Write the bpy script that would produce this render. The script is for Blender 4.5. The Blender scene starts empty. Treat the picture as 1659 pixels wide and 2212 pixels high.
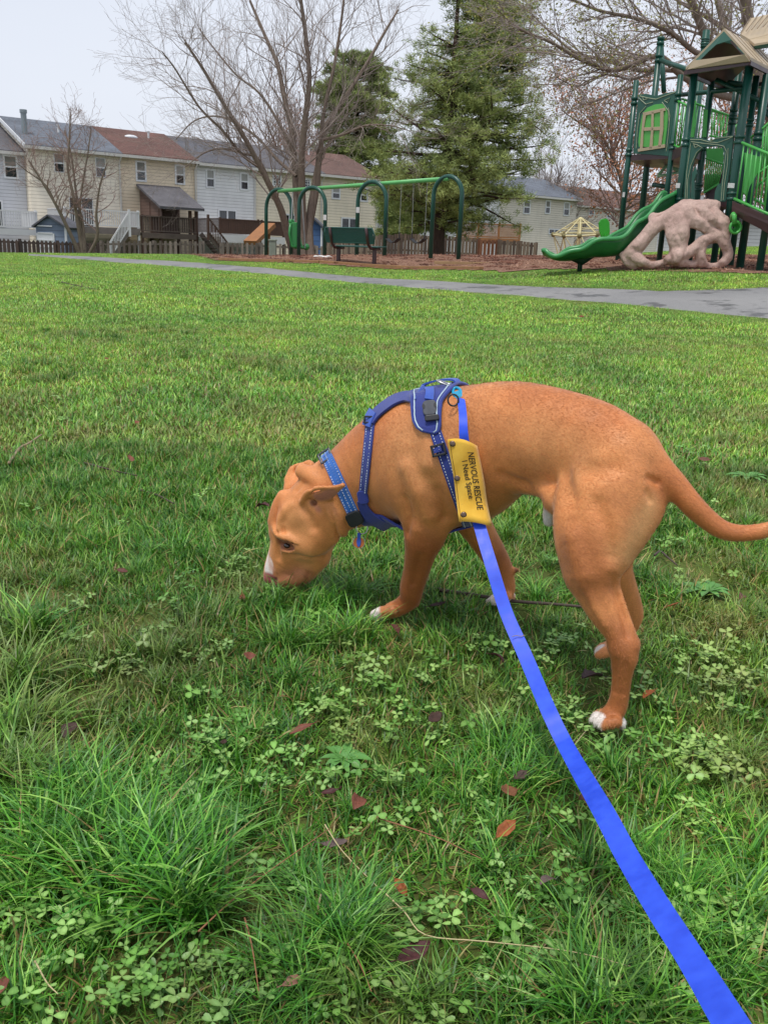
import bpy, bmesh, math, random
import numpy as np
from mathutils import Vector, Matrix
from mathutils.bvhtree import BVHTree

# ------------------------------------------------------------------ camera
scene = bpy.context.scene
col = scene.collection
EYE = Vector((0.0, 0.0, 0.95))
FOC, CXP, CYP = 1950.0, 829.5, 1106.0           # focal length in pixels of a 1659 x 2212 picture
PITCH, ROLL = math.radians(16.16), math.radians(2.2)
Fw = Vector((0, math.cos(PITCH), -math.sin(PITCH)))
U0 = Vector((0, math.sin(PITCH), math.cos(PITCH)))
R0 = Vector((1, 0, 0))
CU = U0 * math.cos(ROLL) - R0 * math.sin(ROLL)
CR = R0 * math.cos(ROLL) + U0 * math.sin(ROLL)
cam_d = bpy.data.cameras.new('camera')
cam_d.sensor_fit = 'HORIZONTAL'; cam_d.sensor_width = 36.0
cam_d.lens = 36.0 * FOC / 1659.0
cam_d.clip_start = 0.05; cam_d.clip_end = 2000.0
cam = bpy.data.objects.new('camera', cam_d); col.objects.link(cam)
mw = Matrix((( CR.x, CU.x, -Fw.x, EYE.x), (CR.y, CU.y, -Fw.y, EYE.y), (CR.z, CU.z, -Fw.z, EYE.z), (0, 0, 0, 1)))
cam.matrix_world = mw
scene.camera = cam

# ------------------------------------------------------------------ sky, sun, exposure
SUN_EL, SUN_AZ = math.radians(72), math.radians(215)
world = bpy.data.worlds.new('World'); scene.world = world; world.use_nodes = True
nt = world.node_tree; nt.nodes.clear()
wo = nt.nodes.new('ShaderNodeOutputWorld'); bg = nt.nodes.new('ShaderNodeBackground')
sky = nt.nodes.new('ShaderNodeTexSky'); sky.sky_type = 'NISHITA'; sky.sun_disc = False
sky.sun_elevation = SUN_EL; sky.sun_rotation = SUN_AZ; sky.air_density = 1.2; sky.dust_density = 4.0; sky.ozone_density = 1.0
wmix = nt.nodes.new('ShaderNodeMix'); wmix.data_type = 'RGBA'; wmix.inputs[0].default_value = 0.88
tcw = nt.nodes.new('ShaderNodeTexCoord'); wn = nt.nodes.new('ShaderNodeTexNoise')
wn.inputs['Scale'].default_value = 1.1; wn.inputs['Detail'].default_value = 4.0; wn.inputs['Roughness'].default_value = 0.45
wmap = nt.nodes.new('ShaderNodeMapping'); wmap.inputs['Scale'].default_value = (1, 1, 3.0)
nt.links.new(tcw.outputs['Generated'], wmap.inputs[0]); nt.links.new(wmap.outputs[0], wn.inputs['Vector'])
wr = nt.nodes.new('ShaderNodeValToRGB')
wr.color_ramp.elements[0].position = 0.3; wr.color_ramp.elements[0].color = (5.6, 6.0, 6.9, 1)
wr.color_ramp.elements[1].position = 0.75; wr.color_ramp.elements[1].color = (6.8, 7.1, 7.8, 1)
nt.links.new(wn.outputs['Fac'], wr.inputs[0])
nt.links.new(sky.outputs[0], wmix.inputs[6]); nt.links.new(wr.outputs[0], wmix.inputs[7])
nt.links.new(wmix.outputs[2], bg.inputs[0]); bg.inputs[1].default_value = 0.084
nt.links.new(bg.outputs[0], wo.inputs[0])
sun_d = bpy.data.lights.new('sun', 'SUN'); sun_d.energy = 1.5; sun_d.angle = math.radians(11); sun_d.color = (1.0, 0.96, 0.9)
sun = bpy.data.objects.new('sun', sun_d); col.objects.link(sun)
sd = Vector((math.sin(SUN_AZ) * math.cos(SUN_EL), math.cos(SUN_AZ) * math.cos(SUN_EL), math.sin(SUN_EL)))
sun.rotation_euler = sd.to_track_quat('Z', 'Y').to_euler()
scene.view_settings.view_transform = 'Standard'; scene.view_settings.look = 'None'
scene.view_settings.exposure = 0.68; scene.view_settings.gamma = 1.0
scene.view_settings.use_curve_mapping = False
scene.cycles.max_bounces = 8; scene.cycles.transparent_max_bounces = 8

# ------------------------------------------------------------------ helpers
PI = math.pi
def ray(px, py):
    return CR * ((px - CXP) / FOC) + CU * ((CYP - py) / FOC) + Fw
def atY(px, py, Y):
    d = ray(px, py); return EYE + d * (Y / d.y)
def atD(px, py, D):
    return EYE + ray(px, py) * D
def pxm(Y, n):                                   # n picture pixels in metres at distance Y
    return n * Y / FOC

def tag(o, label=None, cat=None, group=None, kind=None):
    if label: o['label'] = label
    if cat: o['category'] = cat
    if group: o['group'] = group
    if kind: o['kind'] = kind
    return o
def empty(name, loc=(0, 0, 0), rz=0.0):
    o = bpy.data.objects.new(name, None); col.objects.link(o)
    o.location = loc; o.rotation_euler = (0, 0, rz); o.empty_display_size = 0.2
    return o
def thing(name, label, cat, loc=(0, 0, 0), rz=0.0, group=None):
    return tag(empty(name, loc, rz), label, cat, group)
def copy_tree(o, parent=None):
    c = o.copy(); col.objects.link(c); c.parent = parent
    for ch in list(o.children): copy_tree(ch, c)
    return c

class MB:
    """collects geometry for one mesh object"""
    def __init__(s): s.v = []; s.f = []; s.m = []; s.cur = 0
    def add(s, vs, fs):
        b = len(s.v); s.v.extend([tuple(v) for v in vs]); s.f.extend([tuple(i + b for i in f) for f in fs]); s.m.extend([s.cur] * len(fs))
    def box(s, x0, x1, y0, y1, z0, z1, M=None):
        vs = [(x0,y0,z0),(x1,y0,z0),(x1,y1,z0),(x0,y1,z0),(x0,y0,z1),(x1,y0,z1),(x1,y1,z1),(x0,y1,z1)]
        if M is not None: vs = [M @ Vector(v) for v in vs]
        s.add(vs, [(0,3,2,1),(4,5,6,7),(0,1,5,4),(1,2,6,5),(2,3,7,6),(3,0,4,7)]); return s
    def bar(s, a, b, w, h, up=Vector((0, 0, 1))):
        a = Vector(a); b = Vector(b); d = (b - a).normalized(); x = d.cross(up)
        if x.length < 1e-4: x = d.cross(Vector((0, 1, 0)))
        x.normalize(); y = x.cross(d)
        x *= w / 2; y *= h / 2
        s.add([a-x-y, a+x-y, a+x+y, a-x+y, b-x-y, b+x-y, b+x+y, b-x+y], [(0,1,2,3),(7,6,5,4),(0,4,5,1),(1,5,6,2),(2,6,7,3),(3,7,4,0)]); return s
    def tube(s, pts, rs, n=8, cap=True, squash=None):
        pts = [Vector(p) for p in pts]
        if not hasattr(rs, '__len__'): rs = [rs] * len(pts)
        x = None; base = len(s.v); fs = []; vs = []
        for i, p in enumerate(pts):
            d = (pts[min(i+1, len(pts)-1)] - pts[max(i-1, 0)])
            d = d.normalized() if d.length > 1e-9 else Vector((0, 0, 1))
            if x is None:
                x = d.cross(Vector((0, 0, 1)))
                if x.length < 1e-3: x = d.cross(Vector((1, 0, 0)))
            x = (x - d * x.dot(d)); x.normalize(); y = d.cross(x)
            for k in range(n):
                a = 2 * PI * k / n; vs.append(p + (x * math.cos(a) + y * math.sin(a)) * rs[i])
        for i in range(len(pts) - 1):
            for k in range(n):
                k2 = (k + 1) % n
                fs.append((i*n+k, i*n+k2, (i+1)*n+k2, (i+1)*n+k))
        if cap:
            fs.append(tuple(range(n-1, -1, -1))); fs.append(tuple((len(pts)-1)*n + k for k in range(n)))
        s.add(vs, fs); return s
    def prism(s, poly, d):
        """poly: list of 3D points (planar), extruded by vector d"""
        d = Vector(d); poly = [Vector(p) for p in poly]; n = len(poly)
        s.add(poly + [p + d for p in poly], [tuple(range(n-1, -1, -1)), tuple(range(n, 2*n))] + [(i, (i+1) % n, n + (i+1) % n, n + i) for i in range(n)]); return s
    def sphere(s, c, r, nu=10, nv=7, sc=(1, 1, 1)):
        vs = []; fs = []
        for j in range(nv + 1):
            t = PI * j / nv
            for i in range(nu):
                a = 2 * PI * i / nu
                vs.append((c[0]+r*sc[0]*math.sin(t)*math.cos(a), c[1]+r*sc[1]*math.sin(t)*math.sin(a), c[2]+r*sc[2]*math.cos(t)))
        for j in range(nv):
            for i in range(nu):
                fs.append((j*nu+i, (j+1)*nu+i, (j+1)*nu+(i+1) % nu, j*nu+(i+1) % nu))
        s.add(vs, fs); return s
    def build(s, name, mat, parent=None, smooth=False, bevel=0.0):
        me = bpy.data.meshes.new(name); me.from_pydata(s.v, [], s.f)
        mats = mat if isinstance(mat, (list, tuple)) else [mat]
        for m in mats: me.materials.append(m)
        if len(mats) > 1: me.polygons.foreach_set('material_index', s.m)
        if smooth: me.polygons.foreach_set('use_smooth', [True] * len(s.f))
        bm = bmesh.new(); bm.from_mesh(me); bmesh.ops.recalc_face_normals(bm, faces=bm.faces); bm.to_mesh(me); bm.free()
        o = bpy.data.objects.new(name, me); col.objects.link(o)
        if parent: o.parent = parent
        if bevel:
            bv = o.modifiers.new('bevel', 'BEVEL'); bv.width = bevel; bv.segments = 2; bv.limit_method = 'ANGLE'
        return o

def np_mesh(name, V, quads=None, tris=None, mat=None, parent=None, smooth=True, link=True):
    me = bpy.data.meshes.new(name)
    nq = 0 if quads is None else len(quads); ntri = 0 if tris is None else len(tris)
    me.vertices.add(len(V)); me.vertices.foreach_set('co', np.asarray(V, np.float32).ravel())
    loops = []; starts = []
    if nq: loops.append(np.asarray(quads, np.int32).ravel()); starts.append(np.arange(nq, dtype=np.int32) * 4)
    if ntri: loops.append(np.asarray(tris, np.int32).ravel()); starts.append(nq * 4 + np.arange(ntri, dtype=np.int32) * 3)
    L = np.concatenate(loops); me.loops.add(len(L)); me.loops.foreach_set('vertex_index', L)
    me.polygons.add(nq + ntri); me.polygons.foreach_set('loop_start', np.concatenate(starts))
    me.update(calc_edges=True)
    if smooth: me.polygons.foreach_set('use_smooth', np.ones(nq + ntri, bool))
    if mat: me.materials.append(mat)
    o = bpy.data.objects.new(name, me)
    if link: col.objects.link(o)
    if parent: o.parent = parent
    return o
def set_col(o, C, name='Col'):
    a = o.data.color_attributes.new(name, 'FLOAT_COLOR', 'POINT')
    C = np.asarray(C, np.float32)
    if C.shape[1] == 3: C = np.hstack([C, np.ones((len(C), 1), np.float32)])
    a.data.foreach_set('color', C.ravel())

def srgb(r, g, b):
    f = lambda c: (c/255/12.92) if c/255 <= 0.04045 else ((c/255+0.055)/1.055)**2.4
    return (f(r), f(g), f(b), 1)
class NT:
    def __init__(s, name):
        s.mat = bpy.data.materials.new(name); s.mat.use_nodes = True; s.t = s.mat.node_tree
        s.b = s.t.nodes['Principled BSDF']; s.o = s.t.nodes['Material Output']
    def n(s, typ, **kw):
        nd = s.t.nodes.new(typ)
        for k, v in kw.items():
            if k.startswith('i_'):
                key = k[2:]; key = int(key) if key.isdigit() else key.replace('_', ' ')
                nd.inputs[key].default_value = v
            else: setattr(nd, k, v)
        return nd
    def l(s, a, b): s.t.links.new(a, b)
    def ramp(s, src, stops):
        r = s.n('ShaderNodeValToRGB'); e = r.color_ramp.elements
        while len(e) < len(stops): e.new(0.5)
        for i, (p, c) in enumerate(stops): e[i].position = p; e[i].color = c if hasattr(c, '__len__') else (c, c, c, 1)
        s.l(src, r.inputs[0]); return r.outputs[0]
    def mix(s, fac, a, b, typ='MIX'):
        m = s.n('ShaderNodeMix', data_type='RGBA', blend_type=typ)
        for i, x in ((0, fac), (6, a), (7, b)):
            if hasattr(x, 'is_linked'): s.l(x, m.inputs[i])
            else: m.inputs[i].default_value = x
        return m.outputs[2]
    def math(s, op, a, b=0.0):
        m = s.n('ShaderNodeMath', operation=op)
        for i, x in ((0, a), (1, b)):
            if hasattr(x, 'is_linked'): s.l(x, m.inputs[i])
            else: m.inputs[i].default_value = x
        return m.outputs[0]
    def noise(s, vec, scale, detail=4, rough=0.55):
        n_ = s.n('ShaderNodeTexNoise', i_Scale=scale, i_Detail=detail, i_Roughness=rough)
        if vec is not None: s.l(vec, n_.inputs['Vector'])
        return n_.outputs['Fac']
    def pos(s): return s.n('ShaderNodeNewGeometry').outputs['Position']
    def obj(s): return s.n('ShaderNodeTexCoord').outputs['Object']
    def scale(s, vec, sc):
        m = s.n('ShaderNodeMapping'); m.inputs['Scale'].default_value = sc; s.l(vec, m.inputs[0]); return m.outputs[0]
    def bump(s, h, strength=0.3, dist=0.01):
        b = s.n('ShaderNodeBump', i_Strength=strength, i_Distance=dist); s.l(h, b.inputs['Height']); s.l(b.outputs[0], s.b.inputs['Normal'])
    def set(s, **kw):
        for k, v in kw.items():
            k = k.replace('_', ' ')
            if hasattr(v, 'is_linked'): s.l(v, s.b.inputs[k])
            else: s.b.inputs[k].default_value = v
        return s
def simple(name, c, rough=0.6, var=0.25, scale=8.0, metal=0.0, bump=0.0, spec=0.5, c2=None):
    m = NT(name); p = m.obj(); n1 = m.noise(p, scale); n2 = m.noise(p, scale * 9)
    f = m.math('ADD', m.math('MULTIPLY', n1, 0.65), m.math('MULTIPLY', n2, 0.35))
    d = c2 if c2 else tuple(x * (1 - var) for x in c[:3]) + (1,)
    u = tuple(min(1, x * (1 + var * 0.6)) for x in c[:3]) + (1,)
    m.set(Base_Color=m.ramp(f, [(0.3, d), (0.5, c), (0.72, u)]), Roughness=m.ramp(n1, [(0.3, max(0, rough - 0.08)), (0.7, min(1, rough + 0.08))]), Metallic=metal, Specular_IOR_Level=spec)
    if bump: m.bump(n2, bump, 0.01)
    return m.mat

# ------------------------------------------------------------------ terrain
# heights measured at known spots of the park: thin-plate surface through them
TC = []
for X in (-2.5, -1, 0, 1, 2.5): TC += [(X, -3.0, -0.12), (X, 0.0, 0.0), (X, 1.5, 0.085), (X, 2.1, 0.126), (X * 1.5, 3.2, 0.165)]
for X in (-5, 0, 5): TC += [(X, 6.0, 0.225)]
for px, py, Y in [(1659,690,11.8),(1351,659,13.6),(1108,639,15.3),(820,616,17.6),(544,589,21.5),(247,566,28),(64,551.5,34),
                  (1432,627,15.0),(1659,627,14.6),(1123,616,17.4),(820,600.6,20.4),(544,575,25.3),(247,556,31.5),
                  (820,579,24.5),(1103,586,20),(1659,590,17),(1300,588,18.3),(735,563,25.8),(958,557.5,26.6),(602,553,32),
                  (1500,572,19.5),(1345,566,20.5),(1200,561,23),(1590,575,19.5),(400,551,34),(200,548,38.5),(20,547,39)]:
    p = atY(px, py, Y); TC.append((p.x, p.y, p.z))
p = atY(1250, 556, 32); TC.append((p.x, p.y, p.z))
p = atY(1640, 560, 28); TC.append((p.x, p.y, p.z)); p = atY(1640, 533, 38); TC.append((p.x, p.y, p.z))
TC += [(-24, 48, -0.15), (-14, 50, -0.15), (-8, 48, 0.0), (-2, 46, 0.35), (4, 44, 0.5), (-20, 60, -0.1), (0, 60, 0.1), (20, 60, 0.6), (-30, 30, 0.2), (-20, 15, 0.1), (-12, 6, 0.1), (14, 8, 0.45), (16, 16, 0.85)]
TC = np.array(TC)
def _tps(r2): return r2 * np.log(r2 + 1e-9)
_n = len(TC); _D = ((TC[:, None, :2] - TC[None, :, :2]) ** 2).sum(-1)
_K = np.zeros((_n + 3, _n + 3)); _K[:_n, :_n] = _tps(_D) + np.eye(_n) * 0.35; _K[:_n, _n] = 1; _K[:_n, _n+1:] = TC[:, :2]; _K[_n, :_n] = 1; _K[_n+1:, :_n] = TC[:, :2].T
_W = np.linalg.solve(_K, np.concatenate([TC[:, 2], np.zeros(3)]))
def gzv(x, y):
    x = np.asarray(x, float).ravel(); y = np.asarray(y, float).ravel(); out = np.empty(len(x))
    for s in range(0, len(x), 20000):
        xs, ys = x[s:s+20000], y[s:s+20000]
        r2 = (xs[:, None] - TC[None, :, 0]) ** 2 + (ys[:, None] - TC[None, :, 1]) ** 2
        out[s:s+20000] = _tps(r2) @ _W[:_n] + _W[_n] + xs * _W[_n+1] + ys * _W[_n+2]
    far = np.clip((np.hypot(x, y - 20) - 38) / 25, 0, 1); far = far * far * (3 - 2 * far)
    out = np.clip(out, -1.0, 1.8)
    return out * (1 - far) + 0.15 * far
def gz(x, y): return float(gzv([x], [y])[0])
def on_ground(px, py):
    """where the line of sight through a picture point meets the ground"""
    d = ray(px, py); t = 0.5; step = 0.05
    prev = t
    while t < 120:
        p = EYE + d * t
        if p.z < gz(p.x, p.y):
            a, b = prev, t
            for _ in range(14):
                m = (a + b) / 2; q = EYE + d * m
                if q.z < gz(q.x, q.y): b = m
                else: a = m
            return EYE + d * ((a + b) / 2)
        prev = t; t *= 1.03
    return EYE + d * t
rng = np.random.default_rng(11)
random.seed(5)
# ------------------------------------------------------------------ ground, path, mulch bed
gm = NT('lawn_soil'); p = gm.pos()
n1 = gm.noise(p, 0.45, 4); n2 = gm.noise(p, 3.2, 5, 0.65); n3 = gm.noise(p, 40, 4, 0.7)
soil = gm.ramp(n3, [(0.25, srgb(56, 44, 32)), (0.5, srgb(86, 66, 46)), (0.75, srgb(112, 88, 62))])
grn = gm.ramp(n2, [(0.3, srgb(52, 76, 30)), (0.55, srgb(76, 100, 40)), (0.75, srgb(104, 118, 56))])
gm.set(Base_Color=gm.mix(gm.ramp(n1, [(0.35, 0.55), (0.65, 0.85)]), soil, grn), Roughness=0.95, Specular_IOR_Level=0.15); gm.bump(n3, 0.6, 0.01)
rs = np.concatenate([np.linspace(-4, 0.6, 12), np.linspace(0.8, 5, 50), 5 * (70 / 5) ** (np.arange(1, 121) / 120), np.array([80, 95, 120, 160, 220, 320, 480, 700])])
us = np.sinh(np.linspace(-2.2, 2.2, 101)) / np.sinh(2.2)
GX, GY = np.meshgrid(us, rs); GX = GX * (0.95 * np.abs(GY) + 7)
GZ = gzv(GX, GY)
nr, nc = GX.shape
qi = np.arange(nr * nc).reshape(nr, nc)
Qg = np.stack([qi[:-1, :-1], qi[:-1, 1:], qi[1:, 1:], qi[1:, :-1]], -1).reshape(-1, 4)
ground = np_mesh('ground', np.stack([GX.ravel(), GY.ravel(), GZ], 1), quads=Qg, mat=gm.mat); tag(ground, kind='structure')

def edge_pts(L, n):
    P = [on_ground(x, y) for x, y in L]; d = np.array([[p.x, p.y] for p in P])
    s = np.r_[0, np.cumsum(np.hypot(*np.diff(d, axis=0).T))]; t = np.linspace(0, s[-1], n)
    return np.stack([np.interp(t, s, d[:, 0]), np.interp(t, s, d[:, 1])], 1)
NE = [(1950, 728), (1659, 690), (1351, 659), (1108, 639), (964, 627), (820, 616), (680, 602), (544, 589.5), (400, 577), (247, 566.5), (150, 558), (64, 552)]
FE = [(1950, 640), (1780, 622), (1659, 618.5), (1550, 622), (1432, 627), (1250, 621), (1123, 616), (964, 607), (820, 600.6), (680, 588), (544, 575), (400, 565), (247, 556.5), (150, 552), (64, 548.5)]
n_ = 220
A_ = edge_pts(NE, n_); B_ = edge_pts(FE, n_)
jit = lambda: np.stack([np.convolve(rng.normal(size=n_ + 8), np.ones(9) / 9, 'valid') for _ in (0, 1)], 1) * 0.10
A_ += jit(); B_ += jit()
m_ = 9; T_ = np.linspace(0, 1, m_)
PP = A_[:, None, :] * (1 - T_)[None, :, None] + B_[:, None, :] * T_[None, :, None]
PZ = gzv(PP[..., 0], PP[..., 1]).reshape(n_, m_) + 0.022 - 0.03 * (np.abs(T_ - 0.5) * 2) ** 6
ai = np.arange(n_ * m_).reshape(n_, m_); Qp = np.stack([ai[:-1, :-1], ai[:-1, 1:], ai[1:, 1:], ai[1:, :-1]], -1).reshape(-1, 4)
am = NT('asphalt'); p = am.pos(); a1 = am.noise(p, 0.8, 4); a2 = am.noise(p, 90, 3, 0.7); a3 = am.noise(p, 1.6, 6, 0.65)
v_ = am.n('ShaderNodeTexVoronoi', feature='DISTANCE_TO_EDGE', i_Scale=0.45); am.l(p, v_.inputs['Vector'])
ac = am.mix(am.ramp(a2, [(0.35, 0), (0.7, 0.6)]), am.ramp(a1, [(0.3, srgb(100, 99, 99)), (0.7, srgb(134, 132, 130))]), srgb(150, 150, 150))
ac = am.mix(am.ramp(a3, [(0.52, 0), (0.60, 0.8)]), ac, srgb(72, 71, 72))
am.set(Base_Color=ac, Roughness=am.ramp(a3, [(0.5, 0.75), (0.66, 0.4)]), Specular_IOR_Level=0.5); am.bump(a2, 0.5, 0.006)
path = np_mesh('path', np.stack([PP[..., 0].ravel(), PP[..., 1].ravel(), PZ.ravel()], 1), quads=Qp, mat=am.mat); tag(path, kind='structure')
path_poly = np.vstack([A_, B_[::-1]])

def inside(poly, x, y):
    x = np.asarray(x); y = np.asarray(y); c = np.zeros(len(x), bool); n = len(poly); j = n - 1
    for i in range(n):
        xi, yi = poly[i]; xj, yj = poly[j]
        m = ((yi > y) != (yj > y)); xx = (xj - xi) * (y - yi) / ((yj - yi) if yj != yi else 1e-9) + xi
        c ^= m & (x < xx); j = i
    return c
mf = [(475, 562), (600, 566), (730, 572), (820, 577), (960, 581), (1103, 585.5)]
M1 = edge_pts(mf, 40)
M2 = np.array([[p.x, p.y] for p in [on_ground(x, y) for x, y in ((1103, 585.5), (1180, 580), (1260, 580), (1380, 584), (1500, 586), (1590, 589), (1659, 591), (1800, 598), (2000, 606))]])
sw = on_ground(602, 552)
mulch_poly = np.vstack([M1, M2, [[13.5, 24], [13, 30], [10.0, 33], [3, 35.5], [-3.5, 38], [-8.5, 38.5]]])
wob = rng.normal(size=mulch_poly.shape) * 0.0; mulch_poly = mulch_poly + wob
mx = np.arange(mulch_poly[:, 0].min(), mulch_poly[:, 0].max(), 0.25); my = np.arange(mulch_poly[:, 1].min(), mulch_poly[:, 1].max(), 0.25)
MX, MY = np.meshgrid(mx, my); ins = inside(mulch_poly, MX.ravel(), MY.ravel()).reshape(MX.shape)
MZ = gzv(MX, MY).reshape(MX.shape) + 0.02
mi = np.arange(MX.size).reshape(MX.shape); cell = ins[:-1, :-1] | ins[:-1, 1:] | ins[1:, 1:] | ins[1:, :-1]
Qm = np.stack([mi[:-1, :-1], mi[:-1, 1:], mi[1:, 1:], mi[1:, :-1]], -1)[cell]
used = np.unique(Qm); rem = -np.ones(MX.size, int); rem[used] = np.arange(len(used))
mm = NT('wood_mulch'); p = mm.pos()
vv = mm.n('ShaderNodeTexVoronoi', i_Scale=26.0); mm.l(mm.scale(p, (1, 1.6, 1)), vv.inputs['Vector'])
q1 = mm.noise(p, 1.2, 4); q2 = mm.noise(p, 60, 3)
mc = mm.mix(mm.ramp(q1, [(0.3, 0.0), (0.7, 0.6)]), mm.ramp(vv.outputs['Color'], [(0.1, srgb(84, 60, 48)), (0.45, srgb(132, 98, 80)), (0.8, srgb(170, 138, 116))]), srgb(146, 108, 92))
mm.set(Base_Color=mc, Roughness=0.95, Specular_IOR_Level=0.2); mm.bump(mm.math('ADD', vv.outputs['Distance'], q2), 0.9, 0.03)
mulch = np_mesh('mulch_bed', np.stack([MX.ravel()[used], MY.ravel()[used], MZ.ravel()[used]], 1), quads=rem[Qm], mat=mm.mat); tag(mulch, kind='structure')
# timber edging along the front of the bed
tw = simple('edging_wood', srgb(150, 112, 76), 0.85, 0.3, 6)
bi = 0
for i in range(0, len(M1) - 5, 5):
    a, b = M1[i], M1[i+5]; o = MB(); va = Vector((a[0], a[1], gz(*a) + 0.02)); vb = Vector((b[0], b[1], gz(*b) + 0.02)); dv = (vb - va) * 0.004
    o.bar(va + dv, vb - dv, 0.12, 0.12); t = o.build('edging_timber', tw, bevel=0.01)
    tag(t, 'low wooden edging timber, %s along the front of the mulch bed' % ['leftmost', 'second from the left', 'third from the left', 'fourth from the left', 'third from the right', 'second from the right', 'rightmost'][min(6, i // 5)], 'edging', 'timbers edging the mulch bed')
# ------------------------------------------------------------------ townhouses
def siding(name, c, lap=0.19, dirty=0.15, stainy=None):
    m = NT(name); o = m.obj(); sx = m.n('ShaderNodeSeparateXYZ'); m.l(o, sx.inputs[0])
    fr = m.math('FRACT', m.math('MULTIPLY', sx.outputs[2], 1 / lap)); n1 = m.noise(m.scale(o, (0.5, 0.5, 0.25)), 1.6, 5, 0.6); n2 = m.noise(o, 14, 3)
    cc = m.ramp(n1, [(0.3, tuple(x * (1 - dirty) for x in c[:3]) + (1,)), (0.55, c), (0.8, tuple(min(1, x * 1.06) for x in c[:3]) + (1,))])
    cc = m.mix(m.ramp(n2, [(0.55, 0), (0.8, 0.2)]), cc, tuple(x * 0.7 for x in c[:3]) + (1,))
    m.set(Base_Color=cc, Roughness=0.55, Specular_IOR_Level=0.3)
    b = m.n('ShaderNodeBump', i_Strength=1.0, i_Distance=0.06); m.l(fr, b.inputs['Height']); b.invert = True; m.l(b.outputs[0], m.b.inputs['Normal'])
    lapline = m.ramp(fr, [(0.0, 0.6), (0.22, 0.0)])
    cc2 = m.mix(lapline, cc, tuple(x * 0.35 for x in c[:3]) + (1,)); m.l(cc2, m.b.inputs['Base Color']); return m.mat
def shingle(name, c):
    m = NT(name); o = m.obj(); n1 = m.noise(o, 0.6, 5, 0.6); br = m.n('ShaderNodeTexBrick', i_Scale=3.0, i_Mortar_Size=0.03); m.l(m.scale(o, (1, 1, 2)), br.inputs['Vector'])
    br.inputs['Color1'].default_value = (0.8, 0.8, 0.8, 1); br.inputs['Color2'].default_value = (1.1, 1.1, 1.1, 1); br.inputs['Mortar'].default_value = (0.55, 0.55, 0.55, 1)
    cc = m.mix(1.0, m.ramp(n1, [(0.3, tuple(x * 0.7 for x in c[:3]) + (1,)), (0.7, tuple(x * 1.25 for x in c[:3]) + (1,))]), br.outputs['Color'], 'MULTIPLY')
    m.set(Base_Color=cc, Roughness=0.9); m.bump(br.outputs['Fac'], 0.4, 0.02); return m.mat
SG = siding('grey_siding', srgb(202, 203, 207)); SC = siding('cream_siding', srgb(228, 219, 200)); ST = siding('tan_siding', srgb(220, 203, 176)); SW = siding('white_siding', srgb(220, 220, 218)); SY = siding('yellow_cream_siding', srgb(224, 213, 188))
SD = siding('beige_siding', srgb(206, 199, 182)); SBr = siding('brown_siding', srgb(104, 84, 76))
RB = shingle('blue_grey_shingle', srgb(108, 114, 124)); RM = shingle('maroon_shingle', srgb(108, 76, 68)); RG = shingle('grey_shingle', srgb(100, 98, 102)); RC = shingle('charcoal_shingle', srgb(94, 95, 102)); RBr = shingle('brown_shingle', srgb(112, 86, 78))
M_trim = simple('white_trim', srgb(214, 216, 218), 0.5, 0.08, 3); M_gut = simple('gutter_metal', srgb(196, 194, 188), 0.45, 0.15, 2)
mg = NT('window_glass'); mg.set(Base_Color=(0.02, 0.025, 0.03, 1), Roughness=0.06, Specular_IOR_Level=0.9); M_glass = mg.mat
M_blind = simple('window_blind', srgb(150, 150, 146), 0.6, 0.1, 4); M_blind2 = simple('pale_curtain', srgb(120, 118, 112), 0.7, 0.2, 4)
M_found = simple('foundation', srgb(130, 124, 116), 0.9, 0.2, 3)
FD = Vector((math.cos(math.radians(37.1)), math.sin(math.radians(37.1)), 0)); FNv = Vector((-FD.y, FD.x, 0))
class Row:
    def __init__(s, P0): s.P0 = Vector(P0)
    def hit(s, px, py, d=0.0):
        """where the line of sight meets the facade plane moved d metres back -> (t along facade, height)"""
        dr = ray(px, py); o = s.P0 + FNv * d; k = (o - EYE).dot(FNv) / dr.dot(FNv); p = EYE + dr * k; return (p - s.P0).dot(FD), p.z
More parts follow.
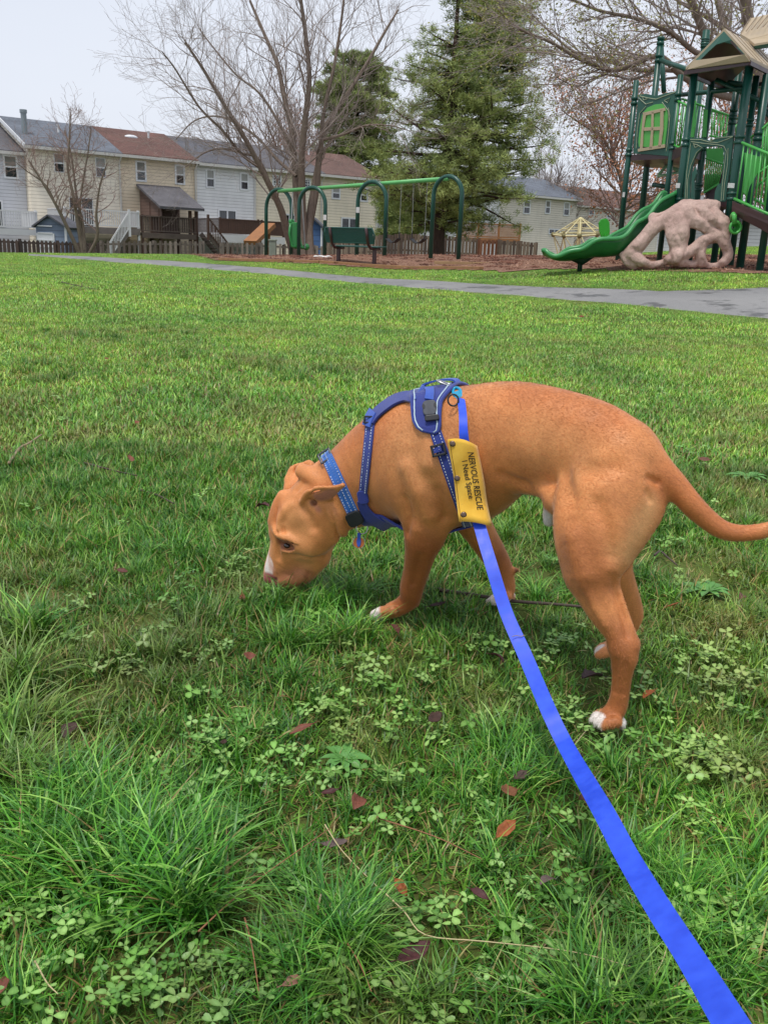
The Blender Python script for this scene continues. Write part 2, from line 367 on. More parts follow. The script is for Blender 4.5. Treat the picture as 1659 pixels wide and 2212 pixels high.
def house(row, t0, t1, zb, ze, ridge, wall, roof, label, group, d0=0.0, depth=9.5, overL=0.0, overR=0.0, gableL=False):
    """t0..t1 along the row; eave at ze, ridge ridge metres above; d0 = set-back"""
    O = row.P0 + FD * t0 + FNv * d0; O.z = zb
    h = thing('townhouse', label, 'house', O, math.radians(37.1), group)
    W = t1 - t0; H = ze - zb
    m = MB(); m.box(0.004, W - 0.004, 0, depth, 0, H)
    m.add([(0.004, 0, H), (0.004, depth, H), (0.004, depth / 2, H + ridge)], [(0, 1, 2)]); m.add([(W-0.004, 0, H), (W-0.004, depth, H), (W-0.004, depth / 2, H + ridge)], [(0, 2, 1)])
    m.build('wall', wall, h)
    m = MB(); th = 0.14; ov = 0.35; sl = ridge / (depth / 2)
    prof = [(-ov, H - ov * sl + 0.06), (depth / 2, H + ridge + 0.06), (depth + ov, H - ov * sl + 0.06), (depth + ov, H - ov * sl + 0.06 + th), (depth / 2, H + ridge + 0.06 + th), (-ov, H - ov * sl + 0.06 + th)]
    x0, x1 = -overL + 0.002, W + overR - 0.002
    m.add([(x0, y, z) for y, z in prof] + [(x1, y, z) for y, z in prof], [(0,1,4,5), (1,2,3,4), (6,11,10,7), (7,10,9,8), (0,5,11,6), (5,4,10,11), (4,3,9,10), (3,2,8,9), (2,1,7,8), (1,0,6,7)])
    rf = m.build('roof', roof, h)
    m = MB(); m.box(x0, x1, -ov - 0.12, -ov - 0.003, H - ov * sl - 0.02, H - ov * sl + 0.14); m.box(x0, x1, -ov, -0.004, H - ov * sl - 0.02, H - ov * sl + 0.04); m.build('gutter', M_gut, h)
    if overL > 0 or gableL:
        m = MB(); m.bar((x0 + 0.0, -ov, H - ov * sl + 0.12), (x0 + 0.0, depth / 2, H + ridge + 0.12), 0.05, 0.2); m.build('rake_board', M_trim, h)
    h['O'] = 0; del h['O']
    return h
def win(h, row, t0, zb, x0, y0, x1, y1, kind='double', d0=0.0, frame=True, glass=None):
    """window from its corners in the picture; on house h whose base is t0, zb"""
    cx, cy = (x0 + x1) / 2, (y0 + y1) / 2
    ta, _ = row.hit(x0, cy, d0); tb, _ = row.hit(x1, cy, d0); _, za = row.hit(cx, y1, d0); _, zt = row.hit(cx, y0, d0)
    a, b, c, d = ta - t0, tb - t0, za - zb, zt - zb
    fw = 0.10 if frame else 0.04; m = MB()
    m.box(a, b, -0.05, 0.02, d - fw, d); m.box(a, b, -0.05, 0.02, c, c + fw); m.box(a, a + fw, -0.05, 0.02, c + fw, d - fw); m.box(b - fw, b, -0.05, 0.02, c + fw, d - fw)
    if kind == 'double': zm = (c + d) / 2; m.box(a + fw, b - fw, -0.035, 0.02, zm - 0.04, zm + 0.04)
    if kind == 'slider': xm = (a + b) / 2; m.box(xm - 0.05, xm + 0.05, -0.035, 0.02, c + fw, d - fw)
    if kind == 'grid':
        for k in (1, 2): xx = a + (b - a) * k / 3; m.box(xx - 0.02, xx + 0.02, -0.035, 0.02, c + fw, d - fw)
        for k in (1, 2, 3): zz = c + (d - c) * k / 4; m.box(a + fw, b - fw, -0.03, 0.02, zz - 0.02, zz + 0.02)
    w = m.build('door' if kind == 'slider' and c < 2.9 and (d - c) > 1.6 else 'window', M_trim, h)
    m = MB(); m.box(a + fw, b - fw, -0.012, 0.0, c + fw, d - fw); m.build('pane', glass or M_glass, w)
    if kind == 'double' and glass is None:
        m = MB(); zm = (c + d) / 2; m.box(a + fw, b - fw, -0.018, -0.013, zm + 0.04, d - fw); m.build('blind', random.choice([M_blind, M_blind2]), w)
    return w
R1 = Row(atY(75, 500, 54.0))
R1.P0.z = 0
def th_(px, py, d=0): return R1.hit(px, py, d)
bd = [R1.hit(x, 400)[0] for x in (65, 263, 425, 553, 697, 818)]
ze1 = 0.5 * (R1.hit(75, 317)[1] + R1.hit(800, 386)[1])
print('row1', bd, 'eave', R1.hit(75, 317)[1], R1.hit(425, 350)[1], R1.hit(800, 386)[1])
ZB = -0.15
def ez(i): return R1.hit([164, 344, 489, 620, 757][i], [324, 341, 357, 369, 382][i])[1]
cf = lambda x: x * .3146
def D1(x, y): return (x * .3146, 186.4 + y * .3146)
def D2(x, y): return (410.1 + x * .3146, 261 + y * .3146)
def D5(x, y): return (626.3 + x * .17977, 372.8 + y * .17977)
def W1(h, i, f, a, b, c, d, kind='double', **k):
    x0, y0 = f(a, c); x1, y1 = f(b, d); return win(h, R1, bd[i] if i >= 0 else -9.0 , ZB, x0, y0, x1, y1, kind, **k)
gname = 'row of attached two-storey townhouses behind the park'
labs = ['cream townhouse with a blue-grey roof behind the small bare tree', 'tan townhouse with a maroon roof and a covered back porch', 'white-sided townhouse with a dark grey roof beside the covered porch', 'cream townhouse behind the trunks of the big bare tree', 'yellow-cream end townhouse behind the swings and bench']
walls = [SC, ST, SW, SY, SY]; roofs = [RB, RM, RC, RG, RBr]
hs = []
for i in range(5):
    hs.append(house(R1, bd[i], bd[i+1], ZB, ez(i), 1.75, walls[i], roofs[i], labs[i], gname, overL=0.25 if i == 0 else 0.0, overR=0.25 if i == 4 else 0.0))
z0 = R1.hit(60, 331, 0.8)[1]
h0 = house(R1, -9.0, bd[0], ZB, z0 , 1.75, SG, RG, 'grey-sided townhouse with a white railed deck at the left edge', gname, d0=0.8)
W1(h0, -1, D1, 22, 122, 468, 632, d0=0.8); W1(h0, -1, D1, -60, 24, 775, 965, 'slider', d0=0.8)
A, B, C3, D3, E3 = hs
W1(A, 0, D1, 370, 438, 460, 588, frame=False); W1(A, 0, D1, 656, 724, 488, 622, frame=False); W1(A, 0, D1, 478, 640, 762, 962, 'slider', frame=False)
W1(B, 1, D1, 930, 1004, 508, 652); W1(B, 1, D1, 1200, 1269, 535, 673); W1(B, 1, D1, 1060, 1190, 818, 1000, 'slider', frame=False)
W1(C3, 2, D1, 1412, 1476, 565, 696); W1(C3, 2, D2, 343, 404, 352, 476); W1(C3, 2, D2, 193, 322, 605, 770, 'slider')
W1(D3, 3, D2, 566, 628, 368, 448, 'grid'); W1(D3, 3, D2, 768, 828, 392, 470, 'grid'); W1(D3, 3, D2, 643, 722, 636, 790, 'slider')
W1(E3, 4, D5, 500, 604, 160, 318); W1(E3, 4, D5, 842, 936, 178, 348); W1(E3, 4, D5, 612, 808, 535, 720, 'slider')
for i, h in enumerate(hs):
    Wd = bd[i+1] - bd[i]; H = ez(i) - ZB
    m = MB(); m.tube([(Wd - 0.12, -0.42, H - 0.15), (Wd - 0.12, -0.08, H - 0.5), (Wd - 0.12, -0.08, 0.3)], 0.05, 6); m.build('downspout', M_gut, h)
m = MB(); m.box(bd[5]-bd[4]-0.17, bd[5]-bd[4]+0.01, -0.02, 0.16, 0, ez(4)-ZB-0.1); m.build('corner_board', M_trim, E3)
def vent(h, t, d, z, hh=0.45, r=0.07):
    m = MB(); m.tube([(t, d, z), (t, d, z + hh)], r, 8); m.tube([(t, d, z + hh), (t, d, z + hh + 0.06)], r * 1.5, 8); m.build('roof_vent', M_trim, h)
def rz(h_, i, d): return ez(i) - ZB + 1.75 / 4.75 * d + 0.1
vent(A, 2.6, 2.6, rz(A, 0, 2.6)); vent(B, 3.2, 3.4, rz(B, 1, 3.4)); vent(C3, 4.2, 3.6, rz(C3, 2, 3.6)); vent(D3, 4.2, 3.8, rz(D3, 3, 3.8)); vent(E3, 1.2, 3.8, rz(E3, 4, 3.8))
m = MB(); m.sphere((2.0, 3.3, rz(B, 1, 3.3) + 0.05), 0.45, 14, 8, (1.0, 0.7, 0.35)); m.build('skylight', simple('skylight_dome', srgb(220, 222, 226), 0.25, 0.05, 3), B, smooth=True)
m = MB(); fx, fz = R1.hit(50.5, 243, 1.6); fx -= bd[0]; fz -= ZB; m.tube([(fx, 1.6, 1.0), (fx, 1.6, fz)], 0.16, 14); m.tube([(fx, 1.6, fz), (fx, 1.6, fz + 0.18)], 0.2, 14); m.build('chimney_flue', simple('flue_metal', srgb(128, 138, 142), 0.4, 0.15, 3, metal=0.3), A, smooth=False)
# satellite dish on the end house
m = MB(); m.sphere((2.6, 4.5, ez(4) - ZB + 2.35), 0.42, 14, 8, (1, 0.25, 1)); m.tube([(2.6, 4.5, ez(4) - ZB + 1.7), (2.6, 4.5, ez(4) - ZB + 2.3)], 0.03, 6); m.build('satellite_dish', M_gut, E3, smooth=True)

# second row, farther off on the right
R2 = Row(atY(1141, 480, 86.0)); R2.P0.z = 0
zf = R2.hit(1141, 421)[1]; print('row2 eave', zf, R2.hit(1246, 433)[1])
def D3f(x, y): return (820.2 + x * .26966, 261 + y * .26966)
def D4f(x, y): return (1148.2 + x * .16181, 402.6 + y * .16181)
g2 = 'far row of townhouses beyond the high fence'
tF0, tF1 = R2.hit(1172, 440)[0], R2.hit(1247, 440)[0]
def W2(h, t0, f, a, b, c, d, kind='double', **k):
    x0, y0 = f(a, c); x1, y1 = f(b, d); return win(h, R2, t0, -0.1, x0, y0, x1, y1, kind, **k)
tE0 = R2.hit(1080, 440)[0]; tD0 = R2.hit(985, 440)[0]; tC0 = R2.hit(895, 440)[0]
hF = house(R2, tF0, tF1, -0.1, zf, 1.8, SD, RB, 'beige townhouse with a slate-blue roof above the rope climber', g2, overR=0.3)
hE = house(R2, tE0, tF0, -0.1, zf, 1.8, SD, RB, 'beige townhouse half hidden by the right side of the big pine', g2)
hD = house(R2, tD0, tE0, -0.1, zf - 0.1, 1.8, SW, RG, 'white townhouse behind the lower boughs of the big pine', g2)
hC = house(R2, tC0, tD0, -0.1, zf - 0.2, 1.8, SW, RG, 'pale townhouse seen just left of the big pine trunk', g2)
hG = house(R2, tF1, tF1 + 9.5, -0.1, zf - 0.35, 1.9, SD, RBr, 'beige townhouse with a brown roof behind the green slide', g2, d0=1.5, overL=0.3)
hH = house(R2, tF1 + 9.5, tF1 + 26, -0.1, zf - 0.35, 1.9, SD, RBr, 'beige townhouse behind the posts of the playground tower', g2, d0=1.5)
hI = house(R2, -34, tC0 - 9, -0.1, zf - 0.3, 1.8, SG, RG, 'grey gabled house glimpsed left of the big pine', g2, d0=-2.0, overR=0.2, gableL=True)
W2(hF, tF0, D4f, 180, 250, 180, 365); W2(hF, tF0, D4f, 425, 505, 205, 390); W2(hE, tE0, D3f, 1150, 1205, 630, 745)
W2(hD, tD0, D3f, 710, 755, 600, 658); W2(hC, tC0, D3f, 285, 352, 828, 915, 'slider'); W2(hD, tD0, D3f, 800, 850, 800, 870)
W2(hG, tF1, D4f, 765, 840, 232, 385, d0=1.5); W2(hG, tF1, D4f, 1000, 1060, 340, 425, d0=1.5)
W2(hF, tF0, D4f, 225, 380, 560, 640, 'slider')

# ------------------------------------------------------------------ decks, porch, sheds, fences
M_wdeck = simple('white_vinyl', srgb(214, 214, 214), 0.45, 0.06, 3); M_gdeck = simple('weathered_wood', srgb(96, 84, 76), 0.9, 0.35, 4); M_bdeck = simple('brown_wood', srgb(84, 62, 52), 0.85, 0.35, 4)
M_odeck = simple('cedar_wood', srgb(152, 104, 66), 0.8, 0.3, 3); M_dark = simple('shadowed_lattice', srgb(44, 40, 38), 0.95, 0.3, 4)
M_greyd = simple('grey_wood', srgb(120, 112, 106), 0.9, 0.3, 4)
def deck(label, t0, t1, zt, dep, rail, post, skirt, group=None, rh=0.95, base=-0.25, gap=0.13, solid=False, row=None, skirt_h=0.3, rz=None):
    row = row or R1
    O = row.P0 + FD * t0 - FNv * 0.08; O.z = base
    d = thing('deck', label, 'deck', O, math.radians(37.1), group); W = t1 - t0; z = zt - base
    m = MB(); m.box(0, W, -dep, 0, z - 0.16, z); m.build('platform', skirt, d)
    m = MB(); m.box(0.02, W - 0.02, -dep - 0.03, -dep - 0.003, z - skirt_h, z + 0.004); m.build('fascia', skirt, d)
    for x in np.linspace(0.08, W - 0.08, max(2, int(W / 2.2) + 1)):
        m = MB(); m.box(x - 0.06, x + 0.06, -dep + 0.02, -dep + 0.14, 0, z + rh + 0.06); m.build('post', post, d)
    m = MB(); m.box(0, W, -dep - 0.02, -dep + 0.08, z + rh - 0.06, z + rh); m.box(0, W, -dep, -dep + 0.05, z + 0.08, z + 0.14)
    for x in (0.0, W - 0.06): m.box(x, x + 0.06, -dep + 0.1, -0.05, z + rh - 0.06, z + rh)
    n = int(W / gap)
    for k in range(n):
        x = (k + 0.5) * W / n; w = 0.02 if not solid else W / n * 0.47
        m.box(x - w, x + w, -dep + 0.005, -dep + 0.04, z + 0.14, z + rh - 0.06)
    for k in range(int(dep / gap)):
        y = -(k + 0.5) * gap
        for x in (0.01, W - 0.05): m.box(x, x + 0.035, y - 0.02, y + 0.02, z + 0.1, z + rh - 0.06)
    m.build('railing', rail, d); return d
def tz(px, py, d=0.0): return R1.hit(px, py, d)
# depth of decks stands 3 m in front of the walls
dp = 3.0
t_, zdk = tz(*D1(120, 978), -dp); t2_, _ = tz(*D1(262, 978), -dp)
deck('white railed deck of the grey townhouse at the left edge', -9.5, t2_, zdk, dp, M_wdeck, M_wdeck, M_wdeck, rh=0.95)
ta, zA = tz(*D1(440, 965), -dp); tb, _ = tz(*D1(960, 970), -dp)
dA = deck('white railed deck behind the small bare tree', ta, tb, tz(*D1(900, 975), -dp)[1], dp, M_wdeck, M_wdeck, M_greyd, skirt_h=0.35)
def stairs(label, px0, px1, mat, rail, d, zt, n=8, base=-0.25, w=1.0, dirn=-1):
    ta_, z1 = R1.hit(*px0, -dp - 0.05); tb_, z0_ = R1.hit(*px1, -dp - 0.05)
    O = R1.P0 + FD * tb_ - FNv * (dp + 0.15); O.z = base
    s = thing('stairs', label, 'stairs', O, math.radians(37.1)); L = ta_ - tb_; H = zt - base
    m = MB()
    for k in range(n):
        x = L * k / n; zz = H * (k + 1) / (n + 1); m.box(min(x, x + L / n), max(x, x + L / n), -w, 0, zz - 0.05, zz)
    m.build('treads', mat, s); m = MB(); m.bar((0, -w, 0.1), (L, -w, H), 0.05, 0.28); m.bar((0, 0, 0.1), (L, 0, H), 0.05, 0.28); m.build('stringers', mat, s)
    m = MB(); m.bar((0, -w - 0.04, 1.0), (L, -w - 0.04, H + 0.95), 0.07, 0.08); m.bar((0, -w - 0.04, 0.25), (L, -w - 0.04, H + 0.15), 0.05, 0.06)
    for k in range(14):
        f = (k + 0.5) / 14; m.box(L * f - 0.02, L * f + 0.02, -w - 0.06, -w - 0.03, 0.25 + H * f * 0.96, 1.0 + (H - 0.05) * f)
    for f in (0, 1): m.box(L * f - 0.06, L * f + 0.06, -w - 0.1, -w + 0.02, 0 + H * f * 0.8, 1.12 + H * f * 0.99)
    m.build('handrail', rail, s)
stairs('white handrailed stairs coming down from the white deck', D1(838, 970), D1(700, 1050), M_greyd, M_wdeck, 3, zA)
tB0, zB_ = tz(*D1(965, 1000), -dp); tB1, _ = tz(*D1(1345, 1000), -dp)
dB = deck('weathered grey-brown deck under the covered porch roof', tB0 + 0.05, tB1, zB_, dp, M_gdeck, M_bdeck, M_gdeck, gap=0.16)
# porch roof
tp0 = tz(*D1(955, 670), 0)[0]; zp1 = tz(*D1(955, 668), 0)[1]; tp1 = tz(*D1(1335, 700), 0)[0]
tq0, zq0 = tz(*D1(1080, 818), -dp - 0.4); tq1, _ = tz(*D1(1470, 835), -dp - 0.4)
O = R1.P0 + FD * tp0; O.z = 0
po = thing('porch', 'dark shed-roofed porch built onto the back of the tan townhouse', 'porch', O, math.radians(37.1)); Wp = tB1 - tp0 + 0.35
m = MB(); dq = dp + 0.5
m.add([(-0.2, -0.06, zp1), (Wp, -0.06, zp1), (Wp, -dq, zq0), (-0.2, -dq, zq0), (-0.2, -0.06, zp1 - 0.14), (Wp, -0.06, zp1 - 0.14), (Wp, -dq, zq0 - 0.14), (-0.2, -dq, zq0 - 0.14)], [(0,3,2,1),(4,5,6,7),(0,1,5,4),(1,2,6,5),(2,3,7,6),(3,0,4,7)]); m.build('roof', RG, po)
m = MB(); m.prism([(-0.02, -0.1, zp1 - 0.2), (-0.02, -dq + 0.3, zq0 - 0.1), (-0.02, -dq + 0.3, zq0 - 0.55), (-0.02, -0.1, zq0 - 0.55)], (0.06, 0, 0)); m.build('gable_cladding', SBr, po)
for x, y in ((0.05, -dp + 0.1), (1.9, -dp + 0.02), (Wp - 0.25, -dp + 0.1), (Wp - 0.25, -0.3), (0.05, -1.6)):
    m = MB(); m.box(x - 0.08, x + 0.08, y - 0.08, y + 0.08, zB_ - 1.6, zq0 - 0.15 + (0.0 if y < -2 else 0.4)); m.build('post', M_bdeck, po)
m = MB(); m.box(0.05, 1.7, -1.65, -1.6, zB_, zq0 - 0.1); m.build('side_screen', SBr, po)
tC0_, zC_ = tz(*D1(1370, 1010), -dp); tC1_, _ = tz(*D2(478, 780), -dp)
deck('brown wooden deck with boarded sides behind the white townhouse', tC0_ + 1.3, tC1_, tz(*D2(300, 782), -dp)[1], dp, M_bdeck, M_bdeck, M_wdeck, gap=0.15, solid=True, skirt_h=0.45)
stairs('dark wooden steps between the two brown decks', D1(1372, 960), D1(1530, 1090), M_gdeck, M_bdeck, 3, zC_)
tD0_, _ = tz(*D2(486, 780), -dp); tD1_, _ = tz(*D2(650, 790), -dp)
deck('short brown boarded deck behind the big bare tree', tD0_, tD1_, tz(*D2(560, 795), -dp)[1], dp, M_bdeck, M_bdeck, M_wdeck, gap=0.15, solid=True, skirt_h=0.45)
# wooden slide board
a = atY(*D2(545, 712), 58.5); b = atY(*D2(415, 835), 56.5); m = MB(); m.bar(a, b, 0.9, 0.25); m.tube([a, Vector((a.x, a.y, -0.2))], 0.08, 6); tag(m.build('slide_board', M_odeck), 'orange-brown wooden chute leaning on the brown deck', 'chute')
# sheds
def shed(label, px0, px1, pyb, pyt, Y, wall, roof, door=True, ridge=0.5):
    a = atY(px0, pyb, Y); b = atY(px1, pyb, Y); zt = atY((px0 + px1) / 2, pyt, Y).z
    s = thing('shed', label, 'shed', (a.x, a.y, -0.2)); W = b.x - a.x; H = zt + 0.2
    m = MB(); m.box(0, W, 0, 2.4, 0, H); m.add([(0.0, 0, H), (W, 0, H), (W * 0.45, 0, H + ridge)], [(0, 1, 2)]); m.add([(0.0, 2.4, H), (W, 2.4, H), (W * 0.45, 2.4, H + ridge)], [(0, 2, 1)]); m.build('wall', wall, s)
    m = MB(); m.bar((-0.15, 1.2, H - 0.05), (W * 0.45, 1.2, H + ridge + 0.05), 2.8, 0.08); m.bar((W * 0.45, 1.2, H + ridge + 0.05), (W + 0.15, 1.2, H - 0.05), 2.8, 0.08); m.build('roof', roof, s)
    if door:
        m = MB(); m.box(0.02, 0.95, -0.05, -0.005, 0.1, H - 0.35)
        for k in range(5): m.box(0.1, 0.87, -0.08, -0.05, 0.3 + k * 0.35, 0.36 + k * 0.35)
        m.build('door', M_trim, s)
    m = MB(); m.box(W - 0.08, W + 0.02, -0.03, 0.06, 0, H); m.build('corner_board', M_trim, s)
bb = siding('blue_boards', srgb(62, 92, 134), 0.3); gb = siding('blue_grey_boards', srgb(112, 126, 144), 0.3)
shed('blue-grey garden shed with a white trimmed door at the left', D1(258, 0)[0], D1(462, 0)[0], 545, D1(0, 960)[1], 49.0, gb, RC)
shed('deep blue garden shed behind the big bare tree', D2(780, 0)[0], D2(905, 0)[0], 555, D2(0, 730)[1], 52.0, bb, RC, door=False)
# fences
def fence(label, pts, ztops, mat, kind, w=0.14, gap=0.02, post=None, group=None, zb=-0.3, pmat=None):
    O = Vector((pts[0][0], pts[0][1], 0)); f = thing('fence', label, 'fence', O, 0, group); m = MB(); k = 0
    mats = mat; 
    for (a, b, za, zb_) in zip(pts[:-1], pts[1:], ztops[:-1], ztops[1:]):
        a2 = Vector((a[0], a[1], 0)); b2 = Vector((b[0], b[1], 0)); L = (b2 - a2).length; d = (b2 - a2) / L; n = int(L / (w + gap)); nn = Vector((-d.y, d.x, 0))
        for i in range(n):
            m.cur = random.randrange(len(mats)); p = a2 + d * ((i + 0.5) * L / n) - O + nn * random.uniform(-0.012, 0.012); zt = za + (zb_ - za) * i / n + random.uniform(-0.03, 0.03); hw = w / 2 * random.uniform(0.9, 1.0)
            if kind == 'dog':
                q = [p - d * hw + Vector((0,0,zb)), p + d * hw + Vector((0,0,zb)), p + d * hw + Vector((0,0,zt - 0.06)), p + d * hw * 0.5 + Vector((0,0,zt)), p - d * hw * 0.5 + Vector((0,0,zt)), p - d * hw + Vector((0,0,zt - 0.06))]
            elif kind == 'pick':
                q = [p - d * hw + Vector((0,0,zb)), p + d * hw + Vector((0,0,zb)), p + d * hw + Vector((0,0,zt - 0.1)), p + Vector((0,0,zt)), p - d * hw + Vector((0,0,zt - 0.1))]
            else:
                q = [p - d * hw + Vector((0,0,zb)), p + d * hw + Vector((0,0,zb)), p + d * hw + Vector((0,0,zt)), p - d * hw + Vector((0,0,zt))]
            m.prism(q, nn * 0.025)
    m.build('boards', mats, f)
    m = MB()
    for (a, b, za, zb_) in zip(pts[:-1], pts[1:], ztops[:-1], ztops[1:]):
        a2 = Vector((a[0], a[1], 0)) - O; b2 = Vector((b[0], b[1], 0)) - O; d = (b2 - a2).normalized(); nn = Vector((-d.y, d.x, 0)) * 0.07
        for q in (0.15, 0.75): m.bar(a2 + nn + Vector((0,0,za - q)), b2 + nn + Vector((0,0,zb_ - q)), 0.05, 0.09)
    m.build('rails', mats[0], f)
    for (a, za) in zip(pts, ztops):
        a2 = Vector((a[0], a[1], 0)) - O; m = MB(); m.box(a2.x - 0.06, a2.x + 0.06, a2.y + 0.08, a2.y + 0.2, zb, za + 0.03); m.build('post', mats[0], f)
def fpt(px, py, Y): p = atY(px, py, Y); return (p.x, p.y), p.z
fd_ = [simple('fence_dark' , srgb(70, 58, 54), 0.95, 0.3, 5), simple('fence_dark2', srgb(84, 70, 64), 0.95, 0.3, 5), simple('fence_dark3', srgb(58, 50, 48), 0.95, 0.3, 5)]
fg_ = [simple('fence_grey' , srgb(120, 110, 102), 0.95, 0.3, 5), simple('fence_grey2', srgb(142, 130, 120), 0.95, 0.3, 5), simple('fence_grey3', srgb(102, 92, 84), 0.95, 0.3, 5)]
fb_ = [simple('fence_brown' , srgb(112, 94, 82), 0.95, 0.35, 5), simple('fence_brown2', srgb(130, 112, 98), 0.95, 0.35, 5), simple('fence_brown3', srgb(92, 76, 68), 0.95, 0.35, 5)]
fr_ = [simple('fence_red' , srgb(124, 80, 60), 0.9, 0.3, 5), simple('fence_red2', srgb(138, 92, 70), 0.9, 0.3, 5)]
def mkf(label, L, mat, kind, **k):
    P = [fpt(*q) for q in L]; fence(label, [p[0] for p in P], [p[1] for p in P], mat, kind, **k)
mkf('dark stained board fence along the left edge of the lawn', [(-60, 512, 46), (40, 516, 46.5), (122, 520, 47), (215, 522, 47.5)], fd_, 'pick', w=0.16)
mkf('grey picket fence with open gaps right of the small bare tree', [(216, 520, 46.5), (330, 520, 47.5), (438, 521, 48.5)], fg_, 'flat', w=0.13, gap=0.12)
mkf('grey picket fence with open gaps behind the first swing arches', [(476, 524, 48), (560, 524, 48.5), (680, 530, 49), (700, 531, 49)], fg_, 'flat', w=0.13, gap=0.1)
mkf('tall weathered board fence behind the bench and swings', [(700, 521, 47), (790, 509, 46), (865, 504, 45.5), (960, 509, 45), (1035, 514, 45)], fb_, 'flat', w=0.15, gap=0.006)
mkf('reddish fence panel below the cedar deck', [(1036, 516, 44.8), (1078, 517, 44.8)], fr_, 'flat', w=0.15, gap=0.006)
mkf('weathered board fence between the reddish panel and the rope climber', [(1079, 518, 44.6), (1122, 521, 44.4), (1160, 524, 44.2)], fb_, 'flat', w=0.15, gap=0.006)
# cedar deck of the far row
a0 = atY(985, 514, 60); a1 = atY(1124, 515, 60); zt = atY(1050, 513, 60).z
dk = thing('deck', 'orange cedar deck with a slatted rail above the board fence', 'deck', (a0.x, a0.y, 0)); W = a1.x - a0.x
m = MB(); m.box(0, W, 0, 4, zt - 0.2, zt); m.build('platform', M_odeck, dk)
m = MB(); m.box(0, W, -0.04, 0.06, zt + 0.8, zt + 0.88); m.box(0, W, 0, 0.04, zt + 0.02, zt + 0.1)
for k in range(60): x = (k + 0.5) * W / 60; m.box(x - 0.022, x + 0.022, 0.0, 0.035, zt + 0.1, zt + 0.8)
m.build('railing', M_odeck, dk)
for k in range(4): x = 0.06 + (W - 0.12) * k / 3; m = MB(); m.box(x - 0.06, x + 0.06, -0.02, 0.1, -0.2, zt + 0.95); m.build('post', M_odeck, dk)
# pale retaining wall / white garage wall seen below the ramp
pw = atY(1470, 552, 52); pw2 = atY(1760, 552, 52)
wl = thing('outbuilding', 'low white-walled outbuilding beyond the grass bank behind the playground', 'outbuilding', (pw.x, pw.y, 0.2)); zt = atY(1600, 478, 52).z - 0.2
m = MB(); m.box(0, pw2.x - pw.x, 0, 5, 0, zt); m.build('wall', SW, wl); m = MB(); m.bar((pw2.x * 0 - 0.3, 2.5, zt + 0.08), (pw2.x - pw.x + 0.3, 2.5, zt + 0.08), 5.6, 0.16); m.build('roof', RG, wl)
m = MB(); m.box(1.4, 2.3, -0.04, -0.003, 0.1, 2.0); m.build('door', M_blind2, wl)
# ------------------------------------------------------------------ trees
def bark(name, c, c2=None):
    m = NT(name); o = m.obj(); n1 = m.noise(m.scale(o, (6, 6, 1.2)), 3.5, 6, 0.7); n2 = m.noise(o, 1.1, 3)
    m.set(Base_Color=m.mix(m.ramp(n2, [(0.4, 0), (0.7, 0.5)]), m.ramp(n1, [(0.3, tuple(x * 0.5 for x in c[:3]) + (1,)), (0.7, c)]), c2 or c), Roughness=0.95, Specular_IOR_Level=0.15); m.bump(n1, 0.8, 0.03); return m.mat
class Tubes:
    """many thin tapered branches in one numpy mesh"""
    def __init__(s): s.V = []; s.Q = []; s.n = 0
    def add(s, P, R, k=4):
        P = np.asarray(P, float); m = len(P); T = np.gradient(P, axis=0); T /= np.linalg.norm(T, axis=1)[:, None] + 1e-9
        ref = np.array([0.3, 0.2, 1.0]) if abs(T[0, 2]) < 0.85 else np.array([1.0, 0.1, 0])
        X = np.cross(T, ref); X /= np.linalg.norm(X, axis=1)[:, None] + 1e-9; Y = np.cross(T, X); a = np.arange(k) * 2 * PI / k
        V = P[:, None, :] + (X[:, None, :] * np.cos(a)[None, :, None] + Y[:, None, :] * np.sin(a)[None, :, None]) * np.asarray(R)[:, None, None]
        s.V.append(V.reshape(-1, 3)); i = s.n + np.arange(m * k).reshape(m, k); j = np.roll(i, -1, 1)
        s.Q.append(np.stack([i[:-1], j[:-1], j[1:], i[1:]], -1).reshape(-1, 4)); s.n += m * k
    def build(s, name, mat, parent, org):
        return np_mesh(name, np.concatenate(s.V) - np.array(org), quads=np.concatenate(s.Q), mat=mat, parent=parent)
def grow_branch(T, p, d, L, r, depth, rg, tips, maxd, up=0.12, spread=0.6, kids=(3, 5), rmin=0.008, wig=0.12, lenf=(0.5, 0.75), trunkT=None, bend=None):
    n = max(4, int(L / 0.35)) if depth < 3 else 4; P = [np.array(p, float)]; d = np.array(d, float); d /= np.linalg.norm(d); step = L / n; dirs = [d.copy()]
    for i in range(n):
        d = d + rg.normal(size=3) * wig + np.array([0, 0, up]) * (1 if depth > 0 else 0.4)
        if bend is not None: d = d + bend
        d /= np.linalg.norm(d); P.append(P[-1] + d * step); dirs.append(d.copy())
    rr = np.linspace(r, max(rmin, r * (0.45 if depth < maxd else 0.3)), n + 1)
    (trunkT if depth == 0 and trunkT is not None else T).add(P, rr, 8 if depth == 0 else (6 if depth == 1 else (4 if depth == 2 else 3)))
    if depth >= maxd: tips.append((P[-1], d)); tips.append((P[n // 2], d)); return
    nk = rg.integers(kids[0], kids[1] + 1)
    for k in range(nk):
        f = (k + 1) / nk if depth > 0 else 0.35 + 0.65 * (k + 1) / nk
        f = min(1, f + rg.uniform(-0.1, 0.0)); i = min(n, int(f * n)); q = P[i]; dd = dirs[i]
        ax = rg.normal(size=3); ax -= dd * (ax @ dd); ax /= np.linalg.norm(ax) + 1e-9
        nd = dd * 1.0 + ax * spread * rg.uniform(0.6, 1.3)
        grow_branch(T, q, nd, L * rg.uniform(*lenf), rr[i] * rg.uniform(0.5, 0.75), depth + 1, rg, tips, maxd, up, spread, kids, rmin, wig, lenf, None, bend)
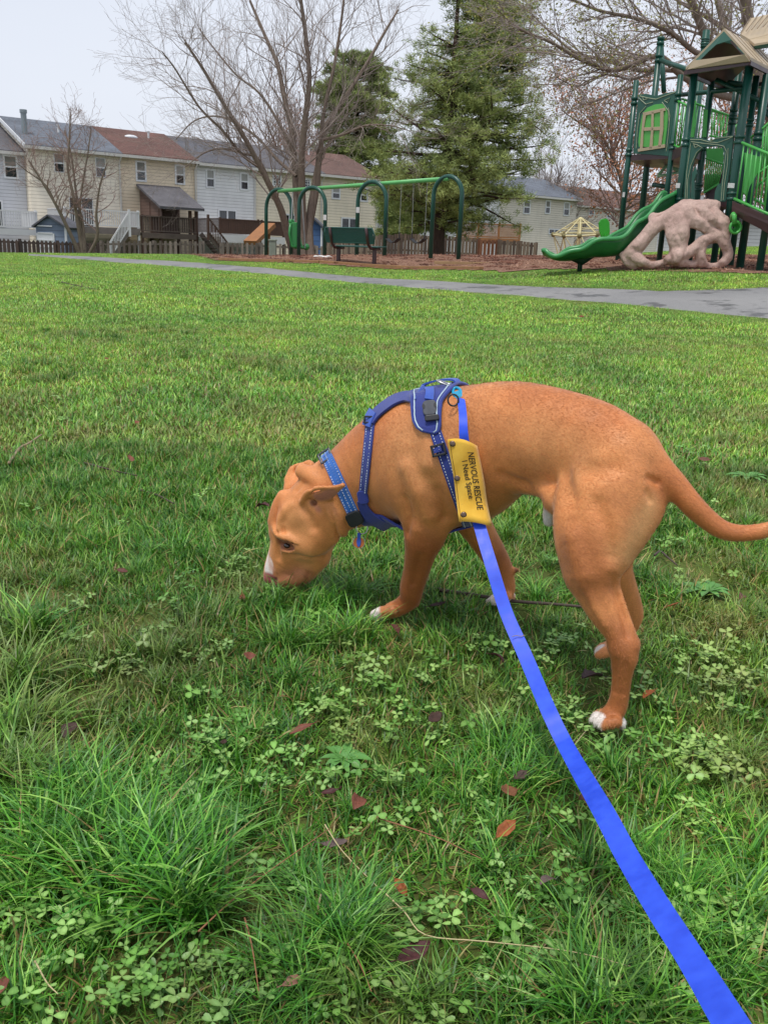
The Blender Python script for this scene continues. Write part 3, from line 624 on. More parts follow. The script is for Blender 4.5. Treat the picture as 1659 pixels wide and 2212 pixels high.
def polybranch(T, pts, r0, r1, k=8, org=None):
    """limb along given 3D points"""
    q = np.array(pts, float); e = np.vstack([2*q[0]-q[1], q, 2*q[-1]-q[-2]]); o = []
    for i in range(1, len(e) - 2):
        for t in np.arange(5) / 5:
            p0, p1, p2, p3 = e[i-1:i+3]; o.append(0.5 * (2*p1 + (p2-p0)*t + (2*p0-5*p1+4*p2-p3)*t*t + (3*p1-p0-3*p2+p3)*t**3))
    o.append(q[-1]); o = np.array(o); T.add(o, np.linspace(r0, r1, len(o)), k); return o
def leaf_cards(tips, n_per, size, rg, spread=0.25, asp=0.5):
    P = np.array([t[0] for t in tips]); P = np.repeat(P, n_per, 0) + rg.normal(size=(len(P) * n_per, 3)) * spread
    n = len(P); a = rg.normal(size=(n, 3)); a /= np.linalg.norm(a, axis=1)[:, None]; b = np.cross(a, rg.normal(size=(n, 3))); b /= np.linalg.norm(b, axis=1)[:, None]
    s_ = size * rg.uniform(0.6, 1.4, (n, 1)); V = np.stack([P, P + a * s_ * 0.5 + b * s_ * asp * 0.5, P + a * s_, P + a * s_ * 0.5 - b * s_ * asp * 0.5], 1).reshape(-1, 3)
    return V, np.arange(4 * n).reshape(n, 4)
def leafmat(name, c1, c2, c3):
    m = NT(name); p = m.pos(); n1 = m.noise(p, 1.4, 3); n2 = m.noise(p, 18, 2)
    m.set(Base_Color=m.mix(0.5, m.ramp(n1, [(0.3, c1), (0.7, c2)]), m.ramp(n2, [(0.35, c1), (0.65, c3)])), Roughness=0.7, Specular_IOR_Level=0.2); return m.mat
BK1 = bark('grey_brown_bark', srgb(142, 126, 114), srgb(122, 114, 98)); BK2 = bark('dark_bark', srgb(84, 74, 66)); BK3 = bark('pale_bark', srgb(140, 126, 112)); BK4 = bark('pine_bark', srgb(84, 68, 60))
TW1 = bark('twig_brown', srgb(172, 158, 150)); TW2 = bark('twig_red', srgb(166, 140, 130))

# 1 big bare tree behind the swings (picture points -> limbs; distance 36 m)
def big_bare():
    rg = np.random.default_rng(21); Yb = 36.0
    base = atY(655, 550, Yb); t = thing('bare_tree', 'big leafless multi-trunk tree spreading behind the green swing frame', 'tree', (base.x, base.y, gz(base.x, base.y))); org = t.location
    Tr, Cr = Tubes(), Tubes(); tips = []
    def pw(L, dy0=0, dy1=0): n = len(L); return [np.array(atY(x, y, Yb + dy0 + (dy1 - dy0) * i / (n - 1))) for i, (x, y) in enumerate(L)]
    trunks = [([(640, 566), (622, 505), (608, 455), (590, 415), (562, 360), (530, 300), (490, 235), (440, 150), (400, 90)], 0.26, 0.05, 0, -3),
              ([(655, 566), (646, 480), (640, 400), (636, 340), (628, 270), (612, 200), (600, 140), (570, 70), (540, 0)], 0.28, 0.06, 0, 2),
              ([(662, 566), (654, 470), (652, 390), (652, 330), (660, 250), (668, 170), (662, 90), (650, 0), (640, -60)], 0.26, 0.06, 0.3, -1),
              ([(672, 566), (668, 480), (680, 400), (692, 330), (700, 280), (745, 210), (790, 140), (830, 70), (860, 20)], 0.26, 0.05, 0, 3),
              ([(668, 500), (686, 400), (690, 330), (700, 240), (720, 150), (735, 60), (745, -20)], 0.17, 0.05, 0.5, 1),
              ([(592, 420), (560, 345), (520, 330), (480, 320), (440, 330), (400, 360)], 0.10, 0.02, 0, -3),
              ([(640, 380), (600, 345), (560, 300), (520, 270), (470, 250), (420, 260), (380, 300)], 0.11, 0.025, 0, 3),
              ([(636, 330), (600, 260), (560, 200), (510, 160), (460, 100), (430, 60)], 0.10, 0.025, 0, 1),
              ([(700, 300), (740, 290), (790, 270), (840, 270), (880, 280)], 0.09, 0.02, 0, -2),
              ([(560, 360), (520, 330), (480, 280), (430, 230), (380, 150), (350, 110)], 0.11, 0.025, -1, -4)]
    for L, r0, r1, a, b in trunks:
        r0 *= 0.62; r1 *= 0.75
        o = polybranch(Tr, pw(L, a, b), r0, r1)
        n = len(o); R = np.linspace(r0, r1, n)
        for i in range(int(n * 0.28), n):
            for _ in range(1):
                if rg.uniform() < 0.72:
                    d = o[min(i+1, n-1)] - o[i-1]; d /= np.linalg.norm(d); ax = rg.normal(size=3) * np.array([1, 0.9, 0.6]); ax -= d * (ax @ d); ax /= np.linalg.norm(ax)
                    grow_branch(Cr, o[i], d * 0.75 + ax * 0.75 + np.array([0, 0, 0.1]), rg.uniform(1.3, 2.9) * (1.15 - 0.4 * i / n), R[i] * 0.24 + 0.004, 1, rg, tips, 4, up=0.05, spread=0.65, kids=(2, 4), rmin=0.0035, wig=0.16, lenf=(0.55, 0.8))
    Tr.build('trunk', BK1, t, org); Cr.build('crown', TW1, t, org)
big_bare()
# 2 small bare tree in front of the cream house
def small_bare():
    rg = np.random.default_rng(4); Yb = 42.0; base = atY(182, 549, Yb)
    t = thing('bare_tree', 'small leafless many-stemmed tree in front of the cream townhouse', 'tree', (base.x, base.y, gz(base.x, base.y) - 0.3)); org = t.location; Tr, Cr = Tubes(), Tubes(); tips = []
    for L, r0, r1, dy in [([(176, 556), (150, 500), (120, 440), (90, 390), (62, 345)], 0.10, 0.03, -1), ([(180, 556), (168, 480), (158, 420), (146, 360), (150, 300), (152, 240)], 0.10, 0.025, 0),
                      ([(184, 556), (178, 480), (165, 420), (155, 340), (140, 280)], 0.09, 0.025, 1), ([(188, 556), (210, 510), (208, 460), (216, 400), (232, 350)], 0.09, 0.025, -0.5), ([(182, 540), (172, 470), (178, 400), (190, 330), (196, 280)], 0.07, 0.02, 0.6),
                      ([(120, 440), (100, 400), (60, 370), (35, 350)], 0.04, 0.015, -1)]:
        n = len(L); o = polybranch(Tr, [np.array(atY(x, y, Yb + dy * i / (n-1))) for i, (x, y) in enumerate(L)], r0, r1, 6); n = len(o); R = np.linspace(r0, r1, n)
        for i in range(int(n * 0.3), n):
            if rg.uniform() < 0.9:
                d = o[min(i+1, n-1)] - o[i-1]; d /= np.linalg.norm(d); ax = rg.normal(size=3); ax -= d * (ax @ d); ax /= np.linalg.norm(ax)
                grow_branch(Cr, o[i], d * 0.6 + ax * 0.8, rg.uniform(0.7, 1.5), R[i] * 0.4, 1, rg, tips, 4, up=0.06, spread=0.7, kids=(2, 3), rmin=0.005, wig=0.2, lenf=(0.55, 0.8))
    Tr.build('trunk', BK3, t, org); Cr.build('crown', TW2, t, org)
small_bare()
# 3 pines
def pine_mat(name, k=1.0):
    m = NT(name); p = m.pos(); n1 = m.noise(p, 0.9, 3); n2 = m.noise(p, 7, 3)
    a = tuple(x * k for x in srgb(62, 76, 46)[:3]) + (1,); b = tuple(x * k for x in srgb(106, 114, 60)[:3]) + (1,); c = tuple(x * k for x in srgb(126, 134, 72)[:3]) + (1,); d = tuple(x * k for x in srgb(52, 68, 48)[:3]) + (1,)
    m.set(Base_Color=m.mix(0.5, m.ramp(n1, [(0.3, a), (0.65, b)]), m.ramp(n2, [(0.3, d), (0.7, c)])), Roughness=0.6, Specular_IOR_Level=0.25); return m.mat
def pine(label, px, pyb, pyt, Y, crown, seed, mat, ntip=16, needle=0.16, dens=1.0, lean=0, trunk_r=0.3, trunks=None):
    """crown: list of (picture height y, half-width in pixels)"""
    rg = np.random.default_rng(seed); base = atY(px, pyb, Y); g = gz(base.x, base.y); t = thing('pine_tree', label, 'tree', (base.x, base.y, min(g, base.z))); org = np.array(t.location)
    Tr, Br = Tubes(), Tubes(); top = atY(px + lean, pyt, Y); NV = []
    T0 = trunks or [([(px, pyb), (px + lean * 0.4, (pyb + pyt) / 2), (px + lean, pyt)], trunk_r)]
    lines = [polybranch(Tr, [np.array(atY(x, y, Y + (j * 0.5))) for x, y in L], r, 0.04, 8) for j, (L, r) in enumerate(T0)]
    cy = [c[0] for c in crown]; cw = [c[1] for c in crown]
    z_of = lambda y: atY(px, y, Y).z
    y = crown[0][0]
    while y < crown[-1][0]:
        hw = np.interp(y, cy, cw) * Y / FOC; nb = max(3, int(5 * dens)); z = z_of(y); 
        ln = lines[rg.integers(len(lines))]; zz = ln[:, 2]; i = int(np.argmin(abs(zz - z))); c = ln[i].copy(); c[2] = z
        a0 = rg.uniform(0, 6.28)
        for k in range(nb):
            a = a0 + 2 * PI * k / nb + rg.uniform(-0.4, 0.4); L = hw * rg.uniform(0.55, 1.12)
            if rg.uniform() < 0.08: L *= 1.25
            n = max(4, int(L / 0.4)); droop = rg.uniform(-0.05, 0.22); P = [c]; d = np.array([math.cos(a), math.sin(a), droop])
            for q in range(n): d = d + rg.normal(size=3) * 0.07 + np.array([0, 0, 0.03 if q > n * 0.6 else -0.02]); P.append(P[-1] + d / np.linalg.norm(d) * L / n)
            P = np.array(P); Br.add(P, np.linspace(0.035 + 0.012 * L, 0.012, n + 1), 4)
            for _ in range(5): NV.append(P[-1] + rg.normal(size=3) * np.array([0.22, 0.22, 0.07]))
            for q in range(1, n + 1):
                f = q / n
                if f < 0.30 or rg.uniform() < 0.08: continue
                for s_ in range(int(2.7 * dens) + 1):
                    off = rg.normal(size=3) * np.array([0.34, 0.34, 0.15]) * (0.5 + 0.5 * L * 0.3); NV.append(P[q] + off)
        y += rg.uniform(8, 18) / dens
    C_ = np.array(NV); nT = len(C_); k = ntip; C2 = np.repeat(C_, k, 0); n = len(C2)
    D = rg.normal(size=(n, 3)); D[:, 2] = np.abs(D[:, 2]) * 0.7 + 0.1; D /= np.linalg.norm(D, axis=1)[:, None]; S = np.cross(D, rg.normal(size=(n, 3))); S /= np.linalg.norm(S, axis=1)[:, None]
    L = needle * rg.uniform(0.6, 1.3, (n, 1)); C2 = C2 + rg.normal(size=(n, 3)) * 0.07
    V = np.stack([C2 - S * 0.011 * needle / 0.16, C2 + S * 0.011 * needle / 0.16, C2 + D * L], 1).reshape(-1, 3)
    Tr.build('trunk', BK4, t, org); Br.build('limbs', BK4, t, org)
    np_mesh('crown', V - org, tris=np.arange(3 * n).reshape(n, 3), mat=mat, parent=t, smooth=False)
    print(label, 'needles', n)
PM1 = pine_mat('pine_needles', 2.4); PM2 = pine_mat('far_pine_needles', 2.2)
pine('tall dark green pine standing right of the swing frame', 941, 568, -60, 37.5,
     [(-60, 30), (0, 62), (60, 92), (130, 80), (180, 118), (240, 110), (290, 150), (330, 140), (380, 175), (430, 165), (465, 120), (495, 60)], 7, PM1, ntip=22, dens=1.35, needle=0.19,
     trunks=[([(941, 572), (944, 510), (952, 440), (965, 340), (975, 220), (985, 80), (992, -60)], 0.36), ([(958, 470), (1010, 380), (1040, 300), (1052, 200), (1060, 120)], 0.2)])
pine('broad-crowned pine rising behind the roofs left of the tall pine', 772, 470, 120, 78, [(122, 28), (150, 62), (190, 78), (240, 80), (280, 62), (310, 78), (350, 70), (385, 40)], 9, PM2, ntip=26, dens=1.3, needle=0.36, trunk_r=0.35)
pine('dark bushy evergreen filling the gap beside the end townhouse', 868, 520, 395, 60, [(385, 16), (410, 34), (450, 44), (490, 46), (515, 40)], 12, PM2, ntip=24, dens=1.5, needle=0.26, trunk_r=0.15)
# 4 budding tree overhanging the playground
def budding():
    rg = np.random.default_rng(31); Yb = 27.0; base = atY(1640, 560, Yb)
    t = thing('budding_tree', 'large tree with yellow-green spring buds arching over the playground tower', 'tree', (base.x + 1.5, base.y, gz(base.x, base.y))); org = t.location; Tr, Cr = Tubes(), Tubes(); tips = []
    for L, r0, r1, a, b in [([(1700, 600), (1690, 400), (1680, 280), (1640, 180), (1620, 60), (1600, -60)], 0.42, 0.15, 0, 0),
        ([(1640, 200), (1560, 150), (1530, 90), (1500, 20), (1470, -60)], 0.22, 0.09, 0, -1),
        ([(1650, 220), (1540, 200), (1470, 160), (1420, 120), (1330, 150), (1260, 130), (1190, 90), (1120, 60), (1075, 20)], 0.15, 0.02, 0, -3),
        ([(1640, 230), (1520, 160), (1440, 150), (1380, 150), (1310, 130), (1240, 110), (1180, 60), (1130, 10)], 0.13, 0.02, 0, 2),
        ([(1640, 190), (1560, 140), (1500, 110), (1450, 70), (1380, 40), (1290, 20), (1200, -20)], 0.13, 0.03, 0, -4),
        ([(1430, 140), (1370, 170), (1310, 160), (1250, 185), (1200, 165)], 0.05, 0.015, -1, -2),
        ([(1470, 165), (1400, 175), (1330, 200), (1270, 225)], 0.05, 0.015, 0, -1),
        ([(1640, 210), (1590, 110), (1560, 40), (1540, -40)], 0.16, 0.08, 0, 2), ([(1640, 160), (1560, 60), (1480, 10), (1400, -40)], 0.12, 0.03, 0, 3),
        ([(1640, 190), (1700, 110), (1760, 0)], 0.2, 0.08, 0, 1), ([(1650, 240), (1720, 200), (1800, 120)], 0.14, 0.04, 0, -2)]:
        r0 *= 0.72; r1 *= 0.8; n = len(L); o = polybranch(Tr, [np.array(atY(x, y, Yb + a + (b - a) * i / (n-1))) for i, (x, y) in enumerate(L)], r0, r1, 8); n = len(o); R = np.linspace(r0, r1, n)
        for i in range(int(n * 0.3), n):
            for _ in range(1 if rg.uniform() < 0.75 else 0):
                d = o[min(i+1, n-1)] - o[i-1]; d /= np.linalg.norm(d); ax = rg.normal(size=3) * np.array([1, 1, 0.8]); ax -= d * (ax @ d); ax /= np.linalg.norm(ax)
                grow_branch(Cr, o[i], d * 0.9 + ax * 0.6, rg.uniform(0.9, 2.0), min(0.03, R[i] * 0.3) + 0.006, 1, rg, tips, 3, up=0.0, spread=0.7, kids=(2, 5), rmin=0.004, wig=0.15, lenf=(0.55, 0.85))
    Tr.build('trunk', BK1, t, org); Cr.build('crown', TW1, t, org)
    V, Q = leaf_cards(tips, 2, 0.075, rg, 0.08); np_mesh('buds', V - np.array(org), quads=Q, mat=leafmat('spring_buds', srgb(136, 134, 72), srgb(164, 158, 88), srgb(112, 116, 60)), parent=t, smooth=False); print('buds', len(Q))
budding()
# 5 trees beyond the houses and fence
def far_tree(label, px, pyb, Y, H, seed, mat, leaf=None, lsz=0.1, spread=0.55, r=0.2, name='bare_tree', nper=2, nb=7, w=1.0, maxd=4):
    rg = np.random.default_rng(seed); base = atY(px, pyb, Y); z0 = min(base.z, gz(base.x, base.y)); t = thing(name, label, 'tree', (base.x, base.y, z0)); org = t.location; Tr, Cr = Tubes(), Tubes(); tips = []
    Hm = H * Y / FOC + (base.z - z0)
    o = polybranch(Tr, [np.array(base) * np.array([1, 1, 0]) + np.array([rg.normal() * 0.2 * i, rg.normal() * 0.2 * i, z0 + Hm * 0.62 * i / 3]) for i in range(4)], r, r * 0.4, 6); n = len(o)
    for i in range(int(n * 0.25), n):
        for _ in range(2):
            a = rg.uniform(0, 6.28); grow_branch(Cr, o[i], np.array([math.cos(a) * w, math.sin(a) * w, rg.uniform(0.5, 1.4)]), Hm * rg.uniform(0.22, 0.36), r * 0.35, 1, rg, tips, maxd, up=0.05, spread=spread, kids=(3, 4), rmin=0.010 * Y / 50, wig=0.13, lenf=(0.55, 0.75))
    Tr.build('trunk', BK1, t, org); Cr.build('crown', mat, t, org)
    if leaf:
        V, Q = leaf_cards(tips, nper, lsz, rg, 0.22); np_mesh('leaves', V - np.array(org), quads=Q, mat=leaf, parent=t, smooth=False)
RL_ = leafmat('red_buds', srgb(184, 122, 88), srgb(200, 148, 116), srgb(160, 108, 84))
far_tree('rusty red budding tree behind the playground tower', 1330, 560, 46, 380, 3, TW2, RL_, 0.14, r=0.15, name='red_budding_tree', nper=3, w=1.2)
far_tree('reddish bare tree behind the tower posts at the right edge', 1560, 560, 50, 420, 5, TW2, RL_, 0.14, r=0.15, name='red_budding_tree', nper=3, w=1.1)
far_tree('thin bare tree between the big pine and the red budding tree', 1185, 480, 95, 150, 6, TW1, r=0.16)
far_tree('thin bare tree behind the slate-blue roof', 1235, 480, 92, 110, 8, TW1, r=0.14)
far_tree('bare reddish-twigged tree behind the grey roofs, left part of the big bare tree crown', 585, 450, 84, 240, 10, TW2, RL_, 0.12, r=0.2, nper=1)
far_tree('bare tree behind the roofs seen between the big bare tree trunks', 690, 450, 88, 210, 13, TW1, r=0.2)
far_tree('pale bare tree behind the playground posts', 1480, 540, 70, 260, 14, TW1, r=0.2, w=1.2)
far_tree('twiggy bare tree at the right edge beyond the ramp', 1650, 540, 60, 300, 15, TW2, r=0.2, w=1.2)
# ------------------------------------------------------------------ the dog
VOX = 0.0034
def dJ(px, py, Y, r):
    p = atY(px, py, Y); d = (p - EYE).dot(Fw)
    return (np.array(p), r * d / FOC)
class Field:
    def __init__(s, lo, hi, h):
        s.lo = np.array(lo, float); s.h = h; s.n = np.ceil((np.array(hi) - s.lo) / h).astype(int) + 1
        s.d = np.full(s.n, 1.0, np.float32)
    def chainprim(s, P, k=0.02, sub=False, flat=1.0, nrms=None):
        A = np.array([p[0] for p in P]); Rr = np.array([p[1] for p in P])
        R = Rr.max() + k + 0.03
        lo = A.min(0) - R; hi = A.max(0) + R
        i0 = np.maximum(((lo - s.lo) / s.h).astype(int), 0); i1 = np.minimum(((hi - s.lo) / s.h).astype(int) + 2, s.n)
        if (i1 <= i0).any(): return
        sl = tuple(slice(i0[q], i1[q]) for q in range(3))
        g = [(s.lo[q] + s.h * np.arange(i0[q], i1[q])).astype(np.float32) for q in range(3)]
        D = np.full(tuple(i1 - i0), 1.0, np.float32)
        for j in range(len(P) - 1):
            a, b, ra, rb = A[j], A[j+1], Rr[j], Rr[j+1]
            RR = max(ra, rb) + k + 0.03
            l2 = np.maximum(((np.minimum(a, b) - RR - s.lo) / s.h).astype(int) - i0, 0); h2 = np.minimum(((np.maximum(a, b) + RR - s.lo) / s.h).astype(int) + 2 - i0, i1 - i0)
            if (h2 <= l2).any(): continue
            X = g[0][l2[0]:h2[0], None, None] - a[0]; Y = g[1][None, l2[1]:h2[1], None] - a[1]; Z = g[2][None, None, l2[2]:h2[2]] - a[2]
            ba = b - a
            if nrms is not None and flat != 1.0:
                n = np.array(nrms[j], float); n /= np.linalg.norm(n); q = (X * n[0] + Y * n[1] + Z * n[2]) * (1 / flat - 1)
                X = X + q * n[0]; Y = Y + q * n[1]; Z = Z + q * n[2]; ba = ba + n * (ba @ n) * (1 / flat - 1)
            L2 = ba @ ba + 1e-12
            t = np.clip((X * ba[0] + Y * ba[1] + Z * ba[2]) / L2, 0, 1)
            dd = np.sqrt((X - t * ba[0]) ** 2 + (Y - t * ba[1]) ** 2 + (Z - t * ba[2]) ** 2) - (ra + (rb - ra) * t)
            ss = tuple(slice(l2[q], h2[q]) for q in range(3)); D[ss] = np.minimum(D[ss], dd)
        c = s.d[sl]
        if sub:
            h = np.clip(0.5 - 0.5 * (c + D) / k, 0, 1); s.d[sl] = c + (-D - c) * h + k * h * (1 - h)
        else:
            h = np.clip(0.5 + 0.5 * (c - D) / k, 0, 1); s.d[sl] = c + (D - c) * h - k * h * (1 - h)
    def mesh(s):
        d = s.d; n = s.n; sg = d < 0
        nx, ny, nz = n - 1
        cs = sg[:-1,:-1,:-1].astype(np.int8)
        tot = np.zeros((nx, ny, nz), np.int8)
        for a in (0, 1):
            for b in (0, 1):
                for c in (0, 1): tot += sg[a:a+nx, b:b+ny, c:c+nz]
        act = (tot > 0) & (tot < 8); idx = -np.ones((nx, ny, nz), np.int64)
        I = np.argwhere(act); idx[act] = np.arange(len(I))
        acc = np.zeros((len(I), 3)); cnt = np.zeros(len(I))
        co = [(a, b, c) for a in (0, 1) for b in (0, 1) for c in (0, 1)]
        for u in co:
            for ax in range(3):
                if u[ax] == 0:
                    v = list(u); v[ax] = 1
                    du = d[I[:,0]+u[0], I[:,1]+u[1], I[:,2]+u[2]]; dv = d[I[:,0]+v[0], I[:,1]+v[1], I[:,2]+v[2]]
                    cr = (du < 0) != (dv < 0); t = np.where(cr, du / np.where(cr, du - dv, 1), 0)
                    P = np.array(u, float)[None] + 0 * acc; P[:, ax] = t
                    acc[cr] += P[cr]; cnt[cr] += 1
        V = s.lo + s.h * (I + acc / cnt[:, None])
        Q = []
        for ax in range(3):
            o = [1, 2] if ax == 0 else ([2, 0] if ax == 1 else [0, 1])
            sl0 = [slice(1, n[q] - 1) for q in range(3)]; sl0[ax] = slice(0, n[ax] - 1)
            sl1 = list(sl0); sl1[ax] = slice(1, n[ax])
            a = sg[tuple(sl0)]; b = sg[tuple(sl1)]
            for flip, m in ((False, a & ~b), (True, ~a & b)):
                E = np.argwhere(m); off = np.array([1, 1, 1]); off[ax] = 0; E = E + off
                def g(d0, d1):
                    F = E.copy(); F[:, o[0]] -= d0; F[:, o[1]] -= d1; return idx[F[:, 0], F[:, 1], F[:, 2]]
                q = np.stack([g(1, 1), g(0, 1), g(0, 0), g(1, 0)], 1)
                Q.append(q[:, ::-1] if flip else q)
        Q = np.concatenate(Q); Q = Q[(Q >= 0).all(1)]
        return V, Q

F = Field((-0.36, 1.30, 0.0), (0.78, 2.30, 0.80), VOX)
def chain(pts, k=0.02, flat=1.0, nrm=None, sub=False, sp=3):
    q = np.array(pts, float)
    if len(q) > 2:                                  # round the chain off with a Catmull-Rom curve
        e = np.vstack([2 * q[0] - q[1], q, 2 * q[-1] - q[-2]]); o = []
        for i in range(1, len(e) - 2):
            for t in np.arange(sp) / sp:
                p0, p1, p2, p3 = e[i-1], e[i], e[i+1], e[i+2]
                o.append(0.5 * (2*p1 + (p2-p0)*t + (2*p0-5*p1+4*p2-p3)*t*t + (3*p1-p0-3*p2+p3)*t**3))
        q = np.array(o + [q[-1]])
    P = [dJ(*p) for p in q]
    if len(P) == 1: P.append((P[0][0] + 1e-4, P[0][1]))
    nr = [nrm] * (len(P) - 1) if nrm is not None else None
    F.chainprim(P, k, sub, flat, nr)
# torso
LAT = (0.62, 0.78, 0)
chain([(1345,985,1.62,80),(1282,964,1.665,98),(1200,950,1.725,110),(1110,944,1.795,120),(1020,970,1.865,137),(945,987,1.915,144),(880,985,1.955,117),(820,992,1.985,89),(762,1036,2.02,79),(712,1068,2.04,73),(690,1085,2.045,66)], 0.03, 0.76, (0.52, 0.85, 0), sp=4)
chain([(1010,1010,1.88,118),(940,1030,1.92,110),(880,1035,1.955,88),(835,1035,1.98,66)], 0.03, 0.88, (0.45, 0.88, 0))   # brisket
# head
chain([(690,1092,2.045,64),(670,1103,2.05,61),(653,1120,2.058,58),(640,1150,2.062,54),(632,1185,2.068,49),(620,1218,2.074,40),(607,1241,2.078,32)], 0.018, 0.97, (0, 1, 0))
chain([(688,1150,2.03,44),(668,1168,2.032,44)], 0.02)                                   # cheek muscle
chain([(688,1150,2.085,46),(668,1168,2.085,44)], 0.02)
chain([(636,1104,2.05,42),(618,1120,2.055,34),(609,1142,2.06,28)], 0.014)             # forehead
chain([(603,1195,2.075,20),(592,1222,2.075,20),(587,1245,2.077,17)], 0.012)         # bridge / nose
chain([(676,1196,2.06,40),(648,1230,2.066,36),(628,1244,2.07,30)], 0.014)             # lower jaw, flews
chain([(652,1238,2.045,22),(624,1251,2.052,21),(606,1253,2.06,14)], 0.009)           # near lip
chain([(652,1238,2.09,22),(624,1251,2.095,21)], 0.009)
chain([(582,1248,2.066,12),(584,1247,2.086,12)], 0.005)                               # nose pad
chain([(598,1140,2.028,9),(610,1156,2.010,8),(630,1166,2.003,8),(646,1176,2.006,6)], 0.012)     # brow
chain([(612,1192,2.012,6),(630,1191,2.006,6)], 0.010)                                 # lower lid bag
chain([(612,1072,2.05,14),(600,1092,2.055,12),(591,1125,2.055,10)], 0.014)
chain([(700,1112,2.04,46),(770,1092,2.02,46),(840,1085,1.99,48)], 0.03)           # crest fold
# neck folds
chain([(704,1082,1.985,10),(722,1112,1.975,13),(736,1142,1.985,12),(742,1152,2.0,9)], 0.010)
chain([(700,1110,1.99,9),(712,1140,1.995,11),(722,1165,2.01,9)], 0.010)
# far ear (folded back)
for q in [[(636,1052,2.10,11),(652,1012,2.12,6)], [(650,1048,2.10,10),(667,1000,2.12,5)], [(624,1056,2.10,9),(632,1015,2.12,5.5)], [(664,1042,2.09,9),(673,1003,2.11,5)], [(619,1062,2.105,7),(620,1034,2.115,5)]]:
    chain(q, 0.009)
chain([(618,1038,2.12,4.5),(630,1011,2.122,4.5),(655,1002,2.122,4.5),(668,998,2.12,4.5),(676,1004,2.115,4.5)], 0.006)
chain([(647,1027,2.07,3.5),(650,1030,2.075,3)], 0.006, sub=True)
chain([(654,1018,2.045,17),(676,1030,2.02,19),(696,1046,2.005,18),(712,1062,2.0,14)], 0.010)             # loose skin roll
# near ear: rose ear with a curled upper edge, fanned to a tip
tip = (741,1048,1.920,2.0)
chain([(653,1084,1.992,7),(660,1069,1.982,7),(674,1057,1.966,6),(694,1053,1.948,4.5),(718,1052,1.932,3.4), tip], 0.006)
for (x, y, Y, mx, my) in [(660,1078,1.994,700,1060),(666,1084,1.998,704,1066),(676,1086,1.999,708,1070),(688,1088,1.999,713,1074),(700,1088,1.994,718,1073),(668,1070,1.99,705,1060),(682,1068,1.99,712,1062),(694,1072,1.988,716,1066)]:
    chain([(x, y, Y, 4), (mx, my, 1.950 + (my - 1060) * 0.0006, 3.4), tip], 0.005, sp=2)
chain([(690,1088,1.984,7),(695,1096,1.984,7),(688,1102,1.988,5)], 0.005)             # tragus flap
chain([(676,1088,1.990,5),(684,1100,1.990,5)], 0.006)
# near foreleg
chain([(888,945,1.915,60),(900,1005,1.89,72),(912,1065,1.872,66),(922,1118,1.868,50),(926,1150,1.872,38)], 0.032, 0.66, (0.4, 0.9, 0))
chain([(950,1134,1.868,15),(928,1152,1.875,34)], 0.014)
chain([(916,1130,1.872,46),(914,1165,1.878,41),(908,1195,1.888,33.5),(899,1235,1.91,28),(890,1268,1.93,26),(886,1292,1.945,22.5),(866,1310,1.955,19),(846,1318,1.955,17)], 0.014)
chain([(900,1298,1.943,6),(900,1306,1.945,5)], 0.006)
for dy, yy in ((1, 1.945), (4, 1.962), (-2, 1.93), (6, 1.98)):
    chain([(850, 1320 + dy, yy, 10), (826, 1323 + dy, yy + 0.004, 11.5), (808, 1329 + dy, yy + 0.005, 9)], 0.005)
# far foreleg
chain([(975,1040,1.985,60),(1005,1100,1.995,44),(1035,1148,2.01,34),(1056,1182,2.02,30),(1078,1217,2.035,25.5),(1091,1247,2.045,20),(1096,1272,2.05,17),(1090,1286,2.05,16)], 0.018)
chain([(1116,1231,2.03,5),(1096,1236,2.04,14)], 0.006)
for dx, yy in ((0, 2.045), (10, 2.03), (18, 2.06), (-2,2.06)):
    chain([(1086 + dx, 1288, yy, 10), (1068 + dx, 1295, yy, 10), (1058 + dx, 1300, yy, 8)], 0.005)
# near hind leg
chain([(1330,1000,1.60,80),(1318,1050,1.59,92),(1298,1110,1.575,90),(1288,1160,1.56,80),(1284,1203,1.55,68),(1276,1250,1.54,50),(1288,1292,1.53,39),(1308,1332,1.52,32),(1331,1368,1.508,27),(1342,1398,1.503,31),(1346,1422,1.502,28),(1343,1465,1.505,21.5),(1338,1505,1.51,20.5),(1330,1532,1.512,22),(1316,1547,1.51,20)], 0.03, 0.80, LAT)
chain([(1392,1040,1.60,50),(1384,1090,1.585,52),(1362,1140,1.57,46),(1330,1195,1.56,38)], 0.025)
chain([(1250,1060,1.62,40),(1238,1110,1.60,36),(1240,1170,1.57,34),(1256,1235,1.55,30)], 0.035)    # front edge of the thigh
chain([(1322,1240,1.535,10),(1338,1290,1.52,9),(1352,1335,1.512,10),(1367,1385,1.50,13)], 0.012)      # achilles tendon
chain([(1365,1396,1.498,15),(1358,1420,1.50,18)], 0.012)
chain([(1338,1562,1.51,15),(1322,1563,1.51,14)], 0.008)
for dx, dy, yy in ((0, 0, 1.525), (8, 7, 1.505), (18, 13, 1.488), (2, -5, 1.54)):
    chain([(1314 + dx, 1546 + dy, yy, 13), (1292 + dx, 1551 + dy, yy, 12.5), (1281 + dx, 1556 + dy, yy, 9)], 0.005)
# far hind leg
chain([(1335,1000,1.69,80),(1330,1090,1.70,72),(1318,1165,1.715,58),(1322,1222,1.72,44),(1344,1272,1.735,33),(1362,1312,1.745,26),(1366,1335,1.748,22),(1349,1368,1.76,18),(1325,1395,1.77,17)], 0.022, 0.85, LAT)
chain([(1392,1070,1.65,40),(1372,1120,1.68,38),(1350,1170,1.70,34)], 0.02)
for dy, yy in ((0, 1.765), (6, 1.75), (-4, 1.785)):
    chain([(1318, 1400 + dy, yy, 12), (1303, 1404 + dy, yy, 11.5), (1293, 1409 + dy, yy, 9)], 0.005)
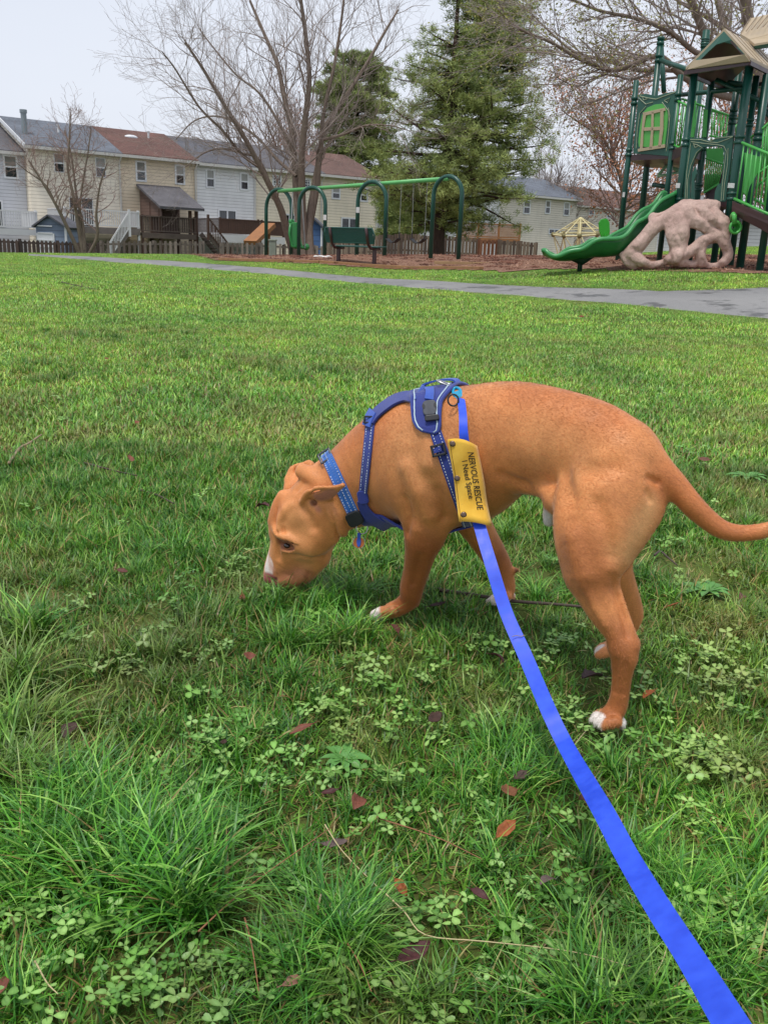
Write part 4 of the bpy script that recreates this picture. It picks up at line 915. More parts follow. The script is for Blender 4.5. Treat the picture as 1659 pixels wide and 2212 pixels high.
# tail
chain([(1362,960,1.615,44),(1410,1000,1.59,33),(1453,1042,1.575,27.5),(1493,1089,1.565,25),(1528,1122,1.56,22.5),(1562,1145,1.555,20.5),(1605,1152,1.55,18),(1655,1145,1.545,16.5),(1700,1128,1.54,13),(1730,1112,1.54,8)], 0.018)
# sheath, flank fold
chain([(1205,1085,1.66,24),(1190,1108,1.67,17),(1186,1125,1.675,13)], 0.012)
chain([(1130,1040,1.76,24),(1175,1055,1.70,22),(1215,1085,1.64,26)], 0.02)
# carved detail, cut where the surface really is
_v, _q = F.mesh(); _bv = BVHTree.FromPolygons([Vector(v) for v in _v], [tuple(int(i) for i in q) for q in _q])
def carve(pts, k=0.006, push=0.0):
    """pts: picture point + radius in pixels; the groove is centred on the skin there (push>0: deeper)"""
    P = []
    for (x, y, r) in pts:
        h = _bv.ray_cast(EYE, ray(x, y).normalized())[0]
        if h is None: continue
        D = (h - EYE).dot(Fw); P.append((np.array(h + (h - EYE).normalized() * push), r * D / FOC))
    if len(P) == 1: P.append((P[0][0] + 1e-4, P[0][1]))
    if len(P) > 1: F.chainprim(P, k, True)
def welt(pts, k=0.012):
    P = []
    for (x, y, r) in pts:
        h = _bv.ray_cast(EYE, ray(x, y).normalized())[0]
        if h is None: continue
        D = (h - EYE).dot(Fw); P.append((np.array(h + (h - EYE).normalized() * r * D / FOC * 0.6), r * D / FOC))
    if len(P) > 1: F.chainprim(P, k, False)
welt([(597,1150,6),(608,1158,7),(622,1163,7),(638,1172,6)]); welt([(614,1192,4),(626,1191,5),(638,1186,4)], 0.008)
carve([(612,1175,4),(621,1179,8.5),(631,1183,6)], 0.006, 0.002)
carve([(598,1100,2),(594,1130,3),(600,1150,3)], 0.010)
carve([(614,1112,2),(608,1135,2.5),(612,1150,2.5)], 0.010)
carve([(606,1163,2),(622,1168,2),(640,1177,2)], 0.004)
welt([(630,1090,4),(618,1100,6),(606,1122,5),(604,1140,4)], 0.014)
carve([(655,1100,3),(668,1118,4),(676,1140,3)], 0.02)
carve([(812,1318,1.5),(822,1320,2),(832,1318,1.5)], 0.003)
carve([(806,1326,1.5),(818,1328,2),(830,1328,1.5)], 0.003)
carve([(604,1170,3),(600,1185,3),(602,1205,3)], 0.012)
carve([(681,1086,5),(674,1079,4)], 0.006, 0.003)
carve([(588,1252,2.5),(594,1254,3),(598,1251,2)], 0.003, 0.001)
carve([(597,1240,1.6),(599,1250,1.6),(596,1262,1.6)], 0.004)
carve([(664,1235,2.5),(668,1242,3.5),(664,1250,2.5),(655,1260,1.8),(645,1268,1.6)], 0.005, 0.001)
carve([(622,1243,1.5),(632,1243,1.6),(637,1250,1.8),(634,1257,1.4)], 0.005)
carve([(612,1197,2),(630,1200,2.5),(650,1202,3),(672,1207,3),(692,1204,2.5)], 0.012)
carve([(944,1060,1.5),(953,1080,3),(960,1102,4),(962,1118,4)], 0.028)
carve([(712,1098,2.5),(722,1130,3),(730,1156,3)], 0.006, 0.001)
carve([(1398,1031,4),(1408,1036,5),(1418,1042,5)], 0.010, 0.002)
carve([(1398,1062,3),(1404,1080,3)], 0.010)
carve([(1322,1245,3),(1336,1290,4),(1346,1330,4),(1354,1375,4)], 0.010)
carve([(1262,1014,2),(1296,1012,3),(1326,1006,2)], 0.035, -0.004)
carve([(1085,1028,6),(1110,1040,8),(1135,1048,6)], 0.02, -0.004)
carve([(878,1150,2),(885,1120,2),(880,1080,1)], 0.022)
carve([(905,1200,1.5),(900,1235,2),(893,1262,1.5)], 0.014)
carve([(1332,1425,2.5),(1330,1455,3),(1328,1495,2.5)], 0.010)
carve([(1352,1430,2),(1350,1465,2.5),(1345,1500,2)], 0.008)
welt([(1240,1160,6),(1248,1200,8),(1258,1240,7)], 0.035)
welt([(880,1010,8),(905,1060,12),(925,1110,10)], 0.03)
carve([(1216,1030,2),(1228,1075,4)], 0.04, -0.004)
carve([(1290,1090,3),(1310,1150,4),(1318,1200,4)], 0.03, -0.002)
carve([(640,1060,3),(655,1045,3),(672,1052,3)], 0.010)
welt([(905,870,10),(925,930,12),(930,1000,12)], 0.03)
welt([(1260,1262,6),(1285,1310,6),(1308,1350,5)], 0.012)
dV, dQ = F.mesh()
del F
# relax the grid steps a little
_e = np.concatenate([dQ[:, [0,1]], dQ[:, [1,2]], dQ[:, [2,3]], dQ[:, [3,0]]])
_cnt = np.bincount(_e.ravel(), minlength=len(dV))[:, None]
for lam in (0.5, -0.52, 0.5, -0.52, 0.3):
    S = np.stack([np.bincount(_e[:, 0], dV[_e[:, 1], q], len(dV)) + np.bincount(_e[:, 1], dV[_e[:, 0], q], len(dV)) for q in range(3)], 1)
    dV = dV + lam * (S / _cnt - dV)
dog_bvh = BVHTree.FromPolygons([Vector(v) for v in dV], [tuple(int(i) for i in q) for q in dQ])
def hit(px, py):
    h = dog_bvh.ray_cast(EYE, ray(px, py).normalized())
    return (h[0], h[1]) if h[0] is not None else (None, None)
# coat pattern: soft patches round points of the body
base = np.array(srgb(211, 139, 83)[:3])
C = np.tile(base, (len(dV), 1))
# coherent noise from a few random plane waves
def cnoise(V, sc, seed, n=24):
    r = np.random.default_rng(seed); k = r.normal(size=(n, 3)) * sc; ph = r.uniform(0, 6.28, n)
    return np.sin(V @ k.T + ph).sum(1) / math.sqrt(n)
nz = cnoise(dV, 14, 1) * 0.5 + cnoise(dV, 45, 2) * 0.3
C *= (1 + 0.10 * nz)[:, None]
def patch(px, py, Y, rpx, colr, amt=1.0, soft=0.35, px2=None, wob=0.15):
    global C
    a, r = dJ(px, py, Y, rpx)
    if px2: b, _ = dJ(*px2, rpx)
    else: b = a + 1e-5
    ba = b - a; t = np.clip(((dV - a) @ ba) / (ba @ ba), 0, 1)
    d = np.linalg.norm(dV - a - t[:, None] * ba, axis=1) / r + wob * cnoise(dV, 90, int(px)) * 0.6
    w = np.clip((1 - d) / soft + 0.5, 0, 1); w = (w * w * (3 - 2 * w) * amt)[:, None]
    C = C * (1 - w) + np.array(colr[:3]) * w
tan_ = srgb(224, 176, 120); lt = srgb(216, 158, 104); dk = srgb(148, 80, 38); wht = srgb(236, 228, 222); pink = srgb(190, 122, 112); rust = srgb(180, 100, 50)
patch(1392,1100,1.54,34,tan_,0.6,1.6,(1345,1190,1.52)); patch(1430,1080,1.60,36,tan_,0.6,1.4,(1400,1150,1.64))
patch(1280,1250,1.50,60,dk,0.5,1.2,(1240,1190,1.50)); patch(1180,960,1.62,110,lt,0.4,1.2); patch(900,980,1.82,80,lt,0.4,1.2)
patch(1300,880,1.62,70,rust,0.5,1.2,(1150,830,1.75)); patch(820,930,1.95,60,rust,0.5,1.2,(740,960,2.02))
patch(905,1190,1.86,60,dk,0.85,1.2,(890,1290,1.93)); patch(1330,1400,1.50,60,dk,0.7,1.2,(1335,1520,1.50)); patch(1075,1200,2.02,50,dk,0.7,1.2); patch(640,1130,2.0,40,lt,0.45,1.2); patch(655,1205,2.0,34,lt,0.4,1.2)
patch(610,1100,2.04,26,rust,0.6,1.0,(590,1140,2.06)); patch(1440,1040,1.56,44,rust,0.5,1.2,(1600,1150,1.54))
patch(615,1265,2.04,34,srgb(176,112,84),0.75,0.9,(645,1255,2.02)); patch(668,1240,2.0,10,srgb(80,40,38),0.9,0.8,(662,1252,2.01)); patch(600,1265,2.03,4,srgb(96,52,46),0.6,0.9,(645,1268,2.02))
patch(690,1076,1.965,13,pink,0.85,0.7,(722,1062,1.94))
patch(690,1098,1.985,10,pink,0.7,0.8); patch(678,1086,1.985,8,srgb(84,46,34),0.8,0.8)
patch(590,1180,2.07,7.5,wht,1,0.5,(580,1212,2.06)); patch(580,1216,2.05,14,wht,1,0.35,(576,1232,2.05)); patch(592,1226,2.05,10,srgb(214,160,142),0.8,1.2,(588,1200,2.06))
patch(578,1249,2.06,15,srgb(160,88,86),1,0.45,(590,1254,2.05)); patch(578,1240,2.03,9,srgb(176,104,100),0.9,0.6)
patch(594,1251,2.04,3.5,srgb(40,20,20),1,0.6)
patch(622,1178,2.0,15,srgb(112,58,44),0.85,0.9,(606,1172,2.01)); patch(622,1180,2.0,9.5,srgb(44,24,22),0.95,0.5); patch(634,1186,2.0,4,srgb(150,96,90),0.7,0.8)
patch(803,1324,1.94,24,wht,1,0.3,(806,1330,1.99))
patch(1060,1300,2.045,22,wht,1,0.3,(1085,1303,2.045)); patch(1108,1270,2.06,9,wht,1,0.5,(1100,1300,2.06))
patch(1284,1556,1.53,21,wht,1,0.3,(1290,1560,1.50)); patch(1360,1515,1.52,10,wht,1,0.4,(1346,1570,1.50)); patch(1352,1545,1.53,12,wht,1,0.4)
patch(1336,1574,1.50,9,srgb(110,70,62),0.8,0.6); patch(1293,1408,1.765,19,wht,1,0.3)
patch(1186,1118,1.67,26,srgb(214,208,204),1,0.5); patch(1326,1440,1.48,4,srgb(200,150,130),0.5,0.9)
patch(735,1140,2.0,16,wht,0.0); patch(790,1100,1.98,16,wht,0.9,0.5,(800,1120,2.0)); patch(1115,1232,2.03,6,srgb(70,40,32),0.9,0.6)
patch(1398,1075,1.52,9,srgb(220,180,140),0.6,0.8); patch(735,1040,1.95,10,srgb(214,170,120),0.0,1.0,(770,1095,1.94))
patch(958,1085,1.82,7,srgb(196,130,110),0.5,1.0)
fm = NT('fur')
ca = fm.n('ShaderNodeVertexColor', layer_name='Col').outputs[0]; op = fm.obj()
w1 = fm.noise(fm.scale(op, (1.0, 1.0, 2.2)), 260, 3, 0.7); w2 = fm.noise(fm.scale(op, (1.4, 1.4, 0.8)), 700, 2, 0.6); w3 = fm.noise(op, 22, 3)
c1 = fm.mix(1.0, ca, fm.ramp(w1, [(0.3, (0.84, 0.82, 0.80, 1)), (0.5, (1, 1, 1, 1)), (0.72, (1.13, 1.15, 1.18, 1))]), 'MULTIPLY')
c1 = fm.mix(1.0, c1, fm.ramp(w3, [(0.3, (0.88, 0.86, 0.84, 1)), (0.7, (1.1, 1.1, 1.1, 1))]), 'MULTIPLY')
fm.set(Base_Color=c1, Roughness=0.5, Specular_IOR_Level=0.4, Sheen_Weight=0.4, Sheen_Roughness=0.35, Sheen_Tint=(1.0, 0.85, 0.7, 1))
hh = fm.math('ADD', fm.math('MULTIPLY', w1, 0.6), fm.math('MULTIPLY', w2, 0.5)); fm.bump(hh, 0.35, 0.0015)
dog_root = thing('dog', 'rust-brown short-haired dog sniffing the grass with its head down, white toes and long curved tail', 'dog', (0.2, 1.8, gz(0.2, 1.8)))
RI = Matrix.Translation(-Vector(dog_root.location))
off = np.array(dog_root.location)
# short coat: fine hairs lying along the body
def grow(V, Q, C, n, seed):
    r = np.random.default_rng(seed); P = V[Q]
    A = np.linalg.norm(np.cross(P[:, 2] - P[:, 0], P[:, 3] - P[:, 1]), axis=1); i = r.choice(len(Q), n, p=A / A.sum())
    u = r.uniform(size=(n, 1)); v = r.uniform(size=(n, 1)); p = P[i]
    pt = (p[:, 0] * (1-u) + p[:, 1] * u) * (1-v) + (p[:, 3] * (1-u) + p[:, 2] * u) * v
    N = np.cross(p[:, 2] - p[:, 0], p[:, 3] - p[:, 1]); N /= np.linalg.norm(N, axis=1)[:, None] + 1e-12
    fl = np.tile([0.8, -0.45, -0.35], (n, 1)); head = np.clip((-0.02 - pt[:, 0]) / 0.1, 0, 1)[:, None]; leg = np.clip((0.40 - pt[:, 2]) / 0.1, 0, 1)[:, None] * (1 - head)
    fl = fl * (1 - head) * (1 - leg) + np.array([0.75, 0.0, 0.55]) * head + np.array([0.1, -0.1, -1.0]) * leg
    fl = fl + r.normal(size=(n, 3)) * 0.22
    t = fl - N * (fl * N).sum(1)[:, None]; t /= np.linalg.norm(t, axis=1)[:, None]
    d = t * 0.93 + N * r.uniform(0.18, 0.42, (n, 1)); L = r.uniform(0.0035, 0.0065, (n, 1)) * (1 - 0.45 * head)
    w = np.cross(N, t) * 0.00045
    a = pt - w - N * 0.0004; b = pt + w - N * 0.0004; c = pt + d * L
    VV = np.stack([a, b, c], 1).reshape(-1, 3); TT = np.arange(3 * n).reshape(n, 3)
    cc = C[Q[i]].mean(1) * r.uniform(0.92, 1.12, (n, 1)); return VV, TT, np.repeat(cc, 3, 0)
hV, hT, hC = grow(dV, dQ, C, 210000, 3)
body = np_mesh('body', dV - off, quads=dQ, mat=fm.mat, parent=dog_root)
set_col(body, C)
hair = np_mesh('short_coat', hV - off, tris=hT, mat=fm.mat, parent=dog_root); set_col(hair, hC)

# eye
ep, en = hit(621, 1179)
if ep is not None:
    ec = ep + (ep - EYE).normalized() * 0.0045
    m = NT('eye_brown'); m.set(Base_Color=(0.035, 0.012, 0.006, 1), Roughness=0.08, Specular_IOR_Level=0.8)
    e = MB(); e.sphere(ec - Vector(dog_root.location), 0.0098, 16, 12); e.build('eye', m.mat, dog_root, smooth=True)
    ep2 = atY(612, 1180, 2.135); e = MB(); e.sphere(ep2 - Vector(dog_root.location), 0.0080, 16, 12); e.build('eye', m.mat, dog_root, smooth=True)
# ------------------------------------------------------------------ collar, harness, leash
def webbing(name, c, rough=0.75, weave=900):
    m = NT(name); o = m.obj()
    w = m.n('ShaderNodeTexChecker', i_Scale=weave); m.l(o, w.inputs[0])
    n1 = m.noise(o, 60, 4)
    cc = m.mix(0.5, m.ramp(n1, [(0.3, tuple(x * 0.75 for x in c[:3]) + (1,)), (0.7, tuple(min(1, x * 1.2) for x in c[:3]) + (1,))]), c)
    m.set(Base_Color=cc, Roughness=rough, Sheen_Weight=0.3); m.bump(w.outputs['Fac'], 0.25, 0.0006); return m.mat
M_navy = webbing('navy_webbing', srgb(30, 52, 136)); M_royal = webbing('royal_webbing', srgb(36, 78, 172)); M_collar = webbing('collar_webbing', srgb(38, 104, 190))
M_pad = webbing('padded_mesh', srgb(28, 46, 128), weave=500)
M_blk = simple('black_plastic', srgb(32, 33, 38), 0.4, 0.2, 60); M_gry = simple('grey_plastic', srgb(70, 73, 80), 0.38, 0.2, 60)
M_wthr = simple('stitch_thread', srgb(206, 214, 226), 0.6, 0.1, 80); M_pipe = simple('reflective_piping', srgb(176, 196, 208), 0.35, 0.1, 80)
M_steel = simple('steel', (0.5, 0.5, 0.5, 1), 0.28, 0.15, 80, metal=1.0)
O3 = lambda p, r: p - Vector(r.location)

def cast_in(c, d):
    h = dog_bvh.ray_cast(c, d)
    return h[0] if h[0] is not None and (h[0] - c).length < RMAX[0] else None
RMAX = [0.13]
def loop_pts(pa, pb, half_w, n=72, lift=0.0035, center=None, tilt=0.0):
    """closed band round the body in the plane of two near-side skin points and the line of sight"""
    A, B = hit(*pa)[0], hit(*pb)[0]
    axis = (B - A).normalized(); view = ((A + B) / 2 - EYE).normalized()
    if tilt: view = (view + axis.cross(view) * tilt).normalized()
    nrm = axis.cross(view).normalized(); inw = nrm.cross(axis).normalized()
    if inw.dot(view) < 0: inw = -inw
    if center: c = center
    else:
        m_ = hit(pa[0] * 0.72 + pb[0] * 0.28, pa[1] * 0.72 + pb[1] * 0.28)[0]; e_ = dog_bvh.ray_cast(m_ + inw * 0.035, inw)[0]; c = (m_ + e_) / 2
    rows = []
    for k in range(n):
        a = 2 * PI * k / n; d = axis * math.cos(a) + inw * math.sin(a); r = []
        for s_ in (-1, 0, 1):
            q = c + nrm * (half_w * s_); h = cast_in(q, d)
            r.append(h + d * lift if h is not None else None)
        if None in r:
            r = None
        rows.append((r, d, nrm))
    good = [i for i, q in enumerate(rows) if q[0] is not None]
    out = []
    for i, q in enumerate(rows):
        if q[0] is None: q = rows[min(good, key=lambda g: min(abs(g - i), n - abs(g - i)))]
        out.append(q)
    return out, nrm
def smooth_rows(R, it=2, closed=True):
    R = [list(r[0]) for r in R]; n = len(R)
    for _ in range(it):
        N = []
        for i in range(n):
            a, b = (R[i-1], R[(i+1) % n]) if closed else (R[max(i-1, 0)], R[min(i+1, n-1)])
            N.append([R[i][k] * 0.5 + (a[k] + b[k]) * 0.25 for k in range(3)])
        R = N
    return R
def band_mesh(R, root, name, mat, th=0.0022, closed=True, ctr=None):
    """R: rows of 3 points across; solid band"""
    n = len(R); V = []; Fc = []
    for i in range(n):
        a = R[i-1] if (closed or i) else R[i]; b = R[(i+1) % n] if (closed or i < n-1) else R[i]
        t = (b[1] - a[1]).normalized(); w = (R[i][2] - R[i][0]).normalized(); o = t.cross(w).normalized()
        if ctr is not None and o.dot(R[i][1] - ctr) < 0: o = -o
        for k in range(3): V.append(R[i][k] + o * th - Vector(root.location))
        for k in range(3): V.append(R[i][k] - o * th * 0.6 - Vector(root.location))
    m = n if closed else n - 1
    for i in range(m):
        a = i * 6; b = ((i + 1) % n) * 6
        for k in (0, 1): Fc.append((a+k, a+k+1, b+k+1, b+k)); Fc.append((a+3+k, b+3+k, b+4+k, a+4+k))
        Fc.append((a, b, b+3, a+3)); Fc.append((a+2, a+5, b+5, b+2))
    if not closed:
        Fc.append((0, 3, 4, 1)); Fc.append((1, 4, 5, 2)); e = (n-1)*6; Fc.append((e, e+1, e+4, e+3)); Fc.append((e+1, e+2, e+5, e+4))
    mb = MB(); mb.add(V, Fc); o = mb.build(name, mat, root)
    return o
def stitches(R, root, parent, fr, closed=True, th=0.0030, ctr=None, dash=0.0034, gap=0.0030, w=0.0007):
    mb = MB()
    for f in fr:
        P = [r[0] * (1 - f) * 1.0 + r[2] * f for r in R] if True else None
        P = [(r[0].lerp(r[1], f * 2) if f < 0.5 else r[1].lerp(r[2], f * 2 - 1)) for r in R]
        if closed: P.append(P[0])
        n = len(P)
        O = []
        for i in range(n):
            a = P[max(i-1, 0)]; b = P[min(i+1, n-1)]; t = (b - a).normalized(); ww = (R[i % len(R)][2] - R[i % len(R)][0]).normalized(); o = t.cross(ww).normalized()
            if ctr is not None and o.dot(P[i] - ctr) < 0: o = -o
            O.append((o, ww))
        acc = 0.0
        for i in range(n - 1):
            L = (P[i+1] - P[i]).length; 
            if L < 1e-6: continue
            s0 = 0.0
            while acc < L:
                a = P[i].lerp(P[i+1], acc / L); b = P[i].lerp(P[i+1], min(1, (acc + dash) / L)); o, ww = O[i]
                q = [a - ww*w, a + ww*w, b + ww*w, b - ww*w]
                mb.prism([O3(x + o * (th - 0.0012), root) for x in q], o * 0.0016)
                acc += dash + gap
            acc -= L
    return mb.build('stitching', M_wthr, parent)
def wpath(pix, half_px, lift=0.004, n_per=5, root=None):
    """a strap lying on the coat along picture points; returns rows of 3 points. half_px = half width in pixels"""
    q = np.array(pix, float); e = np.vstack([2*q[0]-q[1], q, 2*q[-1]-q[-2]]); o = []
    for i in range(1, len(e) - 2):
        for t in np.arange(n_per) / n_per:
            p0, p1, p2, p3 = e[i-1:i+3]
            o.append(0.5 * (2*p1 + (p2-p0)*t + (2*p0-5*p1+4*p2-p3)*t*t + (3*p1-p0-3*p2+p3)*t**3))
    o.append(q[-1]); o = np.array(o); R = []
    for i in range(len(o)):
        a = o[max(i-1, 0)]; b = o[min(i+1, len(o)-1)]; t = (b - a)[:2]; t = t / np.linalg.norm(t); nn = np.array([t[1], -t[0]])
        row = []
        for s_ in (-1, 0, 1):
            hp = half_px if len(o[i]) < 3 else o[i][2]
            p = o[i][:2] + nn * hp * s_; h, nm = hit(*p)
            if h is None: row.append(None); continue
            if nm.dot(EYE - h) < 0: nm = -nm
            row.append(h + nm * lift)
        R.append(row)
    # fill points that slip over the outline from the row's centre
    for r in R:
        if r[1] is None: r[1] = r[0] or r[2]
    R = [r for r in R if r[1] is not None]
    for i, r in enumerate(R):
        for k, kk in ((0, 2), (2, 0)):
            if r[k] is None: r[k] = r[1] * 2 - r[kk] if r[kk] is not None else r[1]
    for _ in range(2):
        N = []
        for i in range(len(R)):
            a = R[max(i-1, 0)]; b = R[min(i+1, len(R)-1)]; N.append([R[i][k] * 0.5 + (a[k] + b[k]) * 0.25 for k in range(3)])
        R = N
    return R
def plate(px, py, wpx, hpx, ang, th, root, name, mat, parent=None, lift=0.006, bevel=0.0012, hole=None):
    """a small rounded plate lying on the coat, sized in picture pixels and turned by ang degrees"""
    h, nm = hit(px, py)
    if nm.dot(EYE - h) < 0: nm = -nm
    D = (h - EYE).dot(Fw); v = -ray(px, py).normalized(); nm = (nm * 0.5 + v * 0.5).normalized()
    ca_, sa_ = math.cos(math.radians(ang)), math.sin(math.radians(ang))
    x = (CR * ca_ - CU * sa_); x = (x - nm * x.dot(nm)).normalized(); y = nm.cross(x)
    W, H = wpx * D / FOC, hpx * D / FOC; c = h + nm * lift
    mb = MB()
    if hole is None:
        pts = []
        r = min(W, H) * 0.28
        for cx, cy, a0 in ((W/2-r, H/2-r, 0), (-W/2+r, H/2-r, 90), (-W/2+r, -H/2+r, 180), (W/2-r, -H/2+r, 270)):
            for a in (0, 30, 60, 90):
                aa = math.radians(a0 + a); pts.append(c + x * (cx + r * math.cos(aa)) + y * (cy + r * math.sin(aa)))
        mb.prism([O3(p, root) for p in pts], nm * th)
    else:
        bw = hole * D / FOC
        for (a0, a1, b0, b1) in ((-W/2, W/2, H/2-bw, H/2), (-W/2, W/2, -H/2, -H/2+bw), (-W/2, -W/2+bw, -H/2, H/2), (W/2-bw, W/2, -H/2, H/2)):
            mb.prism([O3(c + x * p + y * q, root) for p, q in ((a0,b0),(a1,b0),(a1,b1),(a0,b1))], nm * th)
    return mb.build(name, mat, parent or root, bevel=bevel), (c, x, y, nm, D)

# collar
cp = hit(735, 1052)[0]
collar = thing('dog_collar', 'bright blue webbing collar with dashed white stitching round the neck of the brown dog', 'collar', cp)
RMAX[0] = 0.12; R_, nr_ = loop_pts((708, 990), (764, 1112), 0.0125)
R_ = smooth_rows(R_, 2); ctr_ = sum((r[1] for r in R_), Vector()) / len(R_)
cs = band_mesh(R_, collar, 'strap', M_collar, ctr=ctr_); stitches(R_, collar, cs, (0.12, 0.5, 0.88), ctr=ctr_)
plate(707, 988, 32, 26, -27, 0.004, collar, 'slide_buckle', M_gry, hole=4, lift=0.009)
plate(767, 1117, 36, 34, -27, 0.010, collar, 'clip_buckle', M_blk, lift=0.005, bevel=0.003)
rp_ = atD(782, 1141, (hit(765, 1112)[0] - EYE).dot(Fw) + 0.02)
mb = MB(); mb.tube([O3(rp_ + CR * 0.013 * math.cos(a) + CU * 0.013 * math.sin(a), collar) for a in np.linspace(0, 2*PI, 25)], 0.0014, 6, cap=False); mb.build('d_ring', M_steel, collar, smooth=True)
tg = atD(775, 1172, (rp_ - EYE).dot(Fw)); M_amber = simple('amber_tag', srgb(176, 92, 24), 0.25, 0.15, 60)
idt = tag(empty('id_tag', tg), 'round amber tag with a blue clip hanging from the dog collar', 'pet tag')
mb = MB(); vd = (EYE - tg).normalized(); s1 = vd.cross(Vector((0, 0, 1))).normalized(); s2 = s1.cross(vd)
mb.prism([s1 * 0.0125 * math.cos(a) + s2 * 0.0125 * math.sin(a) for a in np.linspace(0, 2*PI, 25)[:-1]], vd * 0.0016); mb.build('disc', M_amber, idt)
mb = MB(); mb.prism([s1 * x + s2 * y + vd * 0.0017 for x, y in ((-0.0035, -0.007), (0, -0.011), (0.0035, -0.007), (0.005, 0.002), (0.0035, 0.010), (0.0042, 0.022), (-0.0042, 0.022), (-0.0035, 0.010), (-0.005, 0.002))], vd * 0.003); mb.build('clip', M_royal, idt, bevel=0.0008)
mb = MB(); mb.tube([s2 * 0.001 + s1 * 0.0145 * math.cos(a) + s2 * 0.0145 * math.sin(a) for a in np.linspace(0, 2*PI, 25)], 0.0006, 5, cap=False); mb.build('ring', M_steel, idt, smooth=True)

# harness
hp_ = hit(930, 880)[0]
har = thing('dog_harness', 'navy padded harness with light piping and a grey side buckle worn by the dog', 'harness', hp_)
# girth band and neck-to-chest band, whole loops round the body
RMAX[0] = 0.19; G_, ng_ = loop_pts((935, 915), (981, 1048), 0.0115, lift=0.004)
G_ = smooth_rows(G_, 3); cg = sum((r[1] for r in G_), Vector()) / len(G_)
gs = band_mesh(G_, har, 'girth_strap', M_navy, ctr=cg); stitches(G_, har, gs, (0.2, 0.8), ctr=cg)
RMAX[0] = 0.15; N_, nn_ = loop_pts((799, 925), (785, 1060), 0.0088, lift=0.004)
N_ = smooth_rows(N_, 2); cn = sum((r[1] for r in N_), Vector()) / len(N_)
ns = band_mesh(N_, har, 'neck_strap', M_navy, ctr=cn); stitches(N_, har, ns, (0.2, 0.8), ctr=cn)
# back panel: over the withers, both sides. rows run across the back from near flank to far flank
def over_back(pix_list, halfs):
    """for picture points along the spine direction, wrap rows over the back"""
def solid_patch(rows, root, name, mat, th=0.004, parent=None):
    """rows: list of lists of points with normals -> closed solid sheet"""
    nr, nc = len(rows), len(rows[0]); V = []; Fc = []
    for r in rows:
        for p, o in r: V.append(O3(p + o * th, root))
    for r in rows:
        for p, o in r: V.append(O3(p - o * 0.001, root))
    N = nr * nc
    for i in range(nr - 1):
        for j in range(nc - 1):
            a = i*nc+j; Fc.append((a, a+1, a+nc+1, a+nc)); Fc.append((N+a, N+a+nc, N+a+nc+1, N+a+1))
    for i in range(nr - 1):
        for j in (0, nc - 1):
            a = i*nc+j; Fc.append((a, a+nc, N+a+nc, N+a))
    for j in range(nc - 1):
        for i in (0, nr - 1):
            a = i*nc+j; Fc.append((a, N+a, N+a+1, a+1))
    mb = MB(); mb.add(V, Fc); return mb.build(name, mat, parent or root, smooth=False)
spineA = atY(925, 985, 1.925); spine_dir = (atY(1020, 975, 1.865) - atY(860, 985, 1.96)); spine_dir.z = 0; spine_dir.normalize()
side = Vector((spine_dir.y, -spine_dir.x, 0)); 
if side.y > 0: side = -side                       # towards the camera
upv = Vector((0, 0, 1))
def bhit(s, phi, lift=0.0035):
    """point on the coat s metres along the spine, phi radians from straight up towards the camera side"""
    d = upv * math.cos(phi) + side * math.sin(phi); c = spineA + spine_dir * (s + 0.062 * abs(phi))
    h = dog_bvh.ray_cast(c + d * 0.6, -d)
    return (h[0] + h[1] * lift, h[1])
# half-length of the panel (front edge, rear edge) against the angle down the flank
prof = [(0.0, -0.050, 0.062), (0.25, -0.044, 0.052), (0.45, -0.034, 0.034), (0.7, -0.032, 0.030), (0.80, -0.030, 0.028), (0.90, -0.022, 0.022), (0.94, -0.013, 0.012)]
rows = []; edgeL = []; edgeR = []
phis = np.linspace(-0.94, 0.94, 41)
for ph in phis:
    f = np.interp(abs(ph), [p[0] for p in prof], [p[1] for p in prof]); b = np.interp(abs(ph), [p[0] for p in prof], [p[2] for p in prof])
    rows.append([bhit(s, ph) for s in np.linspace(f, b, 11)])
    edgeL.append(rows[-1][0]); edgeR.append(rows[-1][-1])
panel = solid_patch(rows, har, 'back_panel', M_pad, 0.005)
mb = MB()
mb.tube([O3(r[1][0] + r[1][1] * 0.0058, har) for r in rows], 0.0016, 6); mb.tube([O3(r[-2][0] + r[-2][1] * 0.0058, har) for r in rows], 0.0016, 6)
mb.build('piping', M_pipe, panel, smooth=True)
mb = MB(); mb.tube([O3(p + n * 0.003, har) for p, n in edgeL] + [O3(p + n * 0.003, har) for p, n in edgeR[::-1]] + [O3(edgeL[0][0] + edgeL[0][1] * 0.003, har)], 0.0040, 6)
mb.build('binding', M_navy, panel, smooth=True)
# shoulder yokes from the panel to the neck strap, near side and far side
Y_ = wpath([(903, 864, 10), (880, 861, 9), (856, 868, 9), (834, 882, 9), (815, 898, 9), (803, 914, 9)], 9, lift=0.006)
yo = band_mesh(Y_, har, 'shoulder_yoke', M_pad, th=0.003, closed=False, ctr=cn)
mb = MB()
for f in (0.1,): mb.tube([O3(r[0].lerp(r[2], f) + (EYE - r[1]).normalized() * 0.0035, har) for r in Y_], 0.0013, 6)
mb.build('piping', M_pipe, yo, smooth=True)
far_rows = []
for t in np.linspace(0, 1, 14):
    s_ = -0.045 - 0.085 * t; ph = -0.15 - 0.75 * t
    far_rows.append([bhit(s_ + q, ph + q * 3, 0.004) for q in (-0.008, 0, 0.008)])
solid_patch(far_rows, har, 'shoulder_yoke', M_pad, 0.003)
W_ = wpath([(812, 893), (804, 908), (798, 926)], 8.5, lift=0.010); band_mesh(W_, har, 'webbing_tab', M_royal, th=0.002, closed=False, ctr=cn)
plate(801, 911, 21, 17, 10, 0.005, har, 'slide_buckle', M_blk, hole=3.5, lift=0.012)
